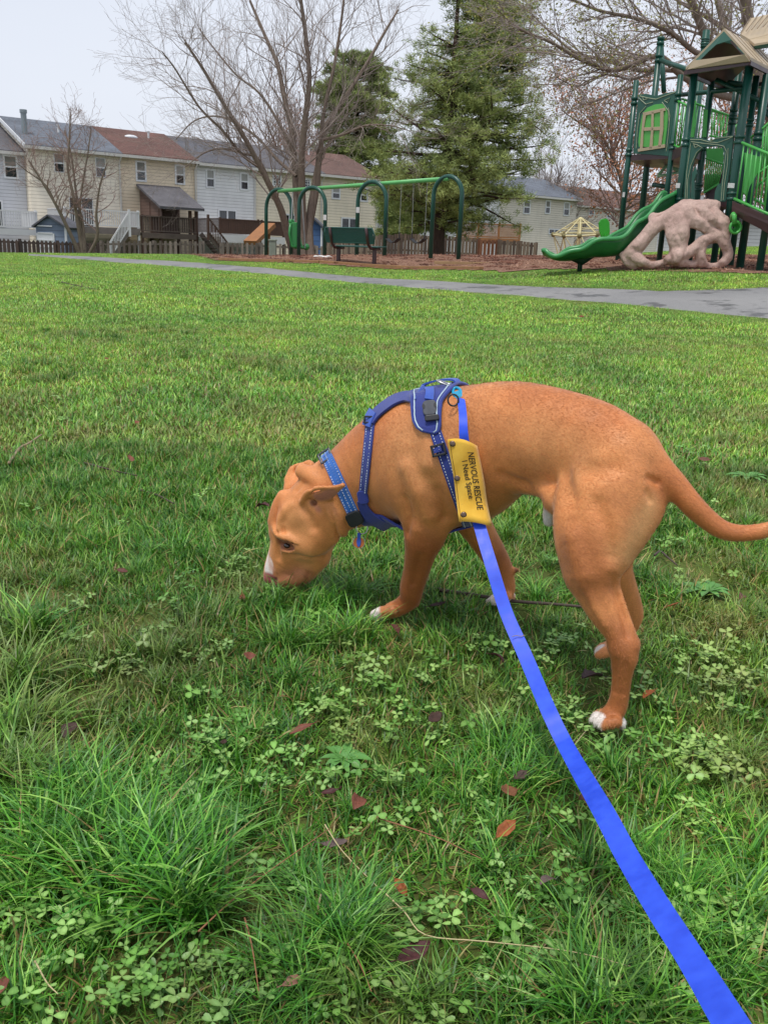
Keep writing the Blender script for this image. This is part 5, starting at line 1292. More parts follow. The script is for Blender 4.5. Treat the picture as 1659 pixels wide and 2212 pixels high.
# padded cuff where the neck strap meets the chest plate
plate(786, 1072, 24, 30, -10, 0.006, har, 'chest_cuff', M_pad, lift=0.005, bevel=0.002)
# chest plate along the breastbone
rows = []
bx = [(806, 1040, 1.98), (822, 1052, 1.972), (850, 1060, 1.96), (900, 1065, 1.935), (950, 1065, 1.91), (1000, 1060, 1.88), (1030, 1050, 1.865)]
for i, (x, y, Yq) in enumerate(bx):
    c = atY(x, y, Yq); tt = i / (len(bx) - 1); fwd = -spine_dir
    rr = []
    for ph in np.linspace(-1.0, 1.0, 13):
        dn = Vector((0, 0, -1)) * (0.6 + 0.4 * min(1, tt * 2.5)) + fwd * (0.45 * max(0, 1 - tt * 2.5)); dn.normalize()
        w = 0.2 + 0.45 * math.sin(PI * min(1, 0.15 + tt * 0.9))
        d = (dn * math.cos(ph * w) + side * math.sin(ph * w)).normalized()
        h = dog_bvh.ray_cast(c + d * 0.05, d)
        hh = dog_bvh.ray_cast(c, d)
        p = hh[0] if hh[0] is not None else c + d * 0.1
        if (p - c).length > 0.095: p = c + d * 0.095
        rr.append((p + d * 0.004, d))
    rows.append(rr)
solid_patch(rows, har, 'chest_plate', M_pad, 0.004)
Q_ = wpath([(785, 1076), (789, 1092), (799, 1107), (814, 1119), (834, 1130), (852, 1138)], 10, lift=0.008); band_mesh(Q_, har, 'chest_strap', M_pad, th=0.003, closed=False, ctr=cn)
# near side top tab, buckle, sliders
T_ = wpath([(930, 846), (931, 858), (930, 872)], 11, lift=0.011); band_mesh(T_, har, 'webbing_tab', M_royal, th=0.002, closed=False, ctr=cg)
ob, (bc, bx_, by_, bn, bD) = plate(930, 886, 30, 34, -4, 0.007, har, 'side_release_buckle', M_gry, lift=0.011, bevel=0.002)
bpx = bD / FOC
for sx in (-1, 1):
    mb = MB(); mb.prism([O3(bc + bx_ * (sx * 12.5 * bpx) + by_ * (4 * bpx) + bn * 0.0072 + (bx_ * math.cos(a) * 3.2 + by_ * math.sin(a) * 5.5) * bpx, har) for a in np.linspace(0, 2*PI, 15)[:-1]], bn * 0.0006)
    mb.build('prong_slot', M_blk, ob)
plate(935, 907, 31, 13, -4, 0.008, har, 'buckle_bar', M_blk, lift=0.012, bevel=0.002)
plate(949, 972, 32, 26, -14, 0.006, har, 'slide_buckle', M_blk, hole=5, lift=0.009)
L3 = wpath([(946, 965), (950, 978)], 11, lift=0.013); lb = band_mesh(L3, har, 'webbing_tab', M_navy, th=0.001, closed=False, ctr=cg); stitches(L3, har, lb, (0.2, 0.8), closed=False, ctr=cg, th=0.0018)
# grab handle and rings on the spine
tb, tn = bhit(-0.015, 0.0); te, _ = bhit(0.058, 0.0)
hpts = [bhit(-0.025, 0.45)[0], bhit(-0.02, 0.2)[0] + upv * 0.008, tb + upv * 0.012, (tb + te) / 2 + upv * 0.016, te + upv * 0.012, te + upv * 0.003 + spine_dir * 0.004]
hc = [Vector(x) for x in hpts]; RH = []
for i in range(len(hc) - 1):
    for t in np.arange(5) / 5: RH.append(hc[i].lerp(hc[i+1], t))
RH.append(hc[-1])
for _ in range(4): RH = [RH[0]] + [(RH[i-1] + RH[i] * 2 + RH[i+1]) / 4 for i in range(1, len(RH) - 1)] + [RH[-1]]
band_mesh([[p - side * 0.011, p, p + side * 0.011] for p in RH], har, 'grab_handle', M_royal, th=0.0022, closed=False, ctr=spineA)
def ring_obj(c, ax1, ax2, r1, r2, th, mat, name, parent, root):
    mb = MB(); mb.tube([O3(c + ax1 * r1 * math.cos(a) + ax2 * r2 * math.sin(a), root) for a in np.linspace(0, 2*PI, 29)], th, 8, cap=False)
    return mb.build(name, mat, parent, smooth=True)
rc = atD(962, 828, (te - EYE).dot(Fw) - 0.01)
ring_obj(rc, (CR * 0.94 - CU * 0.33).normalized(), (Fw * 0.8 + CU * 0.3).normalized(), 0.018, 0.010, 0.0024, M_steel, 'd_ring', har, har)
# leash: clip, blue strap running up to the holder's hand
D0 = (te - EYE).dot(Fw)
def fd(px, py):
    h = hit(px, py)[0]; return (h - EYE).dot(Fw) if h is not None else 9
lp = [(992, 846, 8, D0 - 0.03), (997, 870, 8, None), (1000, 900, 8.6, None), (1001, 930, 9.4, None), (1004, 960, 10.5, None), (1012, 1020, 11.5, None), (1024, 1085, 12.5, None), (1037, 1140, 13, None),
      (1061, 1220, 13.5, 1.73), (1094, 1325, 14.2, 1.69), (1134.5, 1417, 15.5, 1.64), (1187, 1540, 17, 1.54), (1229, 1624, 18, 1.47), (1304, 1755, 23.2, 1.18), (1358, 1856, 25.5, 1.06), (1429, 1973, 28.5, 0.92), (1494, 2074, 31, 0.83), (1578, 2212, 38, 0.71), (1660, 2350, 44, 0.62)]
q = []
for x, y, hw, d in lp:
    if d is None: d = min(fd(x - 30, y), fd(x, y), fd(x + 30, y), 1.86) - 0.022
    q.append((x, y, hw, d))
q = np.array(q)
for _ in range(3): q[1:8, 3] = (q[0:7, 3] + 2 * q[1:8, 3] + q[2:9, 3]) / 4
def crom(q, n=6):
    e = np.vstack([2*q[0]-q[1], q, 2*q[-1]-q[-2]]); o = []
    for i in range(1, len(e) - 2):
        for t in np.arange(n) / n:
            p0, p1, p2, p3 = e[i-1:i+3]; o.append(0.5 * (2*p1 + (p2-p0)*t + (2*p0-5*p1+4*p2-p3)*t*t + (3*p1-p0-3*p2+p3)*t**3))
    return np.array(o + [q[-1]])
lq = crom(q, 10)
leash = thing('leash', 'smooth bright blue flat leash stretching from the harness to the bottom right corner', 'leash', atD(lq[30][0], lq[30][1], lq[30][3]))
RL = []
for i in range(len(lq)):
    a = lq[max(i-1, 0)]; b = lq[min(i+1, len(lq)-1)]; t = (b - a)[:2]; t /= np.linalg.norm(t); nn = np.array([-t[1], t[0]])
    x, y, hw, d = lq[i]; w = hw * d / FOC; c = atD(x, y, d); wd = (CR * nn[0] - CU * nn[1])
    RL.append([c - wd * w, c, c + wd * w])
ML = NT('leash_coating'); o_ = ML.obj(); nz_ = ML.noise(o_, 35, 5); ML.set(Base_Color=ML.ramp(nz_, [(0.3, srgb(36, 72, 208)), (0.7, srgb(52, 92, 232))]), Roughness=ML.ramp(nz_, [(0.35, 0.38), (0.65, 0.55)]), Specular_IOR_Level=0.35); ML.bump(ML.noise(o_, 900, 2), 0.12, 0.0006)
ls = band_mesh(RL, leash, 'strap', ML.mat, th=0.0016, closed=False, ctr=EYE + Vector((0, 5, 0)))
ls.data.polygons.foreach_set('use_smooth', [True] * len(ls.data.polygons)); ls.data.set_sharp_from_angle(angle=0.7)
M_teal = simple('teal_clip', srgb(20, 150, 190), 0.35, 0.15, 50)
ca0 = atD(983, 838, D0 - 0.03); ca1 = atD(1001, 876, q[1][3] - 0.006); dd_ = (ca1 - ca0).normalized(); sv = dd_.cross(ray(990, 850).normalized()).normalized()
mb = MB(); mb.tube([O3(ca0 + dd_ * (0.019 + 0.019 * math.cos(a)) + sv * 0.008 * math.sin(a) , leash) for a in np.linspace(0, 2*PI, 25)], 0.0032, 8, cap=False)
mb.prism([O3(ca0 + dd_ * x + sv * y - Fw * 0.003, leash) for x, y in ((0.012, -0.0075), (0.030, -0.009), (0.042, -0.006), (0.044, 0.004), (0.034, 0.0095), (0.016, 0.008))], Fw * 0.006)
mb.build('snap_hook', M_teal, leash, bevel=0.001)
rr_ = atD(979, 864, q[1][3] - 0.002)
ring_obj(rr_, CR, CU, 0.0105, 0.0115, 0.0019, M_blk, 'o_ring', leash, leash)
# bit of dried grass stuck on the leash
gp = [atD(x, y, np.interp(y, q[:, 1], q[:, 3]) - 0.004) for x, y in ((1106, 1375), (1116, 1373), (1126, 1375), (1134, 1372))]
mb = MB(); mb.tube(gp, 0.0007, 5); tag(mb.build('straw_bit', simple('straw', srgb(150, 132, 100), 0.7)), 'bit of dry straw stuck on the blue leash', 'straw')
# yellow sleeve
M_yel = NT('yellow_canvas'); o_ = M_yel.obj(); n1 = M_yel.noise(o_, 28, 5); n2 = M_yel.n('ShaderNodeTexChecker', i_Scale=1200); M_yel.l(o_, n2.inputs[0])
n3 = M_yel.noise(o_, 160, 3); M_yel.set(Base_Color=M_yel.mix(M_yel.ramp(n3, [(0.66, 0), (0.78, 0.35)]), M_yel.ramp(n1, [(0.3, srgb(226, 172, 44)), (0.7, srgb(240, 194, 72))]), srgb(150, 110, 50)), Roughness=0.85, Sheen_Weight=0.3)
M_yel.bump(n2.outputs['Fac'], 0.3, 0.0005); M_yel = M_yel.mat
slv = None
sl_rows = []
ctrl = np.array([(966.5, 949, 1031, 963), (972, 985, 1039, 1000), (979, 1025, 1047, 1045), (984, 1065, 1053, 1088), (991.5, 1127, 1064, 1138)], float)
cr_ = crom(ctrl, 4)
dm = min(np.interp(y, q[:, 1], q[:, 3]) for y in (960, 1130))
nx_ = 14
def sdep(y): return np.interp(y, q[:, 1], q[:, 3])
base_p = atD(1012, 1040, sdep(1040) - 0.006)
slv = thing('leash_sleeve', 'yellow canvas sleeve lettered NERVOUS RESCUE wrapped round the blue leash', 'leash sleeve', base_p)
grid = []
for (xl, yl, xr, yr) in cr_:
    row = []
    for j in range(nx_ + 1):
        t = j / nx_; x = xl + (xr - xl) * t; y = yl + (yr - yl) * (t ** 1.6) - 5 * math.sin(PI * t) * (1 if yl < 1000 else 0.3)
        dd = sdep(y) - 0.004 - 0.010 * math.sin(PI * min(1, 0.12 + t * 0.95)) ** 0.7 - 0.0015 * math.sin(y * 0.07 + t * 5)
        if t > 0.9: dd += 0.010 * ((t - 0.9) / 0.1) ** 2
        row.append(atD(x, y, dd))
    grid.append(row)
V = []; Fc = []; nr_ = len(grid); nc_ = nx_ + 1
back = [[p + Fw * (0.0015 if j in (0,) else 0.0015 + 0.018 * math.sin(PI * min(1, 0.1 + j / nx_))) for j, p in enumerate(r)] for r in grid]
for r in grid: V += [O3(p, slv) for p in r]
for r in grid: V += [O3(p + Fw * 0.0016, slv) for p in r]
for r in back: V += [O3(p, slv) for p in r]
N1 = nr_ * nc_
for i in range(nr_ - 1):
    for j in range(nc_ - 1):
        a = i * nc_ + j
        Fc.append((a, a+1, a+nc_+1, a+nc_)); Fc.append((N1+a, N1+a+nc_, N1+a+nc_+1, N1+a+1)); Fc.append((2*N1+a, 2*N1+a+nc_, 2*N1+a+nc_+1, 2*N1+a+1))
for j in range(nc_ - 1):
    for i in (0, nr_ - 1):
        a = i*nc_+j; Fc.append((a, N1+a, N1+a+1, a+1))
for i in range(nr_ - 1):
    a = i*nc_; Fc.append((a, a+nc_, 2*N1+a+nc_, 2*N1+a)); a += nc_ - 1; Fc.append((a, 2*N1+a, 2*N1+a+nc_, a+nc_))
mb = MB(); mb.add(V, Fc); cloth = mb.build('cloth', M_yel, slv, smooth=True)
sbv = BVHTree.FromPolygons([p for r in grid for p in r], [(i*nc_+j, i*nc_+j+1, (i+1)*nc_+j+1, (i+1)*nc_+j) for i in range(nr_-1) for j in range(nc_-1)])
def shit(px, py):
    d = ray(px, py).normalized(); h = sbv.ray_cast(EYE, d)
    if h[0] is None: return atD(px, py, sdep(py) - 0.016)
    return h[0]
M_snap = simple('snap_brass', srgb(110, 92, 80), 0.35, 0.2, 90, metal=0.7)
for x, y in ((978, 958), (987.5, 1032.4), (1001.6, 1112)):
    p = shit(x, y); v = (EYE - p).normalized(); s1 = v.cross(Vector((0, 0, 1))).normalized(); s2 = s1.cross(v); mb = MB()
    rs_ = 0.0062
    for r0, z0 in ((1, 0.0), (0.9, 0.0012), (0.55, 0.0018)): pass
    ringv = []
    for r0, z0 in ((1, -0.0005), (0.95, 0.0010), (0.55, 0.0019)): ringv.append([O3(p + v * z0 + (s1 * math.cos(a) + s2 * math.sin(a)) * rs_ * r0, slv) for a in np.linspace(0, 2*PI, 19)[:-1]])
    vv = sum(ringv, []); ff = [(k*18+i, k*18+(i+1) % 18, (k+1)*18+(i+1) % 18, (k+1)*18+i) for k in range(2) for i in range(18)] + [tuple(36 + i for i in range(18))]
    mb.add(vv, ff); mb.build('snap', M_snap, slv, smooth=True)
# stitched hem on the left edge
mb = MB(); mb.tube([O3(shit(xl + 4.5, yl + 2) - Fw * 0.0006, slv) for (xl, yl, xr, yr) in cr_], 0.0006, 5); mb.build('hem_seam', simple('seam', srgb(150, 112, 40), 0.8), slv)
M_ink = simple('printed_ink', srgb(40, 34, 26), 0.7, 0.1, 50)
def cloth_text(txt, p0, p1, hpx, shear):
    cu = bpy.data.curves.new('tmp', 'FONT'); cu.body = txt; cu.size = 1.0; cu.shear = shear; cu.offset = 0.012; cu.resolution_u = 3
    ob = bpy.data.objects.new('tmp', cu); col.objects.link(ob); dg = bpy.context.evaluated_depsgraph_get()
    me = bpy.data.meshes.new_from_object(ob.evaluated_get(dg)); bpy.data.objects.remove(ob)
    bm = bmesh.new(); bm.from_mesh(me); bmesh.ops.triangulate(bm, faces=bm.faces)
    xs = [v.co.x for v in bm.verts]; x0, x1 = min(xs), max(xs)
    p0 = np.array(p0, float); p1 = np.array(p1, float); t = p1 - p0; L = np.linalg.norm(t); t /= L; up = np.array([t[1], -t[0]])
    for v in bm.verts:
        f = (v.co.x - x0) / (x1 - x0); q_ = p0 + t * L * f + up * (v.co.y / 0.72 * hpx)
        p = shit(q_[0], q_[1]); v.co = O3(p + (EYE - p).normalized() * 0.0012, slv)
    bm.to_mesh(me); bm.free(); me.name = 'lettering'; me.materials.clear(); me.materials.append(M_ink)
    o = bpy.data.objects.new('lettering', me); col.objects.link(o); o.parent = slv; return o
cloth_text('NERVOUS RESCUE', (1010.5, 977), (1031.5, 1103), 13.5, 0.22)
cloth_text('I Need Space', (998, 996), (1013, 1078), 12, 0.0)
# ------------------------------------------------------------------ swings, bench, climber
def paint(name, c, rough=0.35): return simple(name, c, rough, 0.12, 3, spec=0.5)
M_dg = paint('dark_green_paint', srgb(22, 74, 62)); M_lg = paint('light_green_paint', srgb(98, 178, 104)); M_bg = paint('bright_green_paint', srgb(80, 172, 80))
M_br = paint('maroon_brown_paint', srgb(66, 42, 44)); M_tan = simple('tan_plastic', srgb(172, 154, 126), 0.5, 0.12, 3); M_dgp = paint('dark_green_plastic', srgb(36, 84, 70), 0.45); M_pg = paint('panel_green', srgb(84, 166, 74), 0.45)
M_chain = simple('galvanised_chain', srgb(150, 150, 148), 0.4, 0.2, 30, metal=0.6); M_sw = paint('swing_seat_green', srgb(46, 132, 66)); M_rub = simple('black_rubber', srgb(36, 36, 38), 0.6, 0.2, 10)
# swing frame: four arches
legs = [((575, 552), (629, 553), 32.4, 31.6), ((645, 555), (701, 554), 30.7, 30.1), ((770, 556), (830, 557), 28.4, 27.8), ((930, 556), (990, 558), 26.5, 25.9)]
tops = [405, 401, 389, 377]
sf = thing('swing_frame', 'green swing frame with four arches joined by a light green top bar', 'swing frame', (0, 29, gz(0, 29)))
so = Vector(sf.location); TP = []
for (pa, pb, Ya, Yb_), ty in zip(legs, tops):
    a = atY(*pa, Ya); b = atY(*pb, Yb_); a.z = gz(a.x, a.y) - 0.05; b.z = gz(b.x, b.y) - 0.05; c = (a + b) / 2; zt = atY((pa[0] + pb[0]) / 2 + 10, ty + 3, c.y).z; TP.append(Vector((c.x, c.y, zt)))
    h = (b - a) / 2; R = Vector((h.x, h.y, 0)).length; zs = zt - R * 1.0; P = [a]; 
    for k in range(13):
        th = PI - PI * k / 12; P.append(Vector((c.x, c.y, zs)) + Vector((h.x, h.y, 0)) * math.cos(th) + Vector((0, 0, R * math.sin(th))))
    P.append(b); m = MB(); m.tube([p - so for p in P], 0.062, 12); m.build('arch', M_dg, sf, smooth=True)
zbar = np.mean([p.z for p in TP]); dirb = (TP[3] - TP[0]).normalized()
m = MB(); m.tube([TP[0] - so - Vector((0, 0, 0.06)), TP[3] - so - Vector((0, 0, 0.06))], 0.058, 12); m.build('top_bar', M_lg, sf, smooth=True)
def bar_at(f): return TP[0].lerp(TP[3], f) - Vector((0, 0, 0.1))
for i, (x, y) in enumerate(((770, 441), (830, 470))): pass
m = MB()
for px, py, Y in ((773, 453, 28.4), (702, 469, 30.1)):
    p = atY(px, py, Y); m.box(p.x - 0.05, p.x + 0.05, p.y - 0.08, p.y - 0.04, p.z - 0.08, p.z + 0.08)
    m.v = m.v[:-8] + [tuple(Vector(v) - so) for v in m.v[-8:]]
m.build('sticker', simple('sticker_white', srgb(216, 216, 214), 0.5), sf)
def belt_swing(px, label, Y, sy):
    s0 = atY(px - 20, sy - 14, Y); s1 = atY(px + 20, sy - 12, Y); mid = (s0 + s1) / 2; t = thing('belt_swing', label, 'swing', mid, 0, 'belt swings hanging from the green frame')
    f = (mid.x - TP[0].x) / (TP[3].x - TP[0].x); b0 = bar_at(f - 0.035); b1 = bar_at(f + 0.035); o = mid
    hd = Vector((dirb.x, dirb.y, 0)).normalized(); s0 = mid - hd * 0.26; s1 = mid + hd * 0.26
    for s, b in ((s0, b0), (s1, b1)):
        m = MB(); m.tube([b - o, s - o + Vector((0, 0, 0.18))], 0.007, 5); m.build('chain', M_chain, t)
        m = MB(); m.tube([s - o + Vector((0, 0, 0.18)), s - o], 0.02, 6); m.build('hanger', M_rub, t)
    m = MB(); P = [s0.lerp(s1, k / 8) - o - Vector((0, 0, 0.12 * math.sin(PI * k / 8))) for k in range(9)]; nv = Vector((-dirb.y, dirb.x, 0)) * 0.08
    for a, b in zip(P[:-1], P[1:]): m.prism([a - nv, a + nv, b + nv, b - nv], (0, 0, 0.018))
    m.build('seat', M_rub, t)
belt_swing(849, 'left belt swing hanging between the third and fourth arches', 27.6, 528)
belt_swing(903, 'right belt swing hanging just left of the fourth arch', 26.9, 529)
for o_ in [o for o in bpy.data.objects if o.name.startswith('belt_swing')]:
    pass
# adaptive swing seat
c0 = atY(637, 509, 31.0); t = thing('adaptive_swing', 'green moulded high-backed swing seat hanging between the first two arches', 'swing', c0)
m = MB(); 
for k in range(10):
    a = -1.15 + 2.3 * k / 9; 
back = [(-0.26, 0.0, 0.42), (-0.28, 0.05, 0.2), (-0.26, 0.08, -0.15), (-0.18, 0.06, -0.42), (0.0, 0.0, -0.5), (0.22, -0.05, -0.48)]
rows = [(0.55, -0.10, 0.10), (0.42, -0.22, 0.14), (0.1, -0.24, 0.20), (-0.2, -0.20, 0.26), (-0.42, -0.15, 0.32), (-0.52, -0.02, 0.42)]
rows = [(z * 0.78, a_ * 0.8, b_ * 0.8) for z, a_, b_ in rows]
P = [Vector((x0 , -0.14, z)) for z, x0, x1 in rows] + [Vector((x1, -0.14, z)) for z, x0, x1 in rows[::-1]]
m.prism(P, (0, 0.30, 0)); seat = m.build('seat_shell', M_sw, t, bevel=0.03)
m = MB(); m.tube([(-0.13, -0.16, 0.39), (-0.16, -0.2, 0.08), (-0.08, -0.2, -0.33), (0.32, -0.2, -0.36)], 0.04, 8); m.tube([(-0.13, 0.2, 0.39), (-0.16, 0.24, 0.08), (-0.08, 0.24, -0.33), (0.32, 0.24, -0.36)], 0.04, 8); m.sphere((-0.11, 0, 0.44), 0.10, 10, 6); m.sphere((0.38, 0, -0.33), 0.11, 10, 6); m.build('bolster', M_sw, t, smooth=True)
for x, z in ((-0.1, 0.5), (0.35, -0.38)):
    m = MB(); b0 = bar_at(0.10 + (0.06 if x > 0 else 0.0)) - c0; m.tube([b0, (x, -0.12, z)], 0.018, 5); m.build('chain', M_chain, t)
# bench seen from behind
bl = on_ground(745, 563.5); br = on_ground(806, 568.5)
Yb_ = 25.3
L0 = atY(722, 562, 25.7); L1 = atY(806, 567, 24.9)
bn = thing('park_bench', 'dark green mesh park bench on maroon legs seen from behind before the swings', 'bench', ((L0.x + L1.x) / 2, 25.2, gz((L0.x + L1.x) / 2, 25.2))); bo = Vector(bn.location)
ax = Vector((L1.x - L0.x, L1.y - L0.y, 0)).normalized(); back_d = Vector((ax.y, -ax.x, 0)); fw_ = -back_d   # back towards the camera
half = 0.80
def bp(u, v, z): return ax * u + fw_ * v + Vector((0, 0, z))
for s_ in (-0.62, 0.62):
    m = MB(); m.bar(bp(s_, 0.12, -0.1), bp(s_, 0.12, 0.42), 0.08, 0.08, up=ax); m.build('leg', M_br, bn)
    m = MB(); q = [bp(s_ , -0.27, 0.93), bp(s_, -0.22, 0.72), bp(s_, -0.16, 0.52), bp(s_, -0.06, 0.43), bp(s_, 0.12, 0.41), bp(s_, 0.34, 0.42)]
    m.tube(q, 0.042, 8); m.build('bracket', M_br, bn, smooth=True)
mesh_g = paint('bench_mesh_green', srgb(20, 74, 66))
m = MB()
def slat(u0, v0, z0, v1, z1, w=0.012): m.bar(bp(u0, v0, z0), bp(u0, v1, z1), w, w, up=ax)
for k in range(76): u = -half + 2 * half * k / 75; slat(u, -0.24, 0.90, -0.16, 0.56)
for k in range(9): f = k / 8; m.bar(bp(-half, -0.24 + 0.08 * f, 0.90 - 0.34 * f), bp(half, -0.24 + 0.08 * f, 0.90 - 0.34 * f), 0.010, 0.010)
m.build('backrest', mesh_g, bn)
m = MB(); m.tube([bp(-half, -0.245, 0.92), bp(half, -0.245, 0.92), bp(half + 0.05, -0.2, 0.74), bp(half, -0.15, 0.55), bp(-half, -0.15, 0.55), bp(-half - 0.05, -0.2, 0.74), bp(-half, -0.245, 0.92)], 0.022, 8); m.build('back_frame', mesh_g, bn, smooth=True)
m = MB()
m.prism([bp(-half, -0.02, 0.44), bp(half, -0.02, 0.44), bp(half, 0.42, 0.46), bp(-half, 0.42, 0.46)], (0, 0, 0.03)); m.build('seat', mesh_g, bn, bevel=0.008)

# beige rope climber
rcY = 33.0; rt = thing('rope_climber', 'beige rope net pyramid climber beyond the foot of the green slide', 'climbing net', atY(1253, 556, rcY))
ro = Vector(rt.location); M_rope = simple('beige_rope', srgb(206, 196, 150), 0.8, 0.1, 6); M_bp = simple('beige_post', srgb(214, 202, 150), 0.5, 0.1, 3)
apex = atY(1254.5, 469, rcY) - ro; rim = [atY(x, y, rcY + dy) - ro for x, y, dy in ((1195, 506, 0), (1218, 509, -1.2), (1252, 509, -1.6), (1290, 506, -1.2), (1312, 505, 0), (1290, 503, 1.2), (1252, 502, 1.6), (1216, 503, 1.2))]
m = MB(); m.tube([apex, Vector((apex.x, apex.y, -0.2))], 0.07, 8); m.build('mast', M_bp, rt, smooth=True)
m = MB(); n = len(rim)
for i in range(n):
    m.tube([apex, rim[i]], 0.022, 5); m.tube([rim[i], rim[(i+1) % n]], 0.035, 5); m.tube([rim[i], Vector((rim[i].x * 0.75, rim[i].y * 0.75, 0))], 0.025, 5); m.tube([rim[(i+1) % n], Vector((rim[i].x * 0.75, rim[i].y * 0.75, 0))], 0.018, 5)
    for f in (0.33, 0.66): m.tube([apex.lerp(rim[i], f), apex.lerp(rim[(i+1) % n], f)], 0.014, 4)
m.build('ropes', M_rope, rt)
M_jo = simple('joint_olive', srgb(120, 112, 70), 0.6)
for p in rim: m = MB(); m.sphere(p, 0.085, 8, 6); m.build('rope_joint', M_jo, rt, smooth=True)
# beige A-frame, green wave panel
af = thing('spring_rider', 'small beige A-shaped play frame behind the green slide', 'play frame', atY(1345, 562, 23)); ao = Vector(af.location)
m = MB(); m.tube([atY(1332, 562, 23) - ao, atY(1347, 520, 23) - ao, atY(1357, 562, 23) - ao], 0.035, 6); m.tube([atY(1324, 560, 23.2) - ao, atY(1332, 564, 23) - ao], 0.03, 6); m.build('frame', M_bp, af, smooth=True)
gp_ = thing('climbing_panel', 'bright green curved climbing panel rising behind the slide', 'climbing panel', atY(1345, 560, 27)); go_ = Vector(gp_.location)
m = MB(); pts = [(1296, 502), (1294, 480), (1300, 472), (1312, 471), (1317, 480), (1318, 500), (1314, 512), (1345, 540), (1360, 553), (1353, 566), (1338, 552), (1300, 520)]
m.prism([atY(x, y, 27) - go_ for x, y in pts[:7]] + [atY(1300, 514, 27) - go_], (0, 0.12, 0)); m.build('panel', paint('lime_panel', srgb(58, 178, 48)), gp_, bevel=0.02)
m = MB(); m.bar(atY(1306, 505, 27.1) - go_, atY(1356, 560, 27.1) - go_, 0.35, 0.12); m.build('ramp', paint('lime_ramp', srgb(58, 178, 48)), gp_)

# ------------------------------------------------------------------ playground tower
def DP(x, y): return (1155.7 + x * .30333, 37.3 + y * .30333)
pt = thing('play_tower', 'dark green playground tower with a slide, rock climber, gabled roofs and green railings', 'playground tower', (6.5, 19, gz(6.5, 19)))
po_ = Vector(pt.location)
def PP_(x, y, Y): q = DP(x, y); return atY(q[0], q[1], Y) - po_
POST = {}
def post(name, xb, yb, yt, Y, r=0.062, zb=-0.15, clamps=()):
    b = PP_(xb, yb, Y); w = b + po_; g = gz(w.x, w.y) - po_.z; q = DP(xb, yt); zt = None
    # height of the top on the vertical through the foot
    d = ray(*q); 
    zt = (EYE + ray(DP(xb, yt)[0] + 0, q[1]) * (w.y / d.y)).z - po_.z
    m = MB(); m.tube([(b.x, b.y, g - 0.2), (b.x, b.y, zt)], r, 14); m.sphere((b.x, b.y, zt), r, 12, 6, (1, 1, 0.35)); o = m.build('post', M_dg, pt, smooth=True)
    for cy in clamps:
        z = (EYE + ray(DP(xb, cy)[0], DP(xb, cy)[1]) * (w.y / ray(*DP(xb, cy)).y)).z - po_.z
        for dz in (0, 0.1):
            c = MB(); c.tube([(b.x, b.y, z + dz - 0.028), (b.x, b.y, z + dz + 0.028)], r + 0.014, 14); c.build('clamp', M_dg, o, smooth=True)
    POST[name] = (b.x, b.y, zt); return b
post('1', 588, 1732, 445, 21.0, 0.058, clamps=(605, 975)); post('2', 910, 1500, 405, 20.2, 0.058, clamps=(580, 930)); post('3', 978, 1690, 375, 19.0, 0.070, clamps=(905, 1330))
post('4', 1335, 1760, 325, 18.2, 0.078, clamps=(885, 1290)); post('5', 723, 1720, 140, 22.2, 0.070, clamps=(175, 300))
post('6', 1108, 1640, 430, 19.9, 0.068, clamps=(935, 1225)); post('7', 1015, 1700, 445, 22.0, 0.06); post('8', 1277, 1700, 335, 20.4, 0.07, clamps=(690, 745)); post('9', 1400, 1700, 410, 19.4, 0.062, clamps=(760,))
post('10', 1460, 1765, 400, 18.4, 0.075, clamps=(860,)); post('11', 1024, 1700, 85, 22.6, 0.08, clamps=(180, 195)); post('13', 727, 1720, 1000, 22.4, 0.055, clamps=(1150,))
post('15', 1602, 1770, 200, 17.6, 0.068); post('12', 1330, 1700, 420, 21.5, 0.06)
def V3(n, z): return Vector((POST[n][0], POST[n][1], z))
def zof(x, y, Y): return PP_(x, y, Y).z
def beam(a, b, r=0.045, mat=M_dg, name='beam'): m = MB(); m.tube([a, b], r, 10); m.build(name, mat, pt, smooth=True)
beam(PP_(886, 300, 22.2), PP_(1110, 375, 19.8), 0.05); beam(PP_(898, 190, 22.9), PP_(918, 530, 22.5), 0.055); beam(PP_(1045, 548, 20.5), PP_(1500, 500, 19.2)); beam(PP_(1290, 440, 19.6), PP_(1700, 640, 19.0)); beam(PP_(1380, 460, 19.8), PP_(1700, 500, 20.6)); beam(PP_(1440, 470, 20.6), PP_(1700, 720, 18.9), 0.06)
# decks
def slab(pts, th, mat, name='platform'): m = MB(); m.prism(pts, (0, 0, -th)); m.build(name, mat, pt)
zd1 = zof(820, 968, 20.6)
slab([V3('1', zd1), V3('2', zd1), V3('7', zd1), Vector((POST['13'][0], POST['13'][1], zd1))], 0.12, M_br)
zd2 = zof(1180, 1300, 18.6)
slab([V3('3', zd2), V3('4', zd2), V3('8', zd2), V3('6', zd2), V3('7', zd2)], 0.12, M_br)
zd3 = zof(1040, 940, 20); slab([V3('2', zd3), V3('3', zd3 ), V3('6', zd3), V3('7', zd3)], 0.2, M_br)
# maroon steps between the decks
for k in range(6):
    y = 1140 + k * 34; m = MB(); m.bar(PP_(1220 + k * 4, y, 20.6 - k * 0.12), PP_(1460, y + 6, 20.2 - k * 0.12), 0.3, 0.13); m.build('step', M_br, pt)
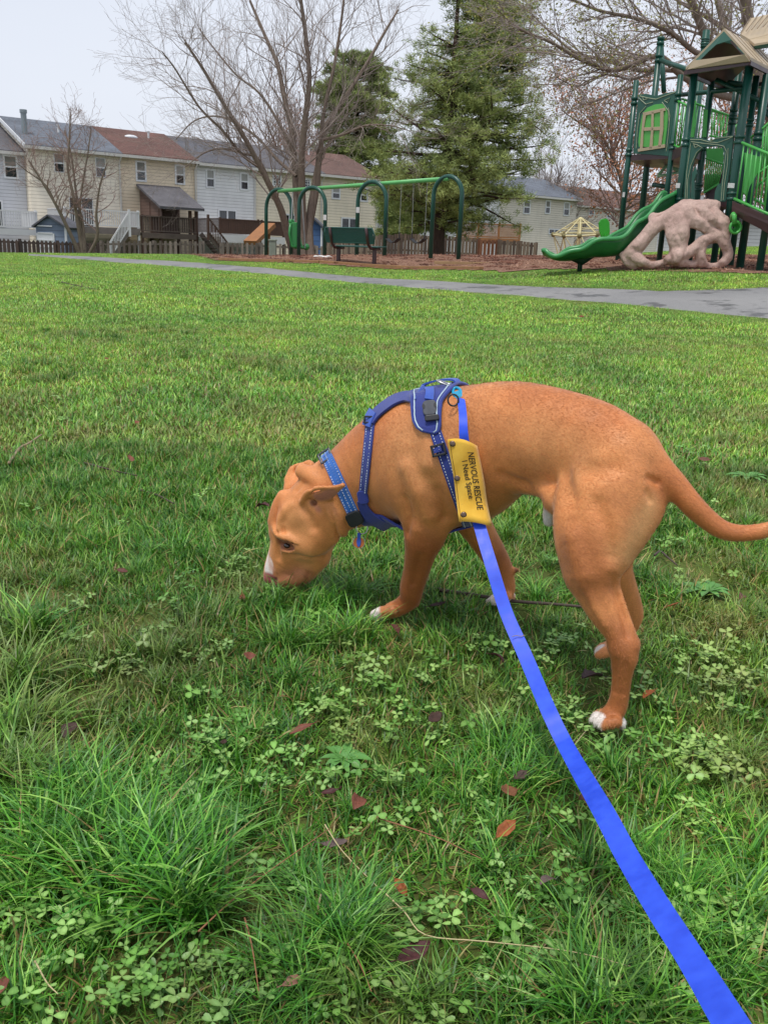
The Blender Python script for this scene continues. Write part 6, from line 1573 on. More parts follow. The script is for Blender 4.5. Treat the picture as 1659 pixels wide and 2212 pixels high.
# picture-plane parts become upright panels between two posts
def upright(poly, n0, n1, th, mat, name, parent=None, off=0.0):
    """outline given in the picture, lying on the vertical plane through two posts"""
    a = Vector((POST[n0][0], POST[n0][1], 0)) + po_; b = Vector((POST[n1][0], POST[n1][1], 0)) + po_; d = (b - a).normalized(); n = Vector((d.y, -d.x, 0))
    if n.y > 0: n = -n
    a = a + n * off; out = []
    for x, y in poly:
        r = ray(*DP(x, y)); k = (a - EYE).dot(n) / r.dot(n); out.append(EYE + r * k - po_)
    m = MB(); m.prism(out, -n * th); return m.build(name, mat, parent or pt, bevel=0.004)
pa = upright([(738, 548), (790, 540), (862, 556), (930, 535), (1006, 522), (1000, 600), (985, 700), (965, 840), (950, 985), (800, 972), (700, 968), (702, 900), (715, 760), (725, 650)], '1', '2', 0.05, M_dgp, 'window_panel', off=0.02)
upright([(775, 668), (800, 640), (850, 618), (905, 612), (935, 650), (945, 700), (940, 780), (925, 900), (918, 925), (738, 918), (735, 880), (745, 790), (760, 700)], '1', '2', 0.02, M_pg, 'window_field', pa, off=0.035)
for i, L in enumerate([[(765, 676), (925, 640), (928, 662), (770, 700)], [(768, 690), (790, 690), (772, 800), (766, 930), (745, 935), (757, 800)], [(828, 670), (845, 668), (842, 800), (835, 932), (812, 932), (826, 800)], [(892, 655), (914, 652), (912, 800), (896, 920), (875, 920), (888, 800)], [(772, 782), (893, 775), (893, 800), (775, 806)], [(730, 935), (925, 900), (925, 925), (732, 955)]]):
    upright(L, '1', '2', 0.02, M_tan, 'window_bar', pa, off=0.06)
M_line = simple('routed_line', srgb(150, 160, 132), 0.5)
def line_on(L, n0, n1, off, parent, r=0.008):
    a = Vector((POST[n0][0], POST[n0][1], 0)) + po_; b = Vector((POST[n1][0], POST[n1][1], 0)) + po_; d = (b - a).normalized(); n = Vector((d.y, -d.x, 0)); n = -n if n.y > 0 else n; a = a + n * off; P = []
    for x, y in L: rr = ray(*DP(x, y)); P.append(EYE + rr * ((a - EYE).dot(n) / rr.dot(n)) - po_)
    m = MB(); m.tube(P, r, 5); m.build('routed_line', M_line, parent)
for L in ([(745, 556), (800, 570), (862, 580), (940, 550), (1000, 530)], [(742, 570), (760, 590), (790, 615), (840, 600)], [(920, 590), (945, 605), (960, 570), (920, 590)], [(765, 560), (772, 585), (800, 578)], [(720, 930), (728, 800), (745, 680), (790, 630)], [(950, 640), (960, 700), (950, 820), (935, 950)], [(905, 600), (948, 660), (955, 740)]): line_on(L, '1', '2', 0.028, pa)
# arch panel with a cut-out
pb = None
for L in ([(1100, 858), (1180, 855), (1250, 875), (1300, 848), (1415, 838), (1400, 880), (1370, 900), (1360, 940), (1340, 925), (1280, 915), (1200, 920), (1150, 915), (1095, 905)], [(1095, 895), (1150, 905), (1195, 930), (1160, 960), (1130, 1010), (1110, 1090), (1098, 1180), (1105, 1298), (1058, 1298), (1065, 1150), (1080, 1000)],
          [(1410, 860), (1400, 960), (1385, 1080), (1370, 1180), (1355, 1310), (1305, 1310), (1310, 1230), (1330, 1150), (1340, 1050), (1345, 960), (1330, 920)], [(1300, 1190), (1318, 1180), (1312, 1310), (1275, 1310), (1280, 1240)], [(1118, 1110), (1140, 1060), (1148, 1110), (1132, 1160), (1130, 1298), (1108, 1298), (1112, 1200)]):
    o = upright(L, '3', '4', 0.05, M_dgp, 'arch_panel' if pb is None else 'arch_panel_leg', pb, off=0.02); pb = pb or o
for L in ([(1105, 868), (1180, 868), (1240, 885), (1300, 890), (1370, 865), (1410, 845)], [(1110, 882), (1200, 895), (1300, 905), (1345, 915), (1362, 950), (1350, 1050), (1335, 1180), (1325, 1305)], [(1245, 880), (1290, 858), (1405, 845)], [(1108, 895), (1095, 1000), (1080, 1100), (1070, 1290)], [(1125, 898), (1155, 905), (1190, 925), (1150, 960), (1110, 1050), (1088, 1150), (1082, 1290)], [(1375, 930), (1370, 1050), (1350, 1180), (1340, 1300)], [(1130, 902), (1140, 925), (1165, 912)]): line_on(L, '3', '4', 0.028, pb, 0.007)
# railings: top rail, bottom rail, balusters
def railing(p0, p1, q0, q1, Y0, Y1, n, mat=M_bg, r=0.022, rb=0.014):
    a, b, c, d = PP_(*p0, Y0), PP_(*p1, Y1), PP_(*q0, Y0), PP_(*q1, Y1); m = MB(); m.tube([a, b], r, 8); m.tube([c, d], r, 8)
    for k in range(n): f = (k + 0.5) / n; m.tube([a.lerp(b, f), c.lerp(d, f)], rb, 6)
    m.build('railing', mat, pt, smooth=True)
railing((1048, 578), (1450, 718), (1010, 915), (1390, 1010), 20.3, 21.6, 13)
railing((1010, 590), (1120, 640), (985, 905), (1060, 940), 20.2, 19.6, 4)
railing((1475, 890), (1760, 1010), (1420, 1290), (1720, 1425), 17.9, 16.8, 9, r=0.026)
railing((1535, 855), (1800, 640), (1510, 1260), (1760, 1050), 18.6, 18.2, 12)
railing((1560, 905), (1800, 1010), (1520, 1270), (1760, 1400), 19.3, 18.6, 12)
railing((1215, 1000), (1345, 1045), (1200, 1250), (1310, 1180), 19.5, 19.4, 9)
railing((1345, 830), (1445, 760), (1340, 900), (1445, 880), 20.6, 21.2, 4)
railing((1250, 660), (1400, 700), (1245, 840), (1390, 870), 21.5, 22.0, 7)
railing((1620, 790), (1760, 660), (1600, 1100), (1740, 1000), 17.9, 18.2, 8)
for P in ([(1120, 590), (1150, 590), (1130, 850), (1100, 850)], [(1205, 650), (1232, 655), (1220, 850), (1195, 850)], [(1380, 1010), (1405, 990), (1390, 1120), (1370, 1135)], [(1225, 930), (1345, 930), (1340, 1040), (1222, 1010)]):
    m = MB(); m.prism([PP_(x, y, 19.7) for x, y in P], (0, 0.05, 0)); m.build('barrier_panel', M_bg, pt)
# wavy lime barrier by the ramp
m = MB(); m.prism([PP_(x, y, 18.0) for x, y in ((1495, 960), (1600, 990), (1590, 1100), (1560, 1150), (1530, 1200), (1510, 1270), (1480, 1240), (1500, 1100))], (0, 0.06, 0)); m.build('barrier_panel', M_bg, pt)
# ramp
m = MB(); m.prism([PP_(1405, 1305, 17.9), PP_(1760, 1455, 16.6), PP_(1760, 1590, 16.6), PP_(1400, 1395, 17.9)], (0.05, 0.08, 0)); m.build('ramp_beam', M_br, pt)
m = MB(); m.prism([PP_(1405, 1325, 17.9), PP_(1760, 1475, 16.6), PP_(1760, 1475, 16.6) + Vector((0.9, 1.0, 0)), PP_(1405, 1325, 17.9) + Vector((0.9, 1.0, 0))], (0, 0, -0.08)); m.build('ramp_floor', M_br, pt)
# talk tube
c = PP_(1418, 1495, 17.8); m = MB(); m.tube([PP_(1405, 1440, 17.85), PP_(1405, 1410, 17.8), PP_(1412, 1400, 17.75), PP_(1420, 1412, 17.7), PP_(1420, 1470, 17.7)], 0.045, 10); m.tube([c + Vector((0, -0.07 + 0.0, 0)) + Vector((math.cos(a) * 0.10, 0, math.sin(a) * 0.10)) for a in np.linspace(0, 2 * PI, 25)], 0.028, 8, cap=False); m.tube([c + Vector((0, 0.06, 0)), c + Vector((0, 0.05, 0)), c - Vector((0, 0.06, 0))], [0.02, 0.06, 0.10], 18, cap=False); m.build('talk_tube', M_bg, pt, smooth=True)
# white stickers
for x, y, w, Y, nm in ((1018, 1195, 24, 18.95, '3'), (1398, 1195, 40, 18.1, '4'), (1190, 1285, 16, 19.0, '6'), (632, 1260, 12, 20.95, '1')):
    a = PP_(x - w / 2, y - 18, Y - 0.08); b = PP_(x + w / 2, y + 18, Y - 0.08); m = MB(); m.box(a.x, b.x, a.y, a.y + 0.02, b.z, a.z); m.build('sticker', simple('sticker_white', srgb(216, 216, 214), 0.5), pt)
# hanging disc seat / small climber
m = MB(); m.tube([PP_(880, 1120, 21.6), PP_(930, 1060, 21.6), PP_(1025, 1085, 21.4)], 0.04, 8); m.tube([PP_(870, 1130, 21.6), PP_(1025, 1100, 21.4)], 0.03, 8); m.build('climber_rungs', paint('pale_green', srgb(150, 196, 158)), pt, smooth=True)
beam(PP_(840, 1190, 21.8), PP_(950, 1205, 21.5), 0.05)
# gabled small roof
Yr0, Yr1 = 18.3, 20.6
ap = PP_(1345, 95, 18.4); el = PP_(1072, 372, 18.9); er = PP_(1530, 300, 17.7); dpt = Vector((1.25, 1.5, 0))
el2 = el.copy(); er2 = er.copy()
m = MB(); 
def slope(p, q, d, th=0.05): up_ = Vector((0, 0, th)); m.prism([p, q, q + d, p + d], up_)
slope(el, ap, dpt); slope(ap, er, dpt); m.build('small_roof', M_tan, pt)
m = MB()
for k in range(1, 6):
    f = k / 6; a = ap.lerp(er, 0) + dpt * f + Vector((0, 0, 0.056)); b = er + dpt * f + Vector((0, 0, 0.056)); m.bar(a, b, 0.010, 0.006)
m.build('plank_groove', simple('groove_dark', srgb(132, 116, 94), 0.8), pt)
def gablepts(s, y0): return ap + (el - ap) * s
gn = Vector((0, -0.03, 0))
g0 = [ap + gn, ap.lerp(el, 0.93) + gn, ap.lerp(el, 0.78).lerp(er, 0.0) + gn + Vector((0.10, 0, -0.0)), PP_(1235, 245, 18.5), PP_(1290, 190, 18.4), PP_(1345, 172, 18.3), PP_(1400, 185, 18.2), PP_(1445, 220, 18.0), PP_(1480, 262, 17.9), ap.lerp(er, 0.93) + gn]
m = MB(); 
inn = [PP_(1175, 300, 18.6), PP_(1235, 240, 18.5), PP_(1290, 190, 18.4), PP_(1345, 172, 18.3), PP_(1400, 185, 18.2), PP_(1445, 220, 18.0), PP_(1480, 262, 17.9)]
out_ = [ap.lerp(el, 0.92), ap.lerp(el, 0.6), ap.lerp(el, 0.3), ap, ap.lerp(er, 0.3), ap.lerp(er, 0.6), ap.lerp(er, 0.92)]
for i in range(6): m.prism([out_[i], out_[i+1], inn[i+1], inn[i]], (0.03, 0.04, 0))
m.build('gable_arch', M_dgp, pt)
m = MB(); m.prism([PP_(1088, 372, 18.85), PP_(1535, 312, 17.65), PP_(1500, 264, 17.7), PP_(1140, 306, 18.75)], (-0.03, -0.04, 0)); m.build('fascia_board', M_tan, pt)
m = MB(); 
for p, q in ((el, er), (el + dpt, er + dpt), (el, el + dpt), (er, er + dpt)): m.bar(p - Vector((0, 0, 0.05)), q - Vector((0, 0, 0.05)), 0.05, 0.07)
m.prism([ap - Vector((0, 0, 0.02)), el - Vector((0, 0, 0.02)), el + dpt - Vector((0, 0, 0.02)), ap + dpt - Vector((0, 0, 0.02))], (0, 0, -0.03)); m.prism([ap - Vector((0, 0, 0.02)), er - Vector((0, 0, 0.02)), er + dpt - Vector((0, 0, 0.02)), ap + dpt - Vector((0, 0, 0.02))], (0, 0, -0.03)); m.build('roof_frame', M_br, pt)
# large roof at the corner
b0, b1, b2, b3 = PP_(1458, 130, 19.6), PP_(1535, 15, 20.6), PP_(1900, -60, 20.0), PP_(1800, 130, 18.6)
m = MB(); m.prism([PP_(1458, 132, 19.8), PP_(1532, 22, 20.8), PP_(1680, -10, 20.6), PP_(1900, -60, 20.0), PP_(1760, 110, 18.9), PP_(1525, 172, 19.3)], (0, 0, 0.05)); m.prism([PP_(1525, 174, 19.3), PP_(1760, 115, 18.9), PP_(1900, 150, 18.5), PP_(1560, 205, 19.0)], (0, 0, 0.05)); rl = m.build('large_roof', M_tan, pt)
m = MB()
for k in range(7): f = k / 6; m.bar(PP_(1458, 130, 19.75).lerp(PP_(1700, 70, 19.0), f) + Vector((0, -0.02, 0.06)), PP_(1532, 20, 20.75).lerp(PP_(1800, -40, 20.2), f) + Vector((0, -0.02, 0.05)), 0.014, 0.012)
m.build('plank_groove', simple('groove_dark2', srgb(132, 116, 94), 0.8), rl)
m = MB(); m.prism([PP_(1560, 200, 18.95), PP_(1900, 145, 18.4), PP_(1900, 175, 18.4), PP_(1575, 218, 18.95)], (0.02, 0.1, 0)); m.build('roof_fascia', M_dgp, pt)
# slide: swept U-shaped chute
SLm = NT('slide_green'); o_ = SLm.obj(); n1 = SLm.noise(o_, 2.2, 3); SLm.set(Base_Color=SLm.ramp(n1, [(0.3, srgb(20, 84, 42)), (0.7, srgb(34, 108, 56))]), Roughness=0.32, Specular_IOR_Level=0.5); SLm = SLm.mat
cl = [(1015, 1245, 19.5), (960, 1262, 19.4), (880, 1325, 19.2), (780, 1410, 19.0), (690, 1490, 18.8), (600, 1560, 18.6), (500, 1590, 18.5), (400, 1610, 18.5), (300, 1650, 18.55), (200, 1688, 18.6), (120, 1690, 18.65), (65, 1675, 18.7)]
cw = [0.30, 0.30, 0.32, 0.32, 0.32, 0.33, 0.33, 0.33, 0.33, 0.34, 0.33, 0.26]; ch = [0.62, 0.68, 0.72, 0.74, 0.72, 0.68, 0.62, 0.54, 0.42, 0.26, 0.16, 0.10]
qq = crom(np.array([[*PP_(x, y, Y)] + [w, h] for (x, y, Y), w, h in zip(cl, cw, ch)]), 5)
V = []; Fc = []; NS = 15; n = len(qq)
for i in range(n):
    c = Vector(qq[i][:3]); a = Vector(qq[max(i-1, 0)][:3]); b = Vector(qq[min(i+1, n-1)][:3]); t = (b - a).normalized(); s = Vector((0.0, -1.0, 0)) - t * (-t.y); s.normalize(); u = t.cross(s); u = -u if u.z < 0 else u; w, h = qq[i][3], qq[i][4]; wave = 0.03 * math.sin(i * 0.62)
    for j in range(NS):
        f = j / (NS - 1); a_ = -1.45 + 2.9 * f; x = math.sin(a_) * w * 1.05; z = (1 - math.cos(a_)) * h * 0.62 - h * 0.5
        lip = 0.0
        V.append(c + s * x + u * (z + wave * abs(math.sin(a_))))
for i in range(n - 1):
    for j in range(NS - 1): k = i * NS + j; Fc.append((k, k+1, k+NS+1, k+NS))
m = MB(); m.add(V, Fc); sl = m.build('slide', SLm, pt, smooth=True); so2 = sl.modifiers.new('thick', 'SOLIDIFY'); so2.thickness = 0.04
m = MB()
for j in (0, NS - 1): m.tube([V[i * NS + j] for i in range(n)], 0.045, 8)
m.build('slide_lip', paint('slide_lip_green', srgb(60, 138, 78)), sl, smooth=True)
for x, y, Y in ((875, 1330, 19.15), (745, 1450, 18.9), (600, 1560, 18.6)):
    i = int(np.argmin([(Vector(q_[:3]) - PP_(x, y, Y)).length for q_ in qq])); m = MB(); m.tube([V[i * NS + j] + (V[i * NS + j] - Vector(qq[i][:3])).normalized() * 0.02 for j in range(NS // 2 + 1)], 0.05, 8); m.build('slide_rib', SLm, sl, smooth=True)
p = PP_(330, 1660, 18.6); m = MB(); m.tube([PP_(250, 1690, 18.6), PP_(330, 1700, 18.6), PP_(405, 1670, 18.6)], [0.1, 0.18, 0.12], 10); m.tube([p, p - Vector((0, 0, 0.4))], 0.05, 8); m.build('slide_support', simple('slide_support_dark', srgb(20, 50, 36), 0.6), sl, smooth=True)
# rock climber: fused tan limbs
RF_lo = np.array(PP_(600, 1790, 18.4)); 
q0 = PP_(590, 1780, 18.9) + po_; q1 = PP_(1440, 1260, 17.9) + po_
F2 = Field((q0.x - 0.3, 17.2, min(q0.z, q1.z) - 0.45), (q1.x + 0.5, 19.4, q1.z + 0.35), 0.022)
def rj(x, y, Y, r): q = DP(x, y); p = atY(q[0], q[1], Y); D = (p - EYE).dot(Fw); return (np.array(p), r * .30333 * D / FOC)
def rk(L, k=0.026, sub=False):
    e = np.array(L, float)
    if len(e) > 2: e = crom(e, 3)
    e[:, 3] *= (1.0 if sub else 0.85); P = [rj(*x) for x in e]; F2.chainprim(P, k, sub)
for L in ([(640, 1700, 18.3, 42), (720, 1640, 18.2, 62), (790, 1560, 18.2, 58), (850, 1490, 18.2, 60), (920, 1450, 18.2, 58), (1000, 1390, 18.2, 62), (1060, 1340, 18.3, 50)],
          [(620, 1690, 18.3, 25), (660, 1745, 18.25, 40), (700, 1760, 18.2, 40)], [(700, 1690, 18.2, 55), (760, 1740, 18.1, 50), (840, 1760, 18.1, 32), (920, 1745, 18.1, 30), (960, 1720, 18.0, 45)],
          [(840, 1420, 18.4, 34), (900, 1410, 18.4, 30), (980, 1380, 18.4, 36), (1060, 1330, 18.4, 40)], [(840, 1420, 18.4, 34), (850, 1480, 18.3, 40)],
          [(960, 1480, 18.1, 50), (985, 1560, 18.0, 55), (1010, 1640, 18.0, 62), (1000, 1720, 18.0, 60)], [(1020, 1440, 18.1, 70), (1050, 1520, 18.0, 62), (1040, 1600, 18.0, 55), (1030, 1680, 17.95, 60)],
          [(1020, 1690, 17.85, 48), (1010, 1720, 17.85, 40)], [(1060, 1350, 18.3, 60), (1120, 1360, 18.2, 62), (1200, 1350, 18.2, 58), (1280, 1345, 18.2, 48)], [(1090, 1325, 18.3, 36), (1300, 1325, 18.2, 28)],
          [(1080, 1390, 18.1, 66), (1110, 1440, 18.05, 60), (1180, 1470, 18.0, 52), (1240, 1520, 18.0, 50), (1290, 1560, 17.95, 48)], [(1180, 1380, 18.1, 60), (1250, 1430, 18.0, 50), (1290, 1460, 18.0, 44), (1340, 1470, 17.95, 48)],
          [(1280, 1380, 18.1, 40), (1330, 1440, 18.0, 44), (1360, 1440, 18.0, 32), (1350, 1500, 17.95, 48), (1340, 1580, 17.9, 50), (1370, 1650, 17.9, 44), (1370, 1710, 17.9, 42), (1330, 1750, 17.9, 34)],
          [(1060, 1690, 17.95, 50), (1130, 1650, 17.95, 46), (1190, 1600, 17.95, 50), (1260, 1570, 17.95, 44), (1320, 1550, 17.95, 46)], [(1180, 1620, 17.95, 48), (1180, 1690, 17.95, 44), (1190, 1745, 17.95, 42)], [(1190, 1745, 17.95, 38), (1240, 1765, 17.95, 24), (1300, 1765, 17.95, 26), (1350, 1740, 17.9, 36)],
          [(1040, 1740, 17.95, 45), (1110, 1755, 18.0, 28), (1180, 1750, 18.0, 36)]): rk(L)
for L in ([(1195, 1470, 17.7, 10), (1215, 1440, 17.65, 10)], [(900, 1440, 17.9, 7), (960, 1420, 17.9, 7)], [(1000, 1500, 17.7, 6), (1040, 1560, 17.7, 8), (1070, 1600, 17.7, 6)], [(1290, 1440, 17.75, 16), (1310, 1480, 17.7, 14)], [(1150, 1400, 17.75, 12), (1180, 1430, 17.7, 10)], [(740, 1580, 17.85, 8), (770, 1560, 17.85, 8)], [(1010, 1700, 17.45, 14)], [(1120, 1500, 17.75, 5), (1200, 1560, 17.72, 5)], [(1240, 1590, 17.7, 5), (1300, 1540, 17.7, 5)]): rk(L, 0.03, True)
rv, rq = F2.mesh(); del F2
rv = rv + (cnoise(rv, 9, 5) * 0.016 + cnoise(rv, 24, 6) * 0.009 + cnoise(rv * np.array([1, 1, 0.4]), 55, 7) * 0.005)[:, None] * np.array([0.6, 0.8, 0.6])
rkm = NT('rock_plastic'); o_ = rkm.obj(); n1 = rkm.noise(o_, 3, 5); n2 = rkm.noise(rkm.scale(o_, (1, 1, 0.4)), 16, 5, 0.7); rkm.set(Base_Color=rkm.mix(rkm.ramp(n2, [(0.4, 0), (0.75, 0.35)]), rkm.ramp(n1, [(0.3, srgb(178, 146, 136)), (0.7, srgb(208, 178, 166))]), srgb(128, 102, 92)), Roughness=0.7); rkm.bump(n2, 1.0, 0.04)
np_mesh('rock_climber', rv - np.array(po_), quads=rq, mat=rkm.mat, parent=pt)
# picnic blanket-white thing and utility box near the swings
q = on_ground(699, 556.5); m = MB(); 
for k in range(5): m.sphere((random.uniform(-0.25, 0.25), random.uniform(-0.1, 0.1), random.uniform(0, 0.05)), random.uniform(0.05, 0.1), 8, 5, (1.4, 1, 0.5))
o = m.build('paper_bag', simple('white_paper', srgb(214, 212, 208), 0.8), smooth=True); o.location = q; tag(o, 'crumpled white bag lying on the mulch beyond the bench', 'bag')
q = on_ground(589, 553); m = MB(); m.box(-0.12, 0.12, -0.1, 0.1, -0.1, 0.5); m.box(-0.14, 0.14, -0.12, 0.12, 0.5, 0.56); o = m.build('utility_box', simple('grey_green_box', srgb(126, 136, 122), 0.6), bevel=0.02); o.location = q; tag(o, 'small grey-green utility box at the foot of the first swing arch', 'utility box')
q = on_ground(1002, 573); m = MB(); m.bar((-0.75, -0.1, 0.05), (0.75, 0.15, 0.07), 0.09, 0.07); o = m.build('wooden_plank', simple('pale_plank', srgb(168, 138, 100), 0.8), bevel=0.005); o.location = q; tag(o, 'loose pale wooden plank lying on the mulch bed', 'plank')
# ------------------------------------------------------------------ grass, clover, leaves, twigs
def grassmat(name, glint_amt=0.6):
    m = NT(name); ca = m.n('ShaderNodeVertexColor', layer_name='Col').outputs[0]; p = m.pos()
    n1 = m.noise(p, 0.5, 4, 0.6); n2 = m.noise(p, 2.6, 4, 0.6)
    dry = m.noise(p, 1.7, 6, 0.7)
    c = m.mix(1.0, ca, m.ramp(n1, [(0.32, (0.70, 0.82, 0.74, 1)), (0.5, (1.0, 1.0, 0.95, 1)), (0.68, (1.28, 1.16, 0.92, 1))]), 'MULTIPLY')
    c = m.mix(1.0, c, m.ramp(n2, [(0.3, (0.62, 0.68, 0.66, 1)), (0.7, (1.28, 1.24, 1.14, 1))]), 'MULTIPLY')
    c = m.mix(m.ramp(dry, [(0.51, 0.0), (0.68, 0.58)]), c, srgb(146, 132, 84))
    vd = m.n('ShaderNodeTexVoronoi', i_Scale=420.0); m.l(p, vd.inputs['Vector']); dew = m.math('MULTIPLY', m.ramp(vd.outputs['Distance'], [(0.12, 1), (0.2, 0)]), m.ramp(m.noise(p, 9, 3), [(0.56, 0), (0.66, glint_amt)]))  # glints on dew drops, painted as pale flecks into the blade colour
    c = m.mix(dew, c, (0.75, 0.8, 0.72, 1))
    m.set(Base_Color=c, Roughness=0.42, Specular_IOR_Level=0.42)
    tr = m.n('ShaderNodeBsdfTranslucent'); m.l(m.mix(1.0, c, (1.25, 1.2, 0.7, 1), 'MULTIPLY'), tr.inputs[0]); mx = m.n('ShaderNodeMixShader', i_0=0.14); m.l(m.b.outputs[0], mx.inputs[1]); m.l(tr.outputs[0], mx.inputs[2]); m.l(mx.outputs[0], m.o.inputs[0])
    return m.mat
GMAT = grassmat('grass_blades')
lib = bpy.data.collections.new('grass_library')
GCOL = [np.array(srgb(*c)[:3]) for c in ((86, 138, 38), (110, 158, 46), (62, 112, 36), (134, 174, 62), (82, 132, 52), (164, 188, 88), (100, 150, 44))]
DRY = [np.array(srgb(*c)[:3]) for c in ((168, 158, 104), (150, 130, 86), (140, 112, 72))]
def blades(name, n, R, Lr, Wr, segs, seed, lean=(0.3, 1.1), curl=0.8, dryf=0.10, height_bias=0.0, colk=1.0):
    r = np.random.default_rng(seed); rad = R * np.sqrt(r.uniform(size=n)); a = r.uniform(0, 2*PI, n); P = np.stack([rad * np.cos(a), rad * np.sin(a), np.full(n, -0.006)], 1)
    L = r.uniform(*Lr, n); W = r.uniform(*Wr, n); az = r.uniform(0, 2*PI, n); th = r.uniform(*lean, n); cu = r.uniform(0.2, 1.0, n) * curl
    H = np.stack([np.cos(az), np.sin(az), np.zeros(n)], 1); S = np.stack([-np.sin(az), np.cos(az), np.zeros(n)], 1); tw = r.uniform(-0.6, 0.6, n)
    rows = []; C = P.copy(); st = L / segs
    for s in range(segs + 1):
        f = s / segs; w = W * (1 - f ** 1.8) * 0.5 + 0.00008; sd = S * np.cos(tw * f)[:, None] + np.array([0, 0, 1]) * np.sin(tw * f)[:, None]
        if s == segs: rows.append(C[:, None, :])
        else: rows.append(np.stack([C - sd * w[:, None], C + sd * w[:, None]], 1))
        ang = th + cu * f * 1.3; C = C + (H * np.sin(ang)[:, None] + np.array([0, 0, 1]) * np.cos(ang)[:, None]) * st[:, None]
    V = np.concatenate(rows, 1); k = V.shape[1]; base = (np.arange(n) * k)[:, None]
    Q = [base + np.array([2*s, 2*s+1, 2*s+3, 2*s+2]) for s in range(segs - 1)]; T = base + np.array([2*segs-2, 2*segs-1, 2*segs])
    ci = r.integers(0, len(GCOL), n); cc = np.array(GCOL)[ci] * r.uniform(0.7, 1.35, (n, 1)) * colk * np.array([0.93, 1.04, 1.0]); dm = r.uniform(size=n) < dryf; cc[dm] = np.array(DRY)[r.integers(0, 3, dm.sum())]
    o = np_mesh(name, V.reshape(-1, 3), quads=np.concatenate(Q) if Q else None, tris=T, mat=GMAT, smooth=True, link=False); set_col(o, np.repeat(cc, k, 0)); return o
def scatter(name, objs, P, rot, scl, idx, label, cat, kind='stuff'):
    c = bpy.data.collections.new(name + '_kinds')
    for i, o in enumerate(objs): o.name = '%s_kind_%02d' % (name, i); c.objects.link(o)
    me = bpy.data.meshes.new(name); me.vertices.add(len(P)); me.vertices.foreach_set('co', np.asarray(P, np.float32).ravel())
    a = me.attributes.new('rot', 'FLOAT_VECTOR', 'POINT'); a.data.foreach_set('vector', np.asarray(rot, np.float32).ravel())
    a = me.attributes.new('scl', 'FLOAT', 'POINT'); a.data.foreach_set('value', np.asarray(scl, np.float32)); a = me.attributes.new('kindix', 'INT', 'POINT'); a.data.foreach_set('value', np.asarray(idx, np.int32))
    o = bpy.data.objects.new(name, me); col.objects.link(o); g = bpy.data.node_groups.new(name + '_nodes', 'GeometryNodeTree')
    g.interface.new_socket('Geometry', in_out='INPUT', socket_type='NodeSocketGeometry'); g.interface.new_socket('Geometry', in_out='OUTPUT', socket_type='NodeSocketGeometry')
    N = g.nodes; gi = N.new('NodeGroupInput'); go = N.new('NodeGroupOutput'); ip = N.new('GeometryNodeInstanceOnPoints'); ci = N.new('GeometryNodeCollectionInfo'); ci.inputs['Collection'].default_value = c; ci.inputs['Separate Children'].default_value = True; ci.inputs['Reset Children'].default_value = True
    def at(nm, ty): q = N.new('GeometryNodeInputNamedAttribute'); q.data_type = ty; q.inputs['Name'].default_value = nm; return q.outputs['Attribute']
    l = g.links.new; l(gi.outputs[0], ip.inputs['Points']); l(ci.outputs[0], ip.inputs['Instance']); ip.inputs['Pick Instance'].default_value = True
    l(at('kindix', 'INT'), ip.inputs['Instance Index']); er_ = N.new('FunctionNodeEulerToRotation'); l(at('rot', 'FLOAT_VECTOR'), er_.inputs[0]); l(er_.outputs[0], ip.inputs['Rotation']); l(at('scl', 'FLOAT'), ip.inputs['Scale']); l(ip.outputs[0], go.inputs[0])
    md = o.modifiers.new('scatter', 'NODES'); md.node_group = g; tag(o, label, cat, kind=kind); return o
def noise2(x, y, sc, seed, n=20):
    r = np.random.default_rng(seed); k = r.normal(size=(n, 2)) * sc; ph = r.uniform(0, 6.28, n); return np.sin(np.stack([x, y], 1) @ k.T + ph).sum(1) / math.sqrt(n)
def slope_rot(x, y, e=0.4):
    zx = (gzv(x + e, y) - gzv(x - e, y)) / (2 * e); zy = (gzv(x, y + e) - gzv(x, y - e)) / (2 * e); return np.arctan(zy), -np.arctan(zx)
def bare(x, y):
    """places where the turf is worn"""
    d = np.full(len(x), 9.0)
    for px, py, r in ((425, 1960, 0.11), (455, 2010, 0.08), (640, 1560, 0.05), (240, 1480, 0.06), (1100, 1640, 0.045), (740, 1800, 0.05), (330, 2110, 0.05), (540, 1950, 0.04), (30, 960, 0.16), (300, 1370, 0.05), (1280, 1500, 0.05), (880, 1990, 0.05), (980, 2110, 0.06), (1230, 2080, 0.06), (1160, 1240, 0.08), (1420, 1220, 0.09), (1560, 1290, 0.10), (640, 1940, 0.05), (1240, 1780, 0.04), (60, 1300, 0.1)):
        p = on_ground(px, py); d = np.minimum(d, np.hypot(x - p.x, y - p.y) / r)
    return d
def field(y0, y1, spacing, seed, margin=0.35):
    r = np.random.default_rng(seed); X, Y = [], []; y = y0
    while y < y1:
        hw = 0.46 * y + margin; n = max(2, int(2 * hw / spacing)); xs = np.linspace(-hw, hw, n) + r.uniform(-spacing, spacing, n) * 0.5; X.append(xs); Y.append(y + r.uniform(-spacing, spacing, n) * 0.5); y += spacing
    return np.concatenate(X), np.concatenate(Y)
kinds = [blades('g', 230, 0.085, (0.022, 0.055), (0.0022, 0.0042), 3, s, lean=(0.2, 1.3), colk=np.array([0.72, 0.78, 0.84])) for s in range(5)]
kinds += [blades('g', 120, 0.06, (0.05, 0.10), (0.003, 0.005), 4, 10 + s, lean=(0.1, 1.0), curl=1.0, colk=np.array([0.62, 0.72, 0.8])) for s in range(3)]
kinds += [blades('g', 70, 0.045, (0.10, 0.20), (0.0038, 0.0062), 6, 20 + s, lean=(0.15, 0.9), curl=1.25, colk=np.array([0.80, 0.92, 1.1]), dryf=0.02) for s in range(3)]
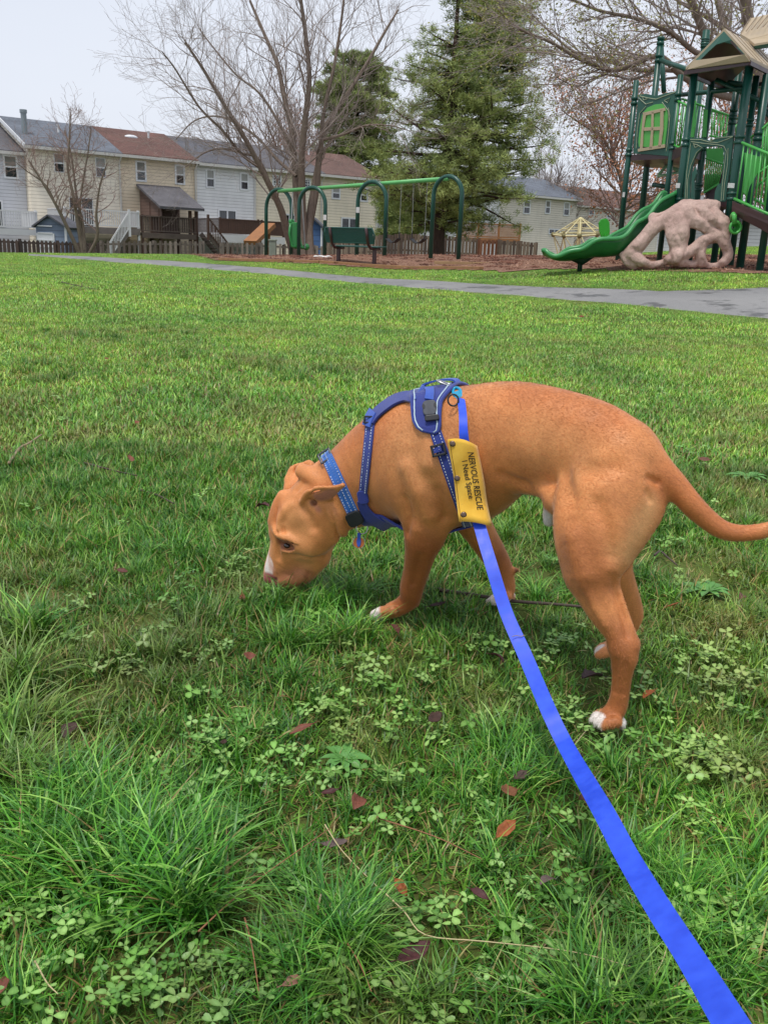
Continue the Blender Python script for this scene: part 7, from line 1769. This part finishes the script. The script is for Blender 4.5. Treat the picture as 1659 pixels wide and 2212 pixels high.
kinds += [blades('g', 900, 0.30, (0.022, 0.05), (0.004, 0.007), 2, 30 + s, lean=(0.3, 1.45), colk=np.array([1.35, 1.22, 1.6]), dryf=0.2) for s in range(3)]  # mid-distance turf: yellower, and coloured brighter to stand for light at grazing view
kinds += [blades('g', 1300, 0.75, (0.03, 0.06), (0.009, 0.015), 1, 40 + s, lean=(0.4, 1.35), colk=np.array([1.72, 1.50, 2.05]), dryf=0.2) for s in range(3)]  # far turf: drier tone, plus grazing and see-through light put into its colour
kinds += [blades('g', 60, 0.08, (0.02, 0.05), (0.0015, 0.003), 3, 50 + s, lean=(0.6, 1.5), dryf=0.85) for s in range(2)]
PX, PY, SC, IX = [], [], [], []
def put(x, y, s, i): PX.append(x); PY.append(y); SC.append(s); IX.append(i)
r = np.random.default_rng(77)
x, y = field(0.75, 3.5, 0.082, 1); b = bare(x, y); nn = noise2(x, y, 3.0, 5)
paws = [on_ground(*q_) for q_ in ((828, 1336), (1085, 1302), (1305, 1566), (1300, 1420))]; dpw = np.min([np.hypot(x - p.x, y - p.y) for p in paws], axis=0)
keep = (b > 1.0) & (r.uniform(size=len(x)) < np.clip(0.92 + 0.3 * nn, 0.35, 1)); put(x[keep], y[keep], r.uniform(0.8, 1.2, keep.sum()) * np.where(dpw[keep] < 0.11, 0.55, 1.0), r.integers(0, 5, keep.sum()))
k2 = (b > 1.1) & (dpw > 0.13) & (r.uniform(size=len(x)) < np.clip(0.22 + 0.30 * noise2(x, y, 4.0, 8), 0.02, 0.8)); put(x[k2], y[k2], r.uniform(0.6, 1.05, k2.sum()), 5 + r.integers(0, 3, k2.sum()))
k3 = (r.uniform(size=len(x)) < 0.16) | ((b < 2.0) & (r.uniform(size=len(x)) < 0.5)); put(x[k3] + 0.01, y[k3] - 0.01, r.uniform(0.7, 1.2, k3.sum()), 17 + r.integers(0, 2, k3.sum()))
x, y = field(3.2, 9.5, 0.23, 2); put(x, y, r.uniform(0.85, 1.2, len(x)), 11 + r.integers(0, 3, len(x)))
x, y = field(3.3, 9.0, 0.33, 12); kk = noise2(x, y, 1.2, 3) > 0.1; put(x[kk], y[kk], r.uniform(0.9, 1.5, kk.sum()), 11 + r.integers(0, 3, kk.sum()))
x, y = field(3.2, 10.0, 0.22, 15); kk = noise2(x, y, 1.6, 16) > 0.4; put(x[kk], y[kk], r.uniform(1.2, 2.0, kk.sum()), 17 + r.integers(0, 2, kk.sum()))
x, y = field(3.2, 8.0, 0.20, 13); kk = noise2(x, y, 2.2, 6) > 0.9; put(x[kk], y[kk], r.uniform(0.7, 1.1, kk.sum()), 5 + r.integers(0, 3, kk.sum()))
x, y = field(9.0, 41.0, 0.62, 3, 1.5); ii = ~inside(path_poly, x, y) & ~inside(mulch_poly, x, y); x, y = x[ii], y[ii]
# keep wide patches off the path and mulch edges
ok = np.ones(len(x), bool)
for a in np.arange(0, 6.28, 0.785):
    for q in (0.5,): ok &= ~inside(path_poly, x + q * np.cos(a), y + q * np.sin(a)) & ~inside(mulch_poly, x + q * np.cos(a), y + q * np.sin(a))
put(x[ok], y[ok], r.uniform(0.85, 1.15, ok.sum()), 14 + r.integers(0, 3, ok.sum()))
x2, y2 = field(9.0, 41.0, 0.22, 4, 1.0); nearb = np.zeros(len(x2), bool)
for a in np.arange(0, 6.28, 0.785): nearb |= inside(path_poly, x2 + 0.75 * np.cos(a), y2 + 0.75 * np.sin(a)) | inside(mulch_poly, x2 + 0.75 * np.cos(a), y2 + 0.75 * np.sin(a))
e_ = ~inside(path_poly, x2, y2) & ~inside(mulch_poly, x2, y2) & nearb; put(x2[e_], y2[e_], r.uniform(0.28, 0.42, e_.sum()) , 14 + r.integers(0, 3, e_.sum()))
bk = on_ground(1640, 545); x, y = field(27, 44, 0.8, 14, 1); kk = (x > 9.5) & ~inside(mulch_poly, x, y); put(x[kk], y[kk], r.uniform(0.9, 1.2, kk.sum()), 14 + r.integers(0, 3, kk.sum()))
# long tufts
def tufts(px0, px1, py0, py1, n, s0=0.8, s1=1.25, kind=(8, 11), seed=1):
    q = np.random.default_rng(seed); X = []; Y = []
    for _ in range(n): p = on_ground(q.uniform(px0, px1), q.uniform(py0, py1)); X.append(p.x); Y.append(p.y)
    put(np.array(X), np.array(Y), q.uniform(s0, s1, n), q.integers(kind[0], kind[1], n))
tufts(-60, 380, 1700, 1970, 24, 0.55, 0.9, seed=2); tufts(-60, 120, 1560, 1800, 9, 0.6, 1.0, seed=3); tufts(250, 440, 1850, 1990, 8, 0.7, 1.0, seed=9); tufts(560, 760, 2000, 2150, 9, 0.5, 0.85, seed=4); tufts(590, 800, 1290, 1400, 16, 0.5, 0.75, seed=5)
tufts(540, 680, 1300, 1330, 6, 0.5, 0.7, seed=6); tufts(1000, 1200, 1560, 1720, 10, 0.45, 0.7, seed=7); tufts(1350, 1659, 1800, 2212, 14, 0.45, 0.75, seed=8); tufts(-20, 80, 1350, 1500, 5, 0.7, 1.0, seed=10); tufts(1250, 1400, 2150, 2260, 6, 0.6, 0.8, seed=11)
tufts(650, 1659, 1600, 2212, 34, 0.30, 0.55, seed=12); tufts(0, 650, 1380, 2212, 24, 0.3, 0.55, seed=13); tufts(60, 1659, 780, 1300, 40, 0.3, 0.6, seed=14)
GXp = np.concatenate(PX); GYp = np.concatenate(PY); GSc = np.concatenate(SC); GIx = np.concatenate(IX)
rx, ry = slope_rot(GXp, GYp); rzr = r.uniform(0, 6.28, len(GXp))
# tilt with the slope, then a free turn: rotation Rz then tilt -> small-angle combination
rot = np.stack([rx * np.cos(rzr) - ry * -np.sin(rzr) * 1.0, ry * np.cos(rzr) - rx * np.sin(rzr), rzr], 1); rot[:, 0] = rx * np.cos(rzr) + ry * np.sin(rzr); rot[:, 1] = -rx * np.sin(rzr) + ry * np.cos(rzr)
scatter('grass', kinds, np.stack([GXp, GYp, gzv(GXp, GYp)], 1), rot, GSc, GIx, 'short green lawn grass with longer tufts covering the park', 'grass')
print('grass patches', len(GXp))
# clover
def clover(seed):
    q = np.random.default_rng(seed); V = []; Fc = []; C = []
    for _ in range(q.integers(3, 7)):
        b = q.normal(size=2) * 0.022; h = q.uniform(0.022, 0.048); tp = np.array([b[0] + q.normal() * 0.008, b[1] + q.normal() * 0.008, h]); cc = np.array(srgb(*[(108, 152, 70), (86, 132, 54), (134, 170, 96)][q.integers(0, 3)])[:3]) * q.uniform(0.85, 1.2)
        i = len(V); V += [(b[0] - 0.0006, b[1], -0.004), (b[0] + 0.0006, b[1], -0.004), (tp[0] + 0.0005, tp[1], tp[2]), (tp[0] - 0.0005, tp[1], tp[2])]; Fc.append((i, i+1, i+2, i+3)); C += [cc * 0.9] * 4
        a0 = q.uniform(0, 2.1); s = q.uniform(0.006, 0.0105); tl = q.normal(size=2) * 0.22
        for k in range(3):
            a = a0 + k * 2.094 + q.normal() * 0.08; d = np.array([math.cos(a), math.sin(a)]); e = np.array([-d[1], d[0]]); i = len(V); out = []
            for u, v, z in ((0, 0, 0), (0.55, 0.42, 0.10), (1.1, 0.62, 0.16), (1.62, 0.5, 0.12), (1.75, 0.22, 0.03), (1.62, 0.0, 0.0), (1.75, -0.22, 0.03), (1.62, -0.5, 0.12), (1.1, -0.62, 0.16), (0.55, -0.42, 0.10), (0.9, 0, -0.03)):
                p = d * u * s + e * v * s; out.append((tp[0] + p[0], tp[1] + p[1], tp[2] + z * s + p[0] * tl[0] + p[1] * tl[1]))
            V += out; lc = cc * q.uniform(0.9, 1.1); C += [lc] * 10 + [lc * 1.35 + 0.03]
            Fc += [(i, i+1, i+10), (i+1, i+2, i+10), (i+2, i+3, i+10), (i+3, i+4, i+10), (i+4, i+5, i+10), (i+5, i+6, i+10), (i+6, i+7, i+10), (i+7, i+8, i+10), (i+8, i+9, i+10), (i+9, i, i+10)]
    me = bpy.data.meshes.new('clover'); me.from_pydata(V, [], Fc); me.materials.append(CLM); o = bpy.data.objects.new('clover', me); set_col(o, np.array(C)); me.polygons.foreach_set('use_smooth', [True] * len(Fc)); return o
CLM = grassmat('clover_leaf', 0.1)
ck = [clover(s) for s in range(7)]
q = np.random.default_rng(90); cx, cy = [], []
zones = [(820, 1659, 1420, 2212, 150), (430, 760, 1520, 1760, 42), (0, 700, 1930, 2212, 80), (330, 560, 1640, 1700, 10), (1450, 1659, 1330, 1700, 34), (1200, 1659, 1080, 1400, 30), (560, 1659, 700, 1000, 110), (0, 560, 660, 900, 50), (0, 560, 900, 1500, 50), (700, 1200, 1350, 1560, 34)]
for a, b_, c_, d_, n in zones:
    for _ in range(int(n / 2.2)):
        px, py = q.uniform(a, b_), q.uniform(c_, d_)
        for _ in range(q.choice([1, 1, 1, 2, 3])):
            p = on_ground(px + q.normal() * 20, py + q.normal() * 14); cx.append(p.x); cy.append(p.y)
cx, cy = np.array(cx), np.array(cy)
scatter('clover', ck, np.stack([cx, cy, gzv(cx, cy)], 1), np.stack([q.normal(size=len(cx)) * 0.08, q.normal(size=len(cx)) * 0.08, q.uniform(0, 6.28, len(cx))], 1), q.uniform(0.5, 1.0, len(cx)), q.integers(0, 7, len(cx)), 'round-leaved clover growing through the lawn', 'clover')
# wood chips
def chip(seed, c):
    q_ = np.random.default_rng(seed); m = MB()
    for _ in range(30):
        p = Vector((q_.uniform(-0.22, 0.22), q_.uniform(-0.22, 0.22), q_.uniform(0.0, 0.03))); d = Vector((q_.normal(), q_.normal(), q_.normal() * 0.35)).normalized() * q_.uniform(0.02, 0.055); m.bar(p - d, p + d, q_.uniform(0.012, 0.024), q_.uniform(0.006, 0.012))
    o = m.build('chip', simple('chip_wood_%d' % seed, c, 0.95, 0.35, 12)); col.objects.unlink(o); return o
chk = [chip(1, srgb(128, 84, 68)), chip(2, srgb(160, 116, 96)), chip(3, srgb(96, 62, 52)), chip(4, srgb(180, 142, 120))]
x, y = field(16, 38, 0.42, 21, 1); ii = inside(mulch_poly, x, y); x, y = x[ii], y[ii]
scatter('wood_chips', chk, np.stack([x, y, gzv(x, y) + 0.015], 1), np.stack([0 * x, 0 * x, q.uniform(0, 6.28, len(x))], 1), q.uniform(0.55, 0.9, len(x)), q.integers(0, 4, len(x)), 'reddish brown wood chips covering the play area', 'mulch')
# fallen leaves, one by one
LM = {}
def leaf_m(c):
    if c not in LM:
        m = NT('dead_leaf_%d' % len(LM)); o = m.obj(); n1 = m.noise(o, 60, 4); n2 = m.noise(o, 300, 2); cc = srgb(*c); m.set(Base_Color=m.ramp(m.math('ADD', m.math('MULTIPLY', n1, 0.6), m.math('MULTIPLY', n2, 0.4)), [(0.3, tuple(v * 0.5 for v in cc[:3]) + (1,)), (0.6, cc), (0.8, tuple(min(1, v * 1.5) for v in cc[:3]) + (1,))]), Roughness=0.6, Specular_IOR_Level=0.35); m.bump(n1, 0.5, 0.002); LM[c] = m.mat
    return LM[c]
RU, MA, DB, OR, TA, GB = (150, 80, 56), (88, 36, 36), (84, 54, 42), (196, 104, 44), (184, 150, 104), (122, 98, 92)
leaves = [(153,1617,0.052,DB,'large curled brown leaf at the left above the tall tuft'), (650,1617,0.05,RU,'pointed rust-brown leaf left of centre, standing on edge in the clover'), (712,1758,0.032,MA,'small dark red leaf below the pointed rust leaf'), (771,1777,0.04,RU,'narrow rust leaf lying right of the small dark red leaf'),
 (200,1837,0.045,RU,'red-brown leaf standing inside the tall wet tuft'), (395,1857,0.05,MA,'glossy maroon leaf at the right edge of the tall tuft'), (395,1896,0.035,MA,'folded maroon leaf just above the bare soil patch'), (722,1871,0.045,GB,'grey-brown leaf where two dry stalks cross'), (482,1649,0.035,DB,'dark brown leaf under clover left of centre'),
 (633,2175,0.032,(172,116,92),'pinkish brown leaf near the bottom edge, left of centre'), (8,2188,0.04,RU,'rust leaf cut by the bottom left corner'), (539,1456,0.04,RU,'brown leaf in a gap in the turf left of centre'), (936,1591,0.045,DB,'crumpled brown leaf left of the leash at mid height'), (1123,1717,0.035,DB,'curled dark brown leaf close to the left side of the leash'),
 (1093,1755,0.042,(160,96,58),'orange-brown leaf below the curled dark leaf'), (1088,1841,0.05,OR,'bright orange leaf standing upright in dark grass'), (1033,1980,0.036,MA,'dark maroon leaf in the lower middle of the lawn'), (1275,1765,0.05,(120,72,52),'brown leaf tucked behind the edge of the leash'), (1275,1497,0.06,(70,42,42),'broad dark purple-brown leaf left of the near hind paw'),
 (1397,1537,0.036,OR,'orange leaf right of the near hind paw'), (1073,1454,0.042,MA,'maroon leaf left of the leash below the front paw'), (863,1965,0.034,OR,'small orange leaf in the lower middle of the lawn'), (1177,1947,0.034,GB,'grey-brown leaf left of the leash near the bottom'), (891,2114,0.055,MA,'maroon leaf litter near the bottom, centre'),
 (524,1320,0.04,(168,88,56),'rust leaf on the grass left of the muzzle'), (265,1262,0.036,(120,60,48),'reddish brown leaf at the left, level with the muzzle'), (568,1112,0.06,(92,36,40),'dark red leaf just left of the dog forehead'), (652,878,0.04,TA,'pale tan leaf up the lawn above the dog head'), (852,1385,0.04,(130,70,58),'red-brown leaf just below the near front paw'),
 (1450,1335,0.035,OR,'orange leaf right of the far hind leg'), (1600,1312,0.045,(120,62,48),'reddish leaf at the right edge below the tail'), (297,927,0.05,(170,78,48),'rust leaf up the lawn on the left'), (230,786,0.05,(170,78,48),'small rust leaf far up the lawn on the left'), (519,814,0.05,TA,'pale leaf far up the lawn near the middle'), (675,826,0.045,(140,70,50),'brown leaf far up the lawn above the harness'),
 (282,1011,0.05,(160,90,60),'brown leaf beside the thin dark twig on the left'), (945,1335,0.05,(70,40,38),'dark leaf on the ground under the dog chest'), (870,685,0.08,(150,96,66),'brown leaf on the lawn just below the path'), (1255,690,0.09,(176,90,60),'rust leaf on the lawn below the path at the right'), (1520,1020 - 10,0.05,(130,76,56),'brown leaf above the dog tail')]
def leaf_shape(i, s, c, px, py, label):
    q_ = random.Random(i * 7 + 3); p = on_ground(px, py); m = MB(); n = 7; az = q_.uniform(0, 6.28); cup = q_.uniform(0.2, 0.9); bend = q_.uniform(-0.6, 0.6); V = []; wd = q_.uniform(0.17, 0.34)
    for k in range(n + 1):
        f = k / n; w = wd * math.sin(PI * min(1, f * 0.96 + 0.02)) ** 0.8 * (1 + 0.12 * math.sin(k * 2.3 + i)); x = (f - 0.5) * 1.0; z = bend * (f - 0.5) ** 2
        for v in (-1, -0.5, 0, 0.5, 1): V.append(Vector((x * s, v * w * s, (z + cup * abs(v) ** 1.6 * w * 0.8 + 0.02 * q_.uniform(-1, 1)) * s)))
    R = Matrix.Rotation(az, 4, 'Z') @ Matrix.Rotation(q_.uniform(-0.5, 0.5), 4, 'X') @ Matrix.Rotation(q_.uniform(-0.4, 0.4), 4, 'Y')
    V = [R @ v for v in V]; Fc = [(k * 5 + j, k * 5 + j + 1, k * 5 + j + 6, k * 5 + j + 5) for k in range(n) for j in range(4)]
    m.add(V, Fc); m.tube([V[2], V[2] + (V[2] - V[7]) * 1.6], 0.0009, 4)
    o = m.build('fallen_leaf', leaf_m(c), smooth=True); o.location = (p.x, p.y, p.z + 0.032 + (0.006 if py > 1400 else 0.0)); sdm = o.modifiers.new('thick', 'SOLIDIFY'); sdm.thickness = 0.0006; tag(o, label, 'leaf', 'dead leaves fallen on the lawn')
for i, (px, py, s, c, lb) in enumerate(leaves): leaf_shape(i, s * 0.9, tuple(int(v * 0.72 + 14) for v in c), px, py, lb)
def twig(name, label, pts, r, mat, cat='twig', lift=0.02, side=()):
    P = []; 
    for j, (x, y) in enumerate(pts): p = on_ground(x, y); P.append(Vector((p.x, p.y, p.z + lift + random.uniform(-0.004, 0.008))))
    o0 = P[len(P) // 2].copy(); m = MB(); e = crom(np.array([list(p - o0) for p in P]), 4); m.tube([Vector(v) for v in e], list(np.linspace(r, r * 0.5, len(e))), 6)
    for L in side:
        S_ = [on_ground(x, y) for x, y in L]; m.tube([Vector((s.x, s.y, s.z + lift)) - o0 for s in S_], list(np.linspace(r * 0.7, r * 0.3, len(S_))), 5)
    o = m.build(name, mat, smooth=True); o.location = o0; tag(o, label, cat)
MT = simple('twig_bark', srgb(78, 66, 60), 0.9, 0.3, 20); MT2 = simple('pale_twig', srgb(150, 128, 104), 0.85, 0.25, 20); MS = simple('dry_straw', srgb(186, 172, 128), 0.7, 0.2, 20); MR = simple('red_stem', srgb(140, 96, 66), 0.7, 0.2, 20)
twig('fallen_stick', 'long dark stick lying in the grass behind the dog front feet', [(905,1279),(960,1290),(1020,1306),(1110,1319),(1190,1327),(1275,1336)], 0.006, MT)
twig('fallen_twig', 'pale forked twig on worn turf at the left edge', [(20,1014),(44,978),(62,970),(91,952)], 0.006, MT2, side=[[(44,978),(30,990),(12,985)], [(70,1000),(78,985),(74,975)]])
twig('fallen_twig', 'thin dark twig on the lawn left of the dog head', [(183,1011),(220,1022),(260,1030),(297,1041)], 0.004, MT)
twig('fallen_twig', 'thin dark twig above and left of the dog forehead', [(297,1071),(340,1085),(376,1105)], 0.004, MT)
twig('fallen_branch', 'dark forked branch far up the lawn on the left', [(133,612),(160,618),(212,628)], 0.010, MT, side=[[(172,630),(176,622),(178,610)], [(150,626),(165,616)]])
twig('fallen_twig', 'curled dark twig under the raised end of the tail', [(1412,1215),(1425,1205),(1440,1222),(1460,1240)], 0.004, MT)
twig('straw', 'long pale straw curving across the bottom of the lawn', [(820,1990),(870,2040),(916,2078),(1043,2104),(1225,2119),(1356,2160)], 0.0011, MS, 'straw', 0.045)
twig('straw', 'thin reddish stem left of the leash in the lower half', [(820,1813),(936,1856),(1038,1917)], 0.0012, MR, 'straw', 0.04)
twig('straw', 'brown stalk slanting up from the bare soil patch', [(430,2079),(500,2010),(574,1950),(712,1857)], 0.0013, MR, 'straw', 0.05)
twig('straw', 'pale stalk running down right from the crossing stalks', [(700,1850),(740,1900),(820,1985)], 0.0011, MS, 'straw', 0.05)
twig('straw', 'short tan stalk in the bottom left corner', [(80,2128),(105,2170),(130,2208)], 0.0013, MS, 'straw', 0.035)
twig('straw', 'orange stalk near the bottom left of centre', [(529,2049),(545,2110),(559,2207)], 0.0013, MR, 'straw', 0.045)
twig('straw', 'orange stalk at the bottom centre', [(746,2094),(775,2150),(800,2208)], 0.0012, MR, 'straw', 0.045)
twig('straw', 'looped pale straw right of bottom centre', [(1421,2010),(1438,2060),(1425,2130),(1400,2170)], 0.0011, MS, 'straw', 0.04)
# rosette weed near the tail
def rosette(px, py, s, label):
    p = on_ground(px, py); m = MB(); q_ = random.Random(int(px))
    for k in range(12):
        a = k * 0.62 + q_.uniform(-0.2, 0.2); L = s * q_.uniform(0.7, 1.1); d = Vector((math.cos(a), math.sin(a), 0)); e = Vector((-d.y, d.x, 0)); P = []; n = 7; V = []
        for j in range(n + 1):
            f = j / n; w = 0.16 * L * (0.3 + math.sin(PI * f) * (1 + 0.35 * math.sin(j * 3.1))) * (1 - f * 0.3); w = max(w, 0.0004) if j < n else 0.0004; c = d * (f * L) + Vector((0, 0, L * (0.55 * f - 0.45 * f * f)))
            V += [c - e * w + Vector((0, 0, w * 0.3)), c, c + e * w + Vector((0, 0, w * 0.3))]
        m.add(V, [(j*3, j*3+1, j*3+4, j*3+3) for j in range(n)] + [(j*3+1, j*3+2, j*3+5, j*3+4) for j in range(n)])
    o = m.build('rosette_weed', simple('weed_green', srgb(84, 136, 62), 0.5, 0.25, 40), smooth=True); o.location = (p.x, p.y, p.z + 0.012); tag(o, label, 'weed', 'leafy rosette weeds in the lawn')
rosette(1524, 1288, 0.075, 'large leafy rosette weed below the tail near the right edge'); rosette(1612, 1040, 0.08, 'leafy rosette weed above the tail at the right edge'); rosette(742, 1905 - 250, 0.05, 'leafy rosette weed among clover in the middle of the lawn'); rosette(470, 1785, 0.055, 'leafy rosette weed right of the tall tuft')
